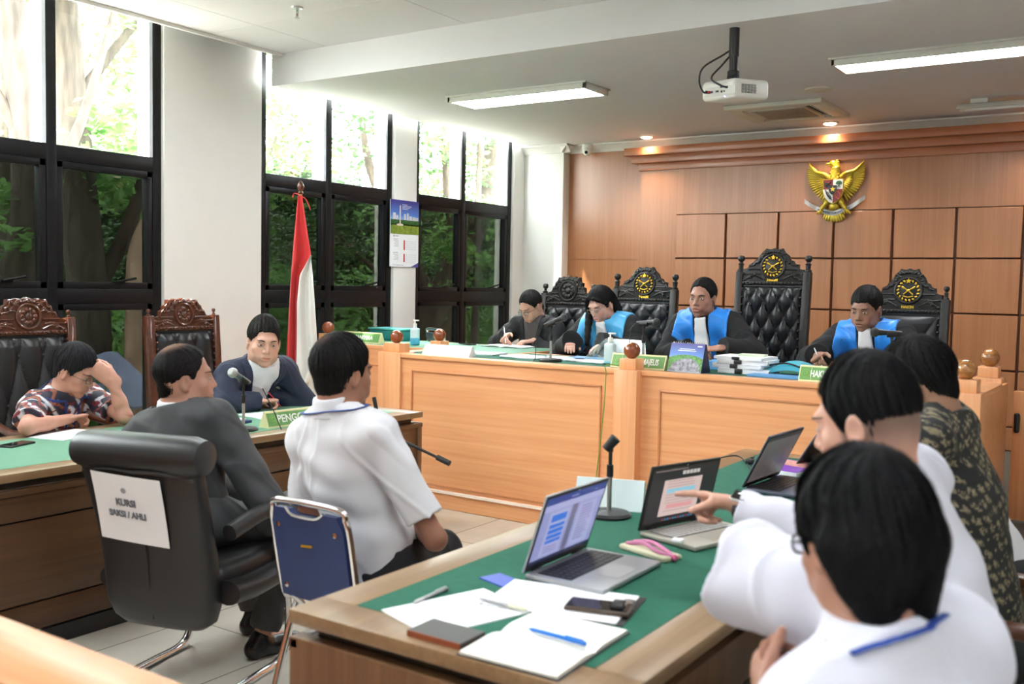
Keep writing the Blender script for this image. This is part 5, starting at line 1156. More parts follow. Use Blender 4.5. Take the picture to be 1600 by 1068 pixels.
# ---- papers on the window side table
sheet_stack('paper_sheet', 'white sheets under the hand of the man in batik', 'paper', -4.46, 2.78, TZ, .21, .30, .25, .004, 2, jit=.2)
sheet_stack('paper_sheet', 'white printed sheets under the hands of the navy suited man', 'paper', -4.24, 3.98, TZ, .30, .42, -.1, .006, 3, jit=.15)
sheet_stack('folder', 'dark blue folder left of the microphone on the window side table', 'folder', -4.22, 3.46, TZ, .24, .33, .2, .014, m=mat('navy_folder', s2l((30, 40, 110)), .4))
sheet_stack('paper_sheet', 'white sheets lying on the dark blue folder', 'paper', -4.24, 3.47, TZ+.014, .21, .30, .25, .006, 3, jit=.1)
sheet_stack('paper_sheet', 'white sheets on the window side table near its far end', 'paper', -4.10, 4.38, TZ, .21, .30, .1, .004, 2, jit=.15)
# ================================================================ PEOPLE: smooth blended volumes turned into one continuous surface
F32 = np.float32
def nrm(v): v = np.asarray(v, float); return v/np.linalg.norm(v)
class Sdf:
    def __init__(s): s.pr = []; s.post = None
    def add(s, fn, c, rad, k=.02, op=0): s.pr.append((fn, np.asarray(c, F32), float(rad), float(k), op)); return s
    def cap(s, a, b, ra, rb=None, k=.02, op=0, flat=None, cut=()):
        a = np.asarray(a, float); b = np.asarray(b, float); rb = ra if rb is None else rb; ab = b-a
        n, f = (nrm(flat[0]), flat[1]) if flat else (None, 1)
        if n is not None: ab = ab + n*((ab@n)*(1/f-1))
        L2 = max(ab@ab, 1e-9); a_, ab_ = a.astype(F32), ab.astype(F32); cuts = [(np.asarray(p, F32), nrm(m).astype(F32)) for p, m in cut]
        nf = None if n is None else n.astype(F32)
        def fn(P):
            q = P-a_
            if nf is not None: q = q + np.outer((q@nf)*F32(1/f-1), nf)
            t = np.clip(q@ab_/F32(L2), 0, 1); q = q - t[:, None]*ab_
            d = np.sqrt(np.einsum('ij,ij->i', q, q)) - F32(ra) - F32(rb-ra)*t
            if nf is not None: d = d*F32(.5+.5*f)
            for p, m in cuts: d = np.maximum(d, (P-p)@m)
            return d
        return s.add(fn, (a+b)/2, np.linalg.norm(b-a)/2+max(ra, rb)*1.02, k, op)
    def ell(s, c, r, R=None, k=.02, op=0):
        c_ = np.asarray(c, F32); r_ = np.asarray(r, F32); Rm = None if R is None else np.asarray(R, F32)   # rows of R: local axes in world
        def fn(P):
            q = P-c_
            if Rm is not None: q = q@Rm.T
            k0 = np.sqrt((q/r_)**2 @ np.ones(3, F32)); k1 = np.sqrt((q/(r_*r_))**2 @ np.ones(3, F32))+F32(1e-6)
            return k0*(k0-1)/k1
        return s.add(fn, c, max(r), k, op)
    def _blend(s, D, d, k, op):
        if op == 0:
            h = np.clip(.5+.5*(D-d)/k, 0, 1); return D+(d-D)*h-k*h*(1-h)
        h = np.clip(.5-.5*(D+d)/k, 0, 1); return D+(-d-D)*h+k*h*(1-h)
    def at(s, P):
        P = np.asarray(P, F32).reshape(-1, 3); D = np.full(len(P), 1.0, F32)
        for fn, c, rad, k, op in s.pr: D = s._blend(D, fn(P), F32(k), op)
        if s.post: D = s.post(P, D)
        return D
    def mesh(s, h):
        N = 8; B = N*h; lo = np.min([c-r for _, c, r, _, o in s.pr if o == 0], 0)-.02; hi = np.max([c+r for _, c, r, _, o in s.pr if o == 0], 0)+.02
        nb = np.ceil((hi-lo)/B).astype(int)
        I = np.stack(np.meshgrid(*[np.arange(n) for n in nb], indexing='ij'), -1).reshape(-1, 3)
        ctr = (lo+(I+.5)*B).astype(F32); D = s.at(ctr); I = I[np.abs(D) < B*1.5+.012]; ctr = (lo+(I+.5)*B).astype(F32)
        g = np.stack(np.meshgrid(*[np.arange(N+1)]*3, indexing='ij'), -1).reshape(-1, 3)
        nB = len(I); M = (N+1)**3; D = np.full((nB, M), 1.0, F32)
        for fn, c, rad, k, op in s.pr:
            m = np.linalg.norm(ctr-c, axis=1) < rad+B*.87+k+.012
            if not m.any(): continue
            P = (lo+(I[m][:, None, :]*N+g[None])*h).astype(F32).reshape(-1, 3)
            D[m] = s._blend(D[m], fn(P).reshape(-1, M), F32(k), op)
        if s.post:
            P = (lo+(I[:, None, :]*N+g[None])*h).astype(F32).reshape(-1, 3); D = s.post(P, D.reshape(-1)).reshape(nB, M)
        D = D.reshape(nB, N+1, N+1, N+1); S = D < 0
        cnt = np.zeros((nB, N, N, N), np.int8)
        for i in (0, 1):
            for j in (0, 1):
                for k in (0, 1): cnt += S[:, i:i+N, j:j+N, k:k+N]
        cell = np.argwhere((cnt > 0) & (cnt < 8)); b, ci = cell[:, 0], cell[:, 1:]
        acc = np.zeros((len(cell), 3)); num = np.zeros(len(cell))
        crn = [(i, j, k) for i in (0, 1) for j in (0, 1) for k in (0, 1)]; val = {q: D[b, ci[:, 0]+q[0], ci[:, 1]+q[1], ci[:, 2]+q[2]] for q in crn}
        for q in crn:
            for ax in range(3):
                if q[ax]: continue
                r = list(q); r[ax] = 1; r = tuple(r); va, vb = val[q], val[r]; m = (va < 0) != (vb < 0)
                t = np.where(m, va/np.where(m, va-vb, 1), 0); p = np.tile(np.array(q, float), (len(cell), 1)); p[:, ax] += t
                acc[m] += p[m]; num[m] += 1
        gi = I[b]*N+ci; vs = lo+(gi+acc/num[:, None])*h
        dim = nb*N+4; key = lambda a: (a[:, 0]+1)*(dim[1]*dim[2])+(a[:, 1]+1)*dim[2]+(a[:, 2]+1)
        kk = key(gi); od = np.argsort(kk); ks = kk[od]
        def find(a):
            q = key(a); p = np.clip(np.searchsorted(ks, q), 0, len(ks)-1); return np.where(ks[p] == q, od[p], -1)
        fs = []
        for ax in range(3):
            u, w = (ax+1) % 3, (ax+2) % 3; sl0 = [slice(None)]+[slice(0, N)]*3; sl1 = [slice(None)]+[slice(0, N)]*3; sl1[ax+1] = slice(1, N+1)
            A, Bq = S[tuple(sl0)], S[tuple(sl1)]; e = np.argwhere(A != Bq); ins = A[tuple(e.T)]; base = I[e[:, 0]]*N+e[:, 1:]
            q = []
            for du, dw in ((0, 0), (-1, 0), (-1, -1), (0, -1)): x = base.copy(); x[:, u] += du; x[:, w] += dw; q.append(find(x))
            q = np.stack(q, 1); ok = (q >= 0).all(1); q = q[ok]; ins = ins[ok]; q[~ins] = q[~ins][:, ::-1]; fs.append(q)
        return vs, np.concatenate(fs)
def sdf_obj(name, S, h, m, parent, off, col=None, label=None):
    vs, fs = S.mesh(h); me = bpy.data.meshes.new(name); n, k = len(vs), len(fs)
    lv = (vs-np.asarray(off)).astype(F32)
    me.vertices.add(n); me.vertices.foreach_set('co', lv.ravel()); me.loops.add(4*k); me.loops.foreach_set('vertex_index', fs.astype(np.int32).ravel())
    me.polygons.add(k); me.polygons.foreach_set('loop_start', (np.arange(k)*4).astype(np.int32)); me.polygons.foreach_set('use_smooth', np.ones(k, bool)); me.update(); me.validate()
    if col is not None:
        at = me.color_attributes.new('Col', 'FLOAT_COLOR', 'POINT'); c = np.ones((n, 4), F32); c[:, :3] = col(vs); at.data.foreach_set('color', c.ravel())
    me.materials.append(m); o = bpy.data.objects.new(name, me); COL.objects.link(o); o.parent = parent
    if label: o['label'] = label
    return o
def wrinkle(amp, f=1.0, ph=0.0):
    k = np.array([[23, 9, 31], [-14, 27, 12], [33, -21, 8], [9, 17, -38]], F32)*F32(f)
    def w(P): return F32(amp)*(np.sin(P@k[0]+1.8*np.sin(P@k[1]+ph)+ph)*np.sin(P@k[2]*.6+ph*2)+.5*np.sin(P@k[3]+2*np.sin(P@k[0]*.5))-.9*np.maximum(0, 1-2.2*np.abs(np.sin(P@k[2]*.55+1.6*np.sin(P@k[1]*.7+ph)+1.1*np.sin(P@k[0]*.45)))))
    return w
def smooth01(x, a, b): t = np.clip((x-a)/(b-a), 0, 1); return t*t*(3-2*t)
class Head:
    def __init__(s, c, az, pitch=0, roll=0, sc=1.0):
        a, p, r = map(math.radians, (az, pitch, roll)); f = np.array([math.cos(a), math.sin(a), 0]); l = np.array([-math.sin(a), math.cos(a), 0]); u = np.array([0, 0, 1.])
        f, u = f*math.cos(p)-u*math.sin(p), u*math.cos(p)+f*math.sin(p); u, l = u*math.cos(r)+l*math.sin(r), l*math.cos(r)-u*math.sin(r)
        s.c = np.asarray(c, float); s.f, s.l, s.u, s.sc = f, l, u, sc; s.R = np.stack([l, f, u])
    def w(s, x, y, z): return s.c+s.sc*(s.l*x+s.f*y+s.u*z)
    def loc(s, P): return (np.asarray(P)-s.c)@s.R.T/s.sc
    def mat(s):
        m = Matrix(np.stack([s.l*s.sc, s.f*s.sc, s.u*s.sc], 1).tolist()).to_4x4(); m.translation = V(s.c.tolist()); return m
def add_head(S, H, fat=0.0, open_mouth=0.0, nose=1.0):
    e = lambda c, r, k=.02, op=0, R=None: S.ell(H.w(*c), np.array(r)*H.sc, H.R if R is None else R@H.R, k*H.sc, op)
    c = lambda a, b, ra, rb=None, k=.012, op=0: S.cap(H.w(*a), H.w(*b), ra*H.sc, (ra if rb is None else rb)*H.sc, k*H.sc, op)
    e((0, -.014, .036), (.073, .092, .084)); e((0, .022, -.030), (.060+fat*.6, .068, .078), .03); e((0, -.03, -.02), (.062+fat*.5, .065, .07), .03)
    for s in (-1, 1):
        e((s*.043, .012, -.068), (.022+fat, .03, .026+fat), .03); e((s*.042, .056, -.022), (.020+fat*.5, .016, .018), .022)
        e((s*.030, .062, -.055), (.018+fat, .018, .02), .02)
    e((0, .066, -.098), (.024, .019, .016), .026)
    c((-.034, .077, .027), (.034, .077, .027), .010, k=.02)
    for s in (-1, 1): e((s*.0315, .096, .006), (.018, .017, .0125), .014, 1)
    for s in (-1, 1): e((s*.0315, .070, .005), (.0155, .0145, .0125), .005)
    c((0, .082, .016), (0, .098*nose+.002, -.026), .0075, .0105, k=.012)
    for s in (-1, 1): e((s*.0125, .089, -.031), (.0085, .010, .0075), .008)
    for s in (-1, 1): e((s*.006, .099, -.037), (.0035, .004, .004), .003, 1)
    e((0, .083, -.060), (.028, .013, .018), .014)
    c((-.019, .087, -.0565), (.019, .087, -.0565), .0052, k=.006); c((-.016, .088, -.0685-open_mouth*.5), (.016, .088, -.0685-open_mouth*.5), .0065, k=.006)
    e((0, .097, -.062-open_mouth*.25), (.022, .010, .0026+open_mouth*.35), .004, 1)
    for s in (-1, 1):
        a = .35*s; R = np.array([[math.cos(a), -math.sin(a), 0], [math.sin(a), math.cos(a), 0], [0, 0, 1]])
        e((s*.0775, -.010, -.006), (.0085, .019, .032), .008, R=R); e((s*.086, -.008, -.004), (.006, .011, .019), .005, 1, R=R); e((s*.074, .004, -.008), (.006, .006, .009), .005); e((s*.075, -.006, -.030), (.006, .009, .009), .006)
def skin_color(H, base, lip=(.42, .16, .14), beard=0.0, hairfade=0.0, stub=(.10, .085, .075)):
    base = np.asarray(base); lip = base*np.array([1.0, .72, .74])
    def f(vs):
        q = H.loc(vs); c = np.tile(base, (len(vs), 1)); x, y, z = q.T; ax = np.abs(x); near = (np.abs(z) < .14) & (y > -.03) & (ax < .1)
        b = wrinkle(1, 1.5)(vs.astype(F32))[:, None]*.03; c = c*(1+b)
        L = smooth01(-np.hypot((x)/.023, (z+.0625)/.0115), -1.15, -.75)*(y > .075); c = c*(1-L[:, None]*.75)+lip*L[:, None]*.75
        mo = smooth01(-np.hypot(x/.021, (z+.0625)/.0022), -1.2, -.6)*(y > .075); c = c*(1-mo[:, None]*.6)  # shade of the mouth crease drawn into the skin colour
        ck = smooth01(-np.hypot((ax-.045)/.024, (z+.03)/.022), -1, 0)*(y > .03); c = c*(1+ck[:, None]*np.array([.10, -.03, -.04]))
        ey = smooth01(-np.hypot((ax-.0315)/.021, (z-.008)/.012), -1.2, -.6)*(y > .05); c = c*(1-ey[:, None]*.22)
        if beard: bd = ((smooth01(-np.hypot(x/.026, (z+.046)/.007), -1.2, -.7)+smooth01(-np.hypot(x/.026, (z+.092)/.017), -1.2, -.6)) > .3)*(y > .06)*beard; c = c*(1-bd[:, None])+np.asarray(stub)*bd[:, None]
        if hairfade: m = smooth01(z, -.085, .0)*(1-smooth01(y, .018, .034))*(np.abs(z) < .13)*(ax < .0785)*hairfade; c = c*(1-m[:, None])+np.array([.03, .022, .018])*m[:, None]; near = near | (m > 0)
        c = np.where(near[:, None], c, base*(1+b)); return np.clip(c, .003, 1)
    return f
def hand(S, w, d, n, t, curls=((.5, .6, .4),)*4, thumb=(.55, .7, .3), sc=1.0, spread=.06, k=.006):
    w, d, n, t = np.asarray(w, float), nrm(d), nrm(n), nrm(t); n = nrm(n-d*(n@d)); t = nrm(t-d*(t@d)-n*(t@n))
    S.cap(w-d*.01, w+d*.078*sc, .036*sc, .040*sc, .012, flat=(n, .36)); S.cap(w+d*.015*sc+t*.018*sc, w+d*.045*sc+t*.03*sc+n*.006, .016*sc, .015*sc, .012)
    for off, L, cu, r in zip((.029, .0098, -.0095, -.0275), ((.042, .025, .021), (.046, .029, .022), (.042, .027, .021), (.034, .020, .019)), curls, (.0088, .0090, .0086, .0076)):
        p = w+d*(.080-.02*abs(off-.008)*20*.25)*sc+t*off*sc; dr = nrm(d+t*off*spread*20*.5); a = 0
        for Ls, ca in zip(L, cu):
            a += ca; v = nrm(dr*math.cos(a)+n*math.sin(a)); q = p+v*Ls*sc; S.cap(p, q, r*sc, r*.93*sc, k); p = q; r *= .95
    p = w+d*.022*sc+t*.028*sc
    v = nrm(d*thumb[0]+t*thumb[1]+n*thumb[2]); q = p+v*.042*sc; S.cap(p, q, .0125*sc, .0105*sc, .008)
    v2 = nrm(v+d*.45-t*.35+n*.2); r_ = q+v2*.032*sc; S.cap(q, r_, .0102*sc, .0095*sc, k); S.cap(r_, r_+nrm(v2+d*.2-t*.15)*.024*sc, .0094*sc, .0078*sc, k)
REST = ((.35, .35, .25), (.35, .4, .25), (.4, .4, .25), (.45, .45, .3)); FLAT = ((.1, .15, .1),)*4; FIST = ((1.1, 1.4, .8), (1.15, 1.45, .8), (1.2, 1.45, .8), (1.25, 1.4, .8))
PENG = ((.75, .75, .35), (.85, .9, .45), (1.0, 1.1, .6), (1.1, 1.2, .7)); POINT = ((.12, .10, .05), (1.1, 1.3, .7), (1.2, 1.35, .7), (1.25, 1.35, .7))
def ik(s, w, pole, L1=.285, L2=.255):
    s, w, pole = map(lambda x: np.asarray(x, float), (s, w, pole)); v = w-s; D = np.linalg.norm(v)
    if D > (L1+L2)*.995: k = D/((L1+L2)*.995); L1 *= k; L2 *= k
    a = (L1*L1-L2*L2+D*D)/(2*D); h = math.sqrt(max(L1*L1-a*a, 1e-6)); u = v/D; p = pole-s; p = p-u*(p@u); return s+u*a+nrm(p)*h
SKIN = attr_mat('skin', .48, .4, sss=.12)
def hairmat(): return attr_mat('hair', .6, .12, bump=.25, bscale=420)
sclera = mat('eye_white', (.50, .47, .45), .25); iris = mat('dark_iris', (.018, .011, .008), .15); browm = mat('eyebrow_hair', (.014, .011, .010), .7)
def hair(H, parent, off, h, top=.016, side=.008, line=.070, col=(.010, .009, .009), amp=.0035, bald=None, nape=-.090, fr=1.0, extra=None, temple=.0, strands=1600, fade=.007, flow='down'):
    S = Sdf(); cx = np.array([0, -.016, .038], F32); rr = np.array([.073+side, .092+side*.9, .084+top], F32); cx2 = np.array([0, -.03, -.02], F32); rr2 = np.array([.066, .071, .075], F32)
    tab_y = [-.13, -.075, -.045, -.032, -.01, .006, .014, .026, .036, .05, .066, .078, .1]; tab_z = [nape, nape, nape*.85, -.034, .014, .022, -.010, -.006, .024+temple*.5, .040+temple, line-.006, line, line+.012]
    Hc, HR, sc = H.c.astype(F32), H.R.astype(F32), F32(H.sc)
    def fn(P):
        q = (P-Hc)@HR.T/sc; e = q-cx; k0 = np.sqrt(((e/rr)**2).sum(1)); k1 = np.sqrt(((e/(rr*rr))**2).sum(1))+1e-6; d = k0*(k0-1)/k1
        e2 = q-cx2; k0 = np.sqrt(((e2/rr2)**2).sum(1)); k1 = np.sqrt(((e2/(rr2*rr2))**2).sum(1))+1e-6; d2 = k0*(k0-1)/k1
        az = np.arctan2(e[:, 0], e[:, 1]+.05); rad = np.hypot(e[:, 0], e[:, 1]+.05); el = e[:, 2]
        st = np.sin(az*19*fr+2.2*np.sin(el*22+az*3))*.5+np.sin(az*41*fr+3*np.sin(el*17)+az*2)*.5
        d = d-F32(amp)*st.astype(F32)*np.clip(rad/.06, .35, 1)
        d = d+F32(fade)*(1-smooth01(q[:, 2], -.05, .05)).astype(F32)
        hh_ = np.clip(.5+.5*(d-d2)/.012, 0, 1); d = d+(d2-d)*hh_-.012*hh_*(1-hh_)
        cut = np.interp(q[:, 1], tab_y, tab_z)+.003*np.sin(q[:, 0]*150)+.003*np.sin(q[:, 1]*400+q[:, 0]*210)+.002*np.sin(q[:, 1]*730-q[:, 0]*520)+.014*smooth01(np.abs(q[:, 0]), .018, .05)*(q[:, 1] > .055); return np.maximum(d, (cut-q[:, 2]).astype(F32)*.85)*sc
    S.add(fn, H.w(0, -.016, .03), .135*H.sc, .01)
    if extra: extra(S)
    base = np.asarray(col)
    def cf(vs):
        q = H.loc(vs); az = np.arctan2(q[:, 0], q[:, 1]+.05); v = .85+.35*np.sin(az*60+q[:, 2]*80); c = base[None]*v[:, None]
        if bald is not None:
            (bc, br, bcol, mx) = bald; m = smooth01(-np.linalg.norm((q-np.asarray(bc))/np.asarray(br), axis=1), -1.15, -.35)*mx; m *= .75+.25*np.sin(az*70+q[:, 2]*200); c = c*(1-m[:, None])+np.asarray(bcol)*m[:, None]
        return np.clip(c, .002, 1)
    ho = sdf_obj('hair', S, h, hairmat(), parent, off, cf)
    if strands:
        n = len(ho.data.vertices); co = np.empty(n*3, F32); ho.data.vertices.foreach_get('co', co); P = co.reshape(-1, 3)+np.asarray(off, F32); q = H.loc(P)
        rs = np.random.RandomState(n % 1000); ok = np.where(((q[:, 2] > np.interp(q[:, 1], tab_y, tab_z)+.004)) & (np.abs(q[:, 0]) < .2))[0]; idx = ok[rs.randint(0, len(ok), strands)]; p = P[idx].astype(float); ce = H.w(0, -.016, .02); cr_ = H.w(.012, -.035, .20) if flow == 'down' else H.w(.05, .17, .13)
        L = .018+.030*rs.rand(strands); k = 6; line_ = [p.copy()]; lift = (.0004+.0022*rs.rand(strands))[:, None]*(amp/.0035)**.5; jit = rs.normal(size=p.shape)*.22
        for i in range(k):
            prev = p; r_ = p-ce; r_ /= np.linalg.norm(r_, axis=1)[:, None]; g = p-cr_; g /= np.linalg.norm(g, axis=1)[:, None]; g = g+jit; t = g-r_*(g*r_).sum(1)[:, None]; t /= np.linalg.norm(t, axis=1)[:, None]+1e-9
            p = p+t*(L/k)[:, None]; dd = S.at(p)[:, None]; p = p-r_*np.clip(dd, -.01, .006)*.8; qq = H.loc(p); stop = (qq[:, 2] < np.interp(qq[:, 1], tab_y, tab_z)-.004+.008*jit[:, 0])[:, None] & (extra is None); p = np.where(stop, prev, p); line_.append(p+r_*lift*(i+1)/k)
        W_ = (.0011+.0012*rs.rand(strands))[:, None]*H.sc; sd = np.cross(t, r_); vs = []
        for i in range(k+1): w_ = W_*(1-.85*(i/k)**2); vs += [line_[i]-sd*w_, line_[i]+sd*w_]
        vs = np.stack(vs, 1).reshape(-1, 3); a = np.arange(strands)[:, None]*2*(k+1); fs = np.concatenate([a+np.array([[2*i, 2*i+1, 2*i+3, 2*i+2]]) for i in range(k)])
        me = bpy.data.meshes.new('hair_strands'); me.vertices.add(len(vs)); me.vertices.foreach_set('co', (vs-np.asarray(off)).astype(F32).ravel()); me.loops.add(4*len(fs)); me.loops.foreach_set('vertex_index', fs.astype(np.int32).ravel())
        me.polygons.add(len(fs)); me.polygons.foreach_set('loop_start', (np.arange(len(fs))*4).astype(np.int32)); me.polygons.foreach_set('use_smooth', np.ones(len(fs), bool)); me.update(); me.validate()
        at = me.color_attributes.new('Col', 'FLOAT_COLOR', 'POINT'); c = np.ones((len(vs), 4), F32); c[:, :3] = cf(vs)*(.6+.9*np.repeat(rs.rand(strands), 2*(k+1)))[:, None]; at.data.foreach_set('color', c.ravel())
        me.materials.append(hairmat()); so_ = bpy.data.objects.new('hair_strands', me); COL.objects.link(so_); so_.parent = ho; so_['kind'] = 'stuff'
    return ho
def glasses(H, parent, off, m, rim=.0012, lens=True, w=.021, hh=.015, dy=.108, half=False):
    M = Matrix.Translation(V((-np.asarray(off)).tolist())) @ H.mat(); b = MB()
    for s in (-1, 1):
        pts = [(s*.0325+w*math.copysign(abs(math.cos(a))**.75, math.cos(a)), dy-.012*abs(s*.0325+w*math.cos(a))/.05, .003+hh*math.copysign(abs(math.sin(a))**.75, math.sin(a))) for a in np.linspace(0, 2*PI, 28, endpoint=False)]
        b.tube(pts, rim, 6, closed=True, m=M); b.tube([(s*.054, dy-.014, .008), (s*.072, .06, .008), (s*.079, -.005, .004), (s*.078, -.03, -.012)], rim*1.1, 6, m=M)
    b.tube([(-.0115, dy-.002, .006), (0, dy+.001, .008), (.0115, dy-.002, .006)], rim, 6, m=M); g = b.build('glasses', m, parent)
    if lens:
        for s in (-1, 1): b = MB(); b.lathe([(0, 0), (.95, 0), (.95, .02), (0, .02)], 24, m=M @ Matrix.Translation((s*.0325, dy-.008, .003)) @ rotm(-PI/2) @ Matrix.Diagonal((w, hh, .04, 1))); b.build('lens', glass('spectacle_lens', (.95, .95, .96), .05), g)
def torso_axes(hip, nb, az):
    a = math.radians(az); up = nrm(nb-hip); l = np.array([-math.sin(a), math.cos(a), 0]); l = nrm(l-up*(l@up)); return np.cross(l, up), l, up
def person(label, hip, az, hc, haz, hp=0, hr=0, R=None, L=None, floor=0.0, skin=(.50, .28, .18), top='shirt', topmat=None, topcol=None, h=.005, hsc=1.0, fat=0.0, belly=0.0, hairkw=None, glass_m=None, glass_kw=None,
           beard=0, mouth=0.0, trouser=None, shoes=True, tuck=.0, collar=None, sw=.175, shd=.065, feet=None, brow=True, legs=True, bulk=1.0, wr=(.0045, 1.0), half_sleeve=.62, eye_open=.0036, nstr=1600, extra=None, hair_h=None, group=None, hairfade=0.0, sleeve_r=0.0, cuff=-.015, hem=.10):
    """R/L: dict(wrist, pole, d, n, curls, thumb, t) in world space. Returns everything needed to dress the figure further."""
    hip = np.asarray(hip, float); H = Head(hc, haz, hp, hr, hsc); off = np.array([hip[0], hip[1], floor]); root = thing('person', label, 'person', off.tolist(), group=group)
    nb = H.c-.115*nrm(H.u+np.array([0, 0, 1.0]))*hsc-.035*H.f*hsc; F, Lf, U = torso_axes(hip, nb, az); chest = hip+U*np.linalg.norm(nb-hip)*.62; shc = nb-U*shd
    sh = {'L': shc+Lf*sw, 'R': shc-Lf*sw}; B = Sdf()
    add_head(B, H, fat, mouth); B.cap(H.w(0, -.022, -.05), nb-U*.02, .050*hsc+fat*.6, .058, .03)
    B.cap(hip, chest, .115*bulk, .12*bulk, .04, flat=(F, .70)); B.cap(chest, shc-U*.03, .12*bulk, .11*bulk, .04, flat=(F, .66)); B.cap(sh['L'], sh['R'], .046, .046, .03)
    for s in 'LR': B.cap(nb+U*.01, sh[s]*.55+nb*.45, .042, .042, .04)
    G = dict(H=H, hip=hip, nb=nb, F=F, Lf=Lf, U=U, chest=chest, shc=shc, sh=sh, root=root, off=off, B=B, el={}, wr={}, head=H, h=h)
    for s, A in (('R', R), ('L', L)):
        sg = 1 if s == 'L' else -1
        if A is None: A = dict(wrist=hip+F*.30+Lf*sg*.10+U*.10, pole=hip+Lf*sg*.40+U*.2, d=nrm(F-.3*U-Lf*sg*.3), n=-U, curls=REST)
        w = np.asarray(A['wrist'], float); e = np.asarray(A['elbow'], float) if 'elbow' in A else ik(sh[s], w, A['pole']); G['el'][s] = e; G['wr'][s] = w
        B.cap(sh[s], e, .046, .037, .025); fd = nrm(w-e); B.cap(e, e+fd*np.linalg.norm(w-e)*.45, .038, .034, .02); B.cap(e+fd*np.linalg.norm(w-e)*.4, w, .034, .0245, .02)
        d = nrm(A.get('d', fd)); n = nrm(A['n']); t = A.get('t'); t = (np.cross(d, n) if s == 'R' else np.cross(n, d)) if t is None else np.asarray(t, float)
        hand(B, w, d, n, t, A.get('curls', REST), A.get('thumb', (.55, .7, .3)), sc=A.get('sc', 1.0))
    kn, an = {}, {}
    for s in 'LR':
        sg = 1 if s == 'L' else -1; hj = hip+Lf*sg*.085; fh = nrm(F*np.array([1, 1, 0])); lh = np.array([-fh[1], fh[0], 0])
        k_ = hj+fh*.40+lh*sg*.05; k_[2] = floor+.50; a_ = k_+fh*(.02-tuck)+lh*sg*.0; a_[2] = floor+.085
        if feet and s in feet: k_, a_ = np.asarray(feet[s][0], float), np.asarray(feet[s][1], float)
        kn[s], an[s] = k_, a_
        if legs: B.cap(hj, k_, .072, .052, .03); B.cap(k_, a_, .050, .034, .02); B.cap(a_+np.array([0, 0, -.04]), a_+fh*.12+np.array([0, 0, -.055]), .034, .028, .02)
    G.update(kn=kn, an=an, fh=nrm(F*np.array([1, 1, 0])))
    G['body'] = sdf_obj('body', B, h, SKIN, root, off, skin_color(H, skin, beard=beard, hairfade=hairfade))
    # eyes and brows sit on the face surface
    inv = -off
    if haz is not None and eye_open is not None:
        for s in (-1, 1):
            ys = np.linspace(.11, .05, 61); P = np.array([H.w(s*.0315, y, .004) for y in ys]); dd = B.at(P); i = int(np.argmax(dd < 0)); y0 = ys[i] if (dd < 0).any() else .085
            Mh = Matrix.Translation(V(inv.tolist())) @ H.mat()
            b = MB(); b.ball((s*.0315, y0-.0035, .004), (.0125, .0055, eye_open), 14, m=Mh); eo = b.build('eye', sclera, root)
            b = MB(); b.ball((s*.0315, y0-.0003, .004), (.0056, .0030, min(.0054, eye_open+.0002)), 12, m=Mh); b.build('iris', iris, eo)
            if brow:
                b = MB(); pts = []
                for t in np.linspace(0, 1, 7):
                    x = s*(.014+.034*t); z = .0225+.006*math.sin(t*PI*.8); P = np.array([H.w(x, y, z) for y in ys]); dd = B.at(P); i = int(np.argmax(dd < 0)); pts.append((x, (ys[i] if (dd < 0).any() else .085)+.0005, z))
                b.tube(pts, [.002, .0034, .0038, .0036, .0032, .0026, .0012], 8, m=Mh, flat=.8); b.build('eyebrow', browm, root)
    if hairkw is not None: G['hair'] = hair(H, root, off, hair_h or h, **hairkw)
    if glass_m is not None: glasses(H, root, off, glass_m, **(glass_kw or {}))
    # clothes
    th = dict(shirt=.012, longshirt=.012, suit=.020, robe=.026)[top]; S = Sdf(); bl = bulk
    S.cap(hip-U*.03, chest, (.125+th)*bl+belly, (.130+th)*bl+belly*.5, .05, flat=(F, .74)); S.cap(chest, shc-U*.02, (.130+th)*bl, (.112+th)*bl, .06, flat=(F, .70)); S.cap(sh['L'], sh['R'], .050+th, .050+th, .05)
    for s in 'LR': S.cap(nb+U*.0, sh[s]*.6+nb*.4, .040+th, .044+th, .05)
    if hem > .12: S.cap(hip-U*.16, hip+U*.05, .150*bl, .145*bl, .05, flat=(F, .95))
    if belly: S.ell(hip+U*.16+F*.05, (.12+belly, .12+belly, .13), None, .06)
    T = Sdf(); T.pr = list(S.pr)      # the torso alone, for fronts and collars
    for s in 'LR':
        e, w = G['el'][s], G['wr'][s]; ad, fd = nrm(e-sh[s]), nrm(w-e); la, lf = np.linalg.norm(e-sh[s]), np.linalg.norm(w-e)
        if top == 'shirt':
            c = sh[s]+ad*la*half_sleeve; S.cap(sh[s], sh[s]+ad*la*(half_sleeve+.12), .054+th+sleeve_r*.7, .052+th*1.3+sleeve_r, .04, cut=((c, ad),))
        else:
            r0, r1, r2 = dict(longshirt=(.054, .046, .034), suit=(.054, .050, .040), robe=(.060, .062, .056))[top]
            S.cap(sh[s], e, r0+th, r1+th, .04); c = w+fd*cuff; S.cap(e, w+fd*(.045+cuff), r1+th, r2+th*.7, .02, cut=((c, fd),))
    W = wrinkle(wr[0], wr[1], hip[0]*7); cutp = (hip-U*hem).astype(F32); un = U.astype(F32); nbp = (nb+U*.028).astype(F32)
    S.post = lambda P, D: np.maximum(np.maximum(D+W(P), (cutp-P)@un), np.where(np.linalg.norm(P-nbp, axis=1) < .11, (P-nbp)@un, -1).astype(F32))
    G['cloth'] = sdf_obj({'shirt': 'shirt', 'longshirt': 'shirt', 'suit': 'jacket', 'robe': 'robe'}[top], S, h*1.15, topmat, root, off, topcol)
    G['S'], G['T'] = S, T
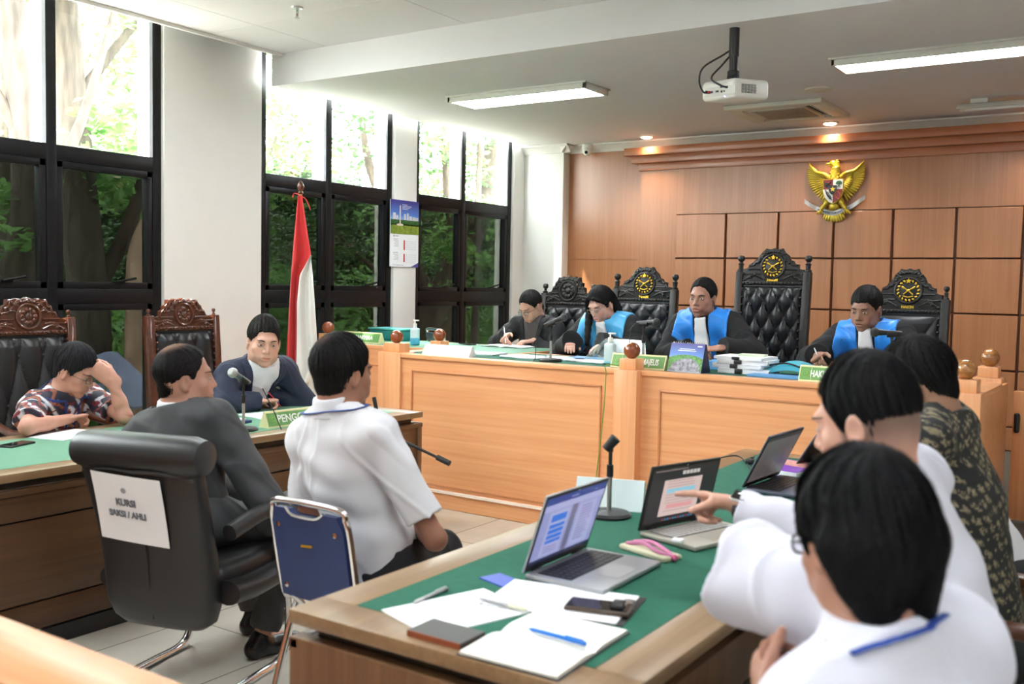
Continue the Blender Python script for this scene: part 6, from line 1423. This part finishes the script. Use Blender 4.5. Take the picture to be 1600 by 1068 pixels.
    if collar is not None:
        cm, rr, hh = collar; C = Sdf(); ax = nrm(H.w(0, -.022, -.05)-nb+U*.05); a0 = nb+U*.005-F*.004
        C.cap(a0-ax*.05, a0+ax*.08, rr+.010, rr, .01, cut=((a0+ax*hh-F*.0, nrm(ax-F*.25)), (a0-ax*.03, -ax)))
        G['collar'] = sdf_obj('collar', C, min(h, .0045), cm, root, off)
    if legs and trouser is not None:
        Q = Sdf(); Q.cap(hip-U*.01+Lf*.05, hip-U*.01-Lf*.05, .135, .135, .04, flat=(U, .85))
        for s in 'LR':
            sg = 1 if s == 'L' else -1; Q.cap(hip+Lf*sg*.085, kn[s], .088, .070, .04); ad = nrm(an[s]-kn[s]); Q.cap(kn[s], an[s]+ad*.04, .068, .056, .03, cut=((an[s]-ad*.02, ad),))
        W2 = wrinkle(.005, .8, 1.3); Q.post = lambda P, D: D+W2(P); sdf_obj('trousers', Q, .007, trouser, root, off)
        if shoes:
            for s in 'LR':
                K = Sdf(); fh = G['fh'] if not (feet and s in feet and len(feet[s]) > 2) else nrm(feet[s][2]); a0 = an[s]*np.array([1, 1, 0])+np.array([0, 0, floor])
                K.cap(a0-fh*.035+np.array([0, 0, .035]), a0+fh*.15+np.array([0, 0, .026]), .042, .038, .02); K.cap(a0+np.array([0, 0, .05]), a0+np.array([0, 0, .075])-fh*.01, .042, .040, .02)
                fl = F32(floor); K.post = lambda P, D: np.maximum(D, fl+F32(.002)-P[:, 2]); sdf_obj('shoe', K, .005, mat('black_shoe_leather', (.012, .012, .013), .25), root, off)
    if extra: extra(G)
    return G
def region(G, name, m, grow, keep, h=None, from_='T', col=None):
    """A piece of cloth lying on the torso: the torso volume grown by 'grow' and kept where keep(l, v, f) < 0 (across, up from the neck, forward)."""
    src = G[from_]; S = Sdf(); S.pr = list(src.pr); nb, Lf, U, F = [G[k].astype(F32) for k in ('nb', 'Lf', 'U', 'F')]
    base = src.post; W = wrinkle(.0045, 1.0, G['hip'][0]*7)
    def post(P, D):
        q = P-nb; return np.maximum(D+W(P)-F32(grow), keep(q@Lf, q@U, q@F).astype(F32))
    S.post = post; return sdf_obj(name, S, h or G['h'], m, G['root'], G['off'], col)
def mx(*a):
    r = a[0]
    for b_ in a[1:]: r = np.maximum(r, b_)
    return r
def mn(*a):
    r = a[0]
    for b_ in a[1:]: r = np.minimum(r, b_)
    return r
# ================================================================ THE PEOPLE
shirtw = mat('white_shirt_cloth', (.68, .68, .71), .8, var=.015, bump=.15, bscale=500); shirtl = mat('lavender_white_shirt_cloth', (.62, .62, .71), .8, var=.015, bump=.15, bscale=500)
navy = mat('navy_suit_cloth', (.013, .019, .045), .75, var=.1, bump=.2, bscale=700); greys = mat('charcoal_suit_cloth', (.050, .052, .055), .8, var=.08, bump=.2, bscale=700); blacks = mat('black_suit_cloth', (.010, .010, .012), .75, bump=.2, bscale=700)
robek = mat('black_robe_cloth', (.007, .007, .008), .9, bump=.2, bscale=500); satin = mat('blue_satin', s2l((30, 132, 226)), .38, var=.05, sheen=.2); satin2 = mat('light_blue_satin', s2l((72, 172, 226)), .36, var=.05, sheen=.2)
jabotm = mat('jabot_cloth', (.84, .84, .86), .7, bump=.6, bscale=90, stretch=(6, 6, .4)); trk = mat('black_trouser_cloth', (.012, .012, .014), .85); trg = MATS['charcoal_suit_cloth']
blue_l = mat('blue_lanyard', s2l((28, 62, 140)), .6); rim_k = mat('black_spectacle_frame', (.012, .012, .013), .3)
def lanyard(G, front=True, drop=.30, src='S', arc=(-PI/2+.6, 1.5*PI-.6)):
    nb, Lf, U, F = G['nb'], G['Lf'], G['U'], G['F']; S = G[src]; pts = []
    for a in np.linspace(*arc, 22):
        dv = Lf*math.cos(a)-F*math.sin(a); rs = np.linspace(.055, .15, 40); c = nb+U*(.004+.012*math.sin(a)); dd = S.at(np.array([c+dv*r for r in rs])); i = np.argmax(dd > .004); pts.append(c+dv*rs[i if dd[i] > .004 else -1])
    if front:
        def down(sg):
            out = []
            for v in np.linspace(.05, drop, 8):
                c = nb-U*v+Lf*sg*.055*(1-v/drop); rs = np.linspace(.26, .0, 50); dd = S.at(np.array([c+F*r for r in rs])); i = np.argmax(dd < .004); out.append(c+F*rs[i])
            return out
        pts = down(1)[::-1]+[p for p in pts[::-1]][::-1]+down(-1) if False else down(1)[::-1]+pts+down(-1)
    b = MB(); b.tube([V((p-G['off']).tolist()) for p in pts], .007, 8, flat=.35); return b.build('lanyard', blue_l, G['root'], ang=80)
def suit_front(G, shirt_m, lap_m, open_=.26, depth=.33, tie=None):
    V_ = lambda l, v, f: mx(np.abs(l)-(.010+open_*(v+depth)*.8), -(v+depth), v-.045, -f)
    region(G, 'shirt_front', shirt_m, .0035, V_)
    region(G, 'lapel', lap_m, .0095, lambda l, v, f: mx(np.abs(l)-(.010+open_*(v+depth)*.8)-.05*np.clip((v+depth)/depth, .1, 1), (.010+open_*(v+depth)*.8)-np.abs(l), -(v+depth), v-.03, -f))
def judge_dress(G, stole, w=.052):
    region(G, 'blue_stole', stole, .010, lambda l, v, f: mx(np.abs(l)-.185, np.where(f > 0, w-np.abs(l), -1.), .095-np.hypot(l, f*1.1)-np.clip(-v-.02, 0, 1)*4, -(v+.50), f-.19), from_='S')
    region(G, 'jabot', jabotm, .022, lambda l, v, f: mx(np.abs(l)-(.036+.10*np.clip(-v, 0, .4)), -(v+.38), v-.025, -f), from_='T')
def pen_held(p, q, label, m):
    p, q = V(p), V(q); o = thing('pen', label, 'pen', p); b = MB(); b.tube([V((0, 0, 0)), (q-p)*.08, (q-p)*.95, q-p], [.001, .0042, .0042, .003], 9); b.build('barrel', m, o); b = MB(); b.tube([(q-p)*.93, (q-p)*1.06], .0032, 8); b.build('button', steel, o)
PAT = np.random.RandomState(5)
def batik_color(vs):
    v = vs.astype(F32); a = np.sin(v@np.array([48, 31, 40])+2.2*np.sin(v@np.array([-22, 39, 28]))); b_ = np.sin(v@np.array([-29, 52, 33])+2.0*np.sin(v@np.array([35, 18, -41]))); c = np.sin(v@np.array([70, -20, 65])+1.5*np.sin(v@np.array([31, 60, -20])))
    out = np.tile(np.array(s2l((44, 42, 58))), (len(v), 1)); out[(a > .25)] = s2l((150, 156, 172)); out[(a > .62)] = s2l((205, 205, 212)); out[(b_ > .70)] = s2l((150, 92, 70)); out[(b_*c > .55)] = s2l((120, 40, 48)); out[(np.abs(a-.25) < .07)] = s2l((24, 22, 30)); return out
def batik2_color(vs):
    v = vs; k = 26.; k = 40.; p = np.stack([v[:, 1]*k*.9+v[:, 2]*k*.5, v[:, 2]*k*.85-v[:, 1]*k*.5+v[:, 0]*k*.4], 1); c = np.floor(p); f = p-c-.5
    r = np.hypot(f[:, 0], f[:, 1]); h_ = np.modf(np.abs(np.sin(c[:, 0]*12.9+c[:, 1]*78.2)*43758.5))[0]; ring = np.abs(r-.24-.08*np.sin(np.arctan2(f[:, 1], f[:, 0])*5)) < .075; dot = r < .07; petal = (np.sin(v@np.array([150, 90, 130]))*np.sin(v@np.array([-80, 160, 90])) > .25) & (r < .40)
    out = np.tile(np.array(s2l((22, 24, 24))), (len(v), 1)); out[petal & (h_ > .3)] = s2l((84, 76, 60)); out[ring & (h_ > .35)] = s2l((128, 116, 92)); out[dot] = s2l((150, 138, 110)); return out
nz = (0, 0, -1)
# ---- window side table
G = person('man in grey batik shirt and glasses leaning his forehead on his fist', (-5.00, 2.95, .54), 14, (-4.735, 2.985, 1.02), 30, 27, -6, eye_open=.002, R=dict(wrist=(-4.64, 2.90, .787), elbow=(-4.55, 2.62, .782), d=(-.35, .93, .0), n=(.25, .1, -.95), curls=PENG), L=dict(wrist=(-4.560, 3.085, .972), elbow=(-4.52, 3.13, .785), d=(-.62, -.42, .58), n=(-.83, .56, 0), curls=((.45, .9, .5), (.55, .95, .5), (.6, 1.0, .5), (.65, 1.0, .5)), thumb=(.8, .3, .4), sc=1.12),
    skin=(.52, .26, .19), top='shirt', topmat=attr_mat('batik_shirt_cloth', .75, bump=.15, bscale=500), topcol=batik_color, h=.0045, hsc=1.08, hairkw=dict(top=.020, side=.011, line=.066, col=(.018, .017, .020), amp=.004), glass_m=rim_k, trouser=trk, half_sleeve=.72, wr=(.006, 1.0))
lanyard(G)
G = person('man in navy suit writing behind the green plaintiff plate', (-4.95, 4.13, .54), -6, (-4.50, 4.055, 1.135), -30, 8, 4, R=dict(wrist=(-4.48, 4.02, .790), elbow=(-4.56, 3.80, .795), d=(.12, .98, -.02), n=(.1, 0, -1), curls=PENG), L=dict(wrist=(-4.62, 4.20, .79), pole=(-4.3, 4.7, .7), d=(-.3, -.95, 0), n=nz, curls=REST),
    skin=(.60, .34, .25), top='suit', topmat=navy, h=.0045, hsc=1.17, fat=.008, bulk=1.08, sw=.19, hairkw=dict(flow='back', top=.026, side=.008, line=.074, amp=.0035, col=(.014, .012, .011)), trouser=trk, collar=(shirtw, .062, .040))
suit_front(G, shirtw, navy, open_=.30, depth=.36)
b = MB(); b.box((0, 0, 0), (.035, .004, .022), r=.003); pk = b.build('pocket_square', mat('blue_pocket_cloth', s2l((60, 130, 200)), .6), G['root']); q = G['chest']+G['U']*.05+G['Lf']*.11+G['F']*.165-G['off']; pk.location = q.tolist(); pk.rotation_euler = (0, 0, 1.3)
pen_held((-4.455, 4.155, .745), (-4.50, 4.09, .84), 'red tipped pen in the hand of the navy suited man', mat('red_pen', (.5, .03, .05), .4))
# ---- judges and clerk
G = person('clerk in black suit and glasses writing in a notebook', (-4.26, 6.78, .74), -93, (-4.25, 6.61, 1.335), -104, 32, 0, eye_open=.0018, R=dict(wrist=(-4.45, 6.56, 1.098), pole=(-4.9, 6.65, .8), d=(.25, -.85, -.2), n=(.65, .1, -.7), curls=PENG), L=dict(wrist=(-4.19, 6.56, 1.072), pole=(-3.8, 6.75, .8), d=(-.72, -.66, -.1), n=nz, curls=REST), floor=.2,
    skin=(.55, .30, .22), top='suit', topmat=blacks, hsc=1.04, hairkw=dict(flow='back', top=.012, side=.005, line=.088, col=(.016, .014, .014), temple=.012), glass_m=rim_k, glass_kw=dict(w=.022, hh=.016), trouser=trk, shoes=False, collar=(mat('dark_shirt_cloth', (.06, .05, .05), .8), .058, .03))
suit_front(G, MATS['dark_shirt_cloth'], blacks)
pen_held((-4.385, 6.455, 1.045), (-4.435, 6.50, 1.17), 'white pen held by the clerk', mat('pen_white', (.8, .82, .85), .3))
def womanhair(H):
    def ex(S):
        w = H.w
        b0 = w(-.074, .045, -.01); lk = [w(-.066, .035, .04), b0]+[b0+np.array([.008*i, -.020*i, -.048*i]) for i in range(1, 6)]
        for i in range(len(lk)-1): S.cap(lk[i], lk[i+1], .032-.002*i, .030-.0025*i, .012)
        for (pts, r0, r1) in (([(-.045, .068, .062), (-.066, .062, .035), (-.075, .045, -.005)], .016, .013), ([(.02, .074, .084), (.050, .060, .062), (.068, .03, .03)], .012, .012),
                              ([(.05, -.07, .03), (.075, -.06, -.06), (.082, -.05, -.14), (.07, -.06, -.2)], .034, .022), ([(-.05, -.07, .03), (-.07, -.07, -.06), (-.07, -.07, -.16)], .036, .024), ([(0, -.09, .03), (0, -.10, -.08), (0, -.11, -.18)], .045, .03), ([(-.03, .062, .088), (-.055, .066, .066)], .016, .014)):
            for i in range(len(pts)-1): S.cap(w(*pts[i]), w(*pts[i+1]), r0+(r1-r0)*i/len(pts), r0+(r1-r0)*(i+1)/len(pts), .012)
    return ex
Hf = Head((-3.45, 6.30, 1.375), -100, 28, -4, 1.06)
G = person('woman judge in blue and black robe reading with her long hair down', (-3.42, 6.63, .74), -90, (-3.45, 6.30, 1.375), -100, 28, -4, eye_open=.0018, cuff=.085, R=dict(wrist=(-3.56, 6.05, 1.098), pole=(-4.0, 6.35, .8), d=(.5, -.85, 0), n=nz), L=dict(wrist=(-3.24, 6.05, 1.098), pole=(-2.8, 6.4, .8), d=(-.4, -.9, 0), n=nz), floor=.2,
    skin=(.64, .37, .29), top='robe', topmat=robek, hsc=1.06, hairkw=dict(top=.014, side=.012, line=.080, amp=.002, fr=1.6, nape=-.09, fade=0, extra=womanhair(Hf)), glass_m=steel, glass_kw=dict(rim=.0009, w=.021, hh=.013), trouser=trk, shoes=False)
judge_dress(G, satin2, .030)
G = person('middle judge in bright blue and black robe looking up', (-2.70, 6.65, .74), -86, (-2.71, 6.40, 1.44), -93, 4, 2, R=dict(wrist=(-2.68, 6.15, 1.098), pole=(-3.2, 6.3, .8), d=(.95, -.2, 0), n=nz), L=dict(wrist=(-2.475, 6.165, 1.118), pole=(-2.0, 6.35, .8), d=(-.95, -.12, -.1), n=(0, .35, -.95), curls=REST), floor=.2,
    skin=(.36, .18, .125), top='robe', topmat=robek, hsc=1.10, sw=.185, hairkw=dict(flow='back', top=.012, side=.006, line=.090, col=(.012, .010, .010), temple=.016, amp=.0025), trouser=trk, shoes=False, beard=.35, mouth=.006, collar=(robek, .060, .035))
judge_dress(G, satin, .055)
G = person('right judge in bright blue and black robe writing behind a microphone', (-1.57, 6.66, .74), -91, (-1.615, 6.41, 1.398), -101, 16, 3, eye_open=.0024, R=dict(wrist=(-1.80, 6.05, 1.112), pole=(-2.2, 6.35, .8), d=(.18, -.95, -.12), n=(.55, 0, -.8), curls=PENG), L=dict(wrist=(-1.36, 6.10, 1.098), pole=(-.95, 6.4, .8), d=(-.5, -.85, 0), n=nz), floor=.2,
    skin=(.31, .155, .105), top='robe', topmat=robek, hsc=1.13, sw=.195, fat=.004, hairkw=dict(flow='back', top=.013, side=.008, line=.060, col=(.010, .009, .009), amp=.0025), trouser=trk, shoes=False, beard=.2, collar=(shirtw, .060, .028))
judge_dress(G, satin, .055)
pen_held((-1.735, 5.945, 1.045), (-1.80, 5.985, 1.155), 'silver pen held by the right judge', steel)
# ---- witnesses
crown = (0, -.045, .118)
G = person('balding man in charcoal suit sitting in the padded chair', (-3.10, 2.46, .57), 100, (-3.185, 2.475, 1.118), 57, -2, 0, R=dict(wrist=(-2.90, 2.83, .63), elbow=(-2.80, 2.58, .62), d=(-.35, .9, -.1), n=nz), L=dict(wrist=(-3.26, 2.83, .62), pole=(-3.55, 2.5, .5), d=(.35, .9, -.1), n=nz),
    skin=(.46, .235, .165), top='suit', topmat=greys, hsc=1.06, fat=.004, sw=.185, hairkw=dict(flow='back', top=.010, side=.010, line=.098, col=(.012, .010, .010), temple=.014, amp=.0025, bald=(crown, (.050, .062, .045), (.40, .22, .15), .8)), trouser=trg, collar=(shirtw, .064, .045),
    feet=dict(R=((-2.93, 2.80, .50), (-2.985, 2.69, .09), (.18, 1, 0)), L=((-3.27, 2.80, .50), (-3.22, 2.86, .09), (-.1, 1, 0))))
suit_front(G, shirtw, greys)
Cc = Sdf(); nb = G['nb']; Cc.cap(nb-G['U']*.03, nb+G['U']*.03+G['F']*.01, .088, .072, .01, cut=((nb+G['U']*.012, nrm(G['U']-G['F']*.5)), (nb-G['U']*.03, -G['U']))); sdf_obj('jacket_collar', Cc, .0045, greys, G['root'], G['off'])
G = person('man in white shirt with blue lanyard seen from behind on the blue chair', (-2.30, 2.58, .54), 90, (-2.375, 2.50, 1.188), 80, 2, 2, R=dict(wrist=(-2.24, 2.76, .63), elbow=(-2.02, 2.575, .655), d=(-.75, .65, -.1), n=nz), L=dict(wrist=(-2.45, 2.80, .60), elbow=(-2.565, 2.53, .665), d=(.3, .9, 0), n=nz), shd=.095,
    skin=(.30, .14, .09), top='shirt', topmat=shirtw, hem=.20, h=.0045, hsc=1.06, sw=.172, bulk=1.12, hairkw=dict(strands=3000, top=.020, side=.012, line=.066, col=(.009, .008, .008), amp=.0045, bald=((.0, -.075, .108), (.030, .03, .03), (.16, .08, .055), .45)), trouser=trk, feet=dict(R=((-2.28, 2.95, .50), (-2.28, 2.98, .09)), L=((-2.50, 2.95, .50), (-2.52, 2.98, .09))), collar=(shirtw, .064, .050), half_sleeve=.80, wr=(.0055, .9))
lanyard(G, front=True)
def thickhair(S):
    w = Head((-.365, 1.475, 1.14), 142, 14, 0, 1.0).w
    for s in (-1, 1): S.cap(w(s*.038, -.062, .0), w(s*.030, -.058, -.082), .052, .034, .02); S.cap(w(s*.066, -.035, .0), w(s*.058, -.045, -.055), .026, .016, .02)
# ---- along the green table
G = person('man in long white shirt and watch pointing at the laptop', (-.30, 2.20, .53), 178, (-.515, 2.075, 1.238), 174, 14, 0, hairfade=.75, R=dict(wrist=(-.895, 2.375, .962), elbow=(-.64, 2.34, .93), d=(-.97, .22, .03), n=(.05, -.55, -.83), curls=POINT, thumb=(.8, .2, .55)), L=dict(wrist=(-.46, 2.06, .66), pole=(-.3, 1.8, .6), d=(-.8, .6, -.1), n=nz),
    skin=(.55, .30, .22), top='longshirt', topmat=shirtl, h=.004, hsc=1.05, sw=.19, bulk=1.1, hairkw=dict(strands=4500, top=.025, side=.006, line=.080, col=(.007, .007, .008), amp=.004, nape=.012), trouser=trk, collar=(shirtl, .062, .03))
wt = G['root']; o_ = G['off']; fd = nrm(G['wr']['R']-G['el']['R']); wc = G['wr']['R']-fd*.012
b = MB(); M = frame((wc-o_).tolist(), fd.tolist(), (0, -.5, .86)); b.tube([(.031*math.cos(a), .029*math.sin(a), 0) for a in np.linspace(0, 2*PI, 24, endpoint=False)], .011, 8, closed=True, m=M, flat=.25, up=(1, 0, 0)); wo = b.build('watch_strap', blackr, wt)
b = MB(); b.box((0, .034, 0), (.036, .010, .042), r=.004, seg=3, m=M); b.build('watch_case', chrome, wo); b = MB(); b.box((0, .0392, 0), (.031, .002, .037), r=.0009, m=M); b.build('watch_screen', mat('phone_glass'), wo)
G = person('person in black and beige batik leaning over the far laptops', (-.40, 3.02, .53), 180, (-.605, 3.02, 1.24), 184, 24, 0, shd=.028, R=dict(wrist=(-.80, 3.22, .80), pole=(-.5, 3.6, .6), d=(-.95, -.1, 0), n=nz), L=dict(wrist=(-.80, 2.86, .80), pole=(-.5, 2.5, .6), d=(-.95, .1, 0), n=nz),
    skin=(.30, .16, .10), top='longshirt', topmat=attr_mat('dark_batik_cloth', .75, bump=.15, bscale=500), topcol=batik2_color, hsc=1.02, sw=.19, bulk=1.14, hairkw=dict(strands=3000, top=.024, side=.012, line=.068, col=(.009, .008, .008), amp=.005), trouser=trk, shoes=False)
G = person('person in white shirt mostly hidden behind the batik wearer', (-.40, 3.68, .53), 180, (-.80, 3.66, 1.12), 184, 22, 0, skin=(.40, .22, .15), top='longshirt', topmat=shirtw, h=.006, R=dict(wrist=(-.80, 3.84, .80), pole=(-.5, 4.2, .6), d=(-.95, -.1, 0), n=nz), L=dict(wrist=(-.80, 3.5, .80), pole=(-.5, 3.2, .6), d=(-.95, .1, 0), n=nz), bulk=.98, hairkw=dict(top=.02, side=.01), trouser=trk, shoes=False)
G = person('nearest man in white shirt with thick black hair and glasses', (-.26, 1.50, .53), 155, (-.365, 1.475, 1.14), 142, 14, 0, sleeve_r=.026, R=dict(wrist=(-.45, 1.60, .90), elbow=(-.635, 1.71, 1.0), d=(.7, -.6, -.2), n=(.3, .3, -.8)), L=dict(wrist=(-.50, 1.48, .86), elbow=(-.42, 1.26, .82), d=(-.45, .85, .25), n=(.9, .3, 0), curls=REST),
    skin=(.38, .185, .125), top='shirt', topmat=shirtl, h=.004, hsc=1.0, sw=.152, shd=.088, hairkw=dict(strands=7000, top=.026, side=.018, line=.046, col=(.006, .006, .007), amp=.006, nape=-.112, fr=.8, fade=0, extra=thickhair), glass_m=rim_k, glass_kw=dict(rim=.0024), trouser=trk, half_sleeve=.98, wr=(.006, .8))
lanyard(G, front=False, arc=(PI/2-1.2, PI/2+.75))
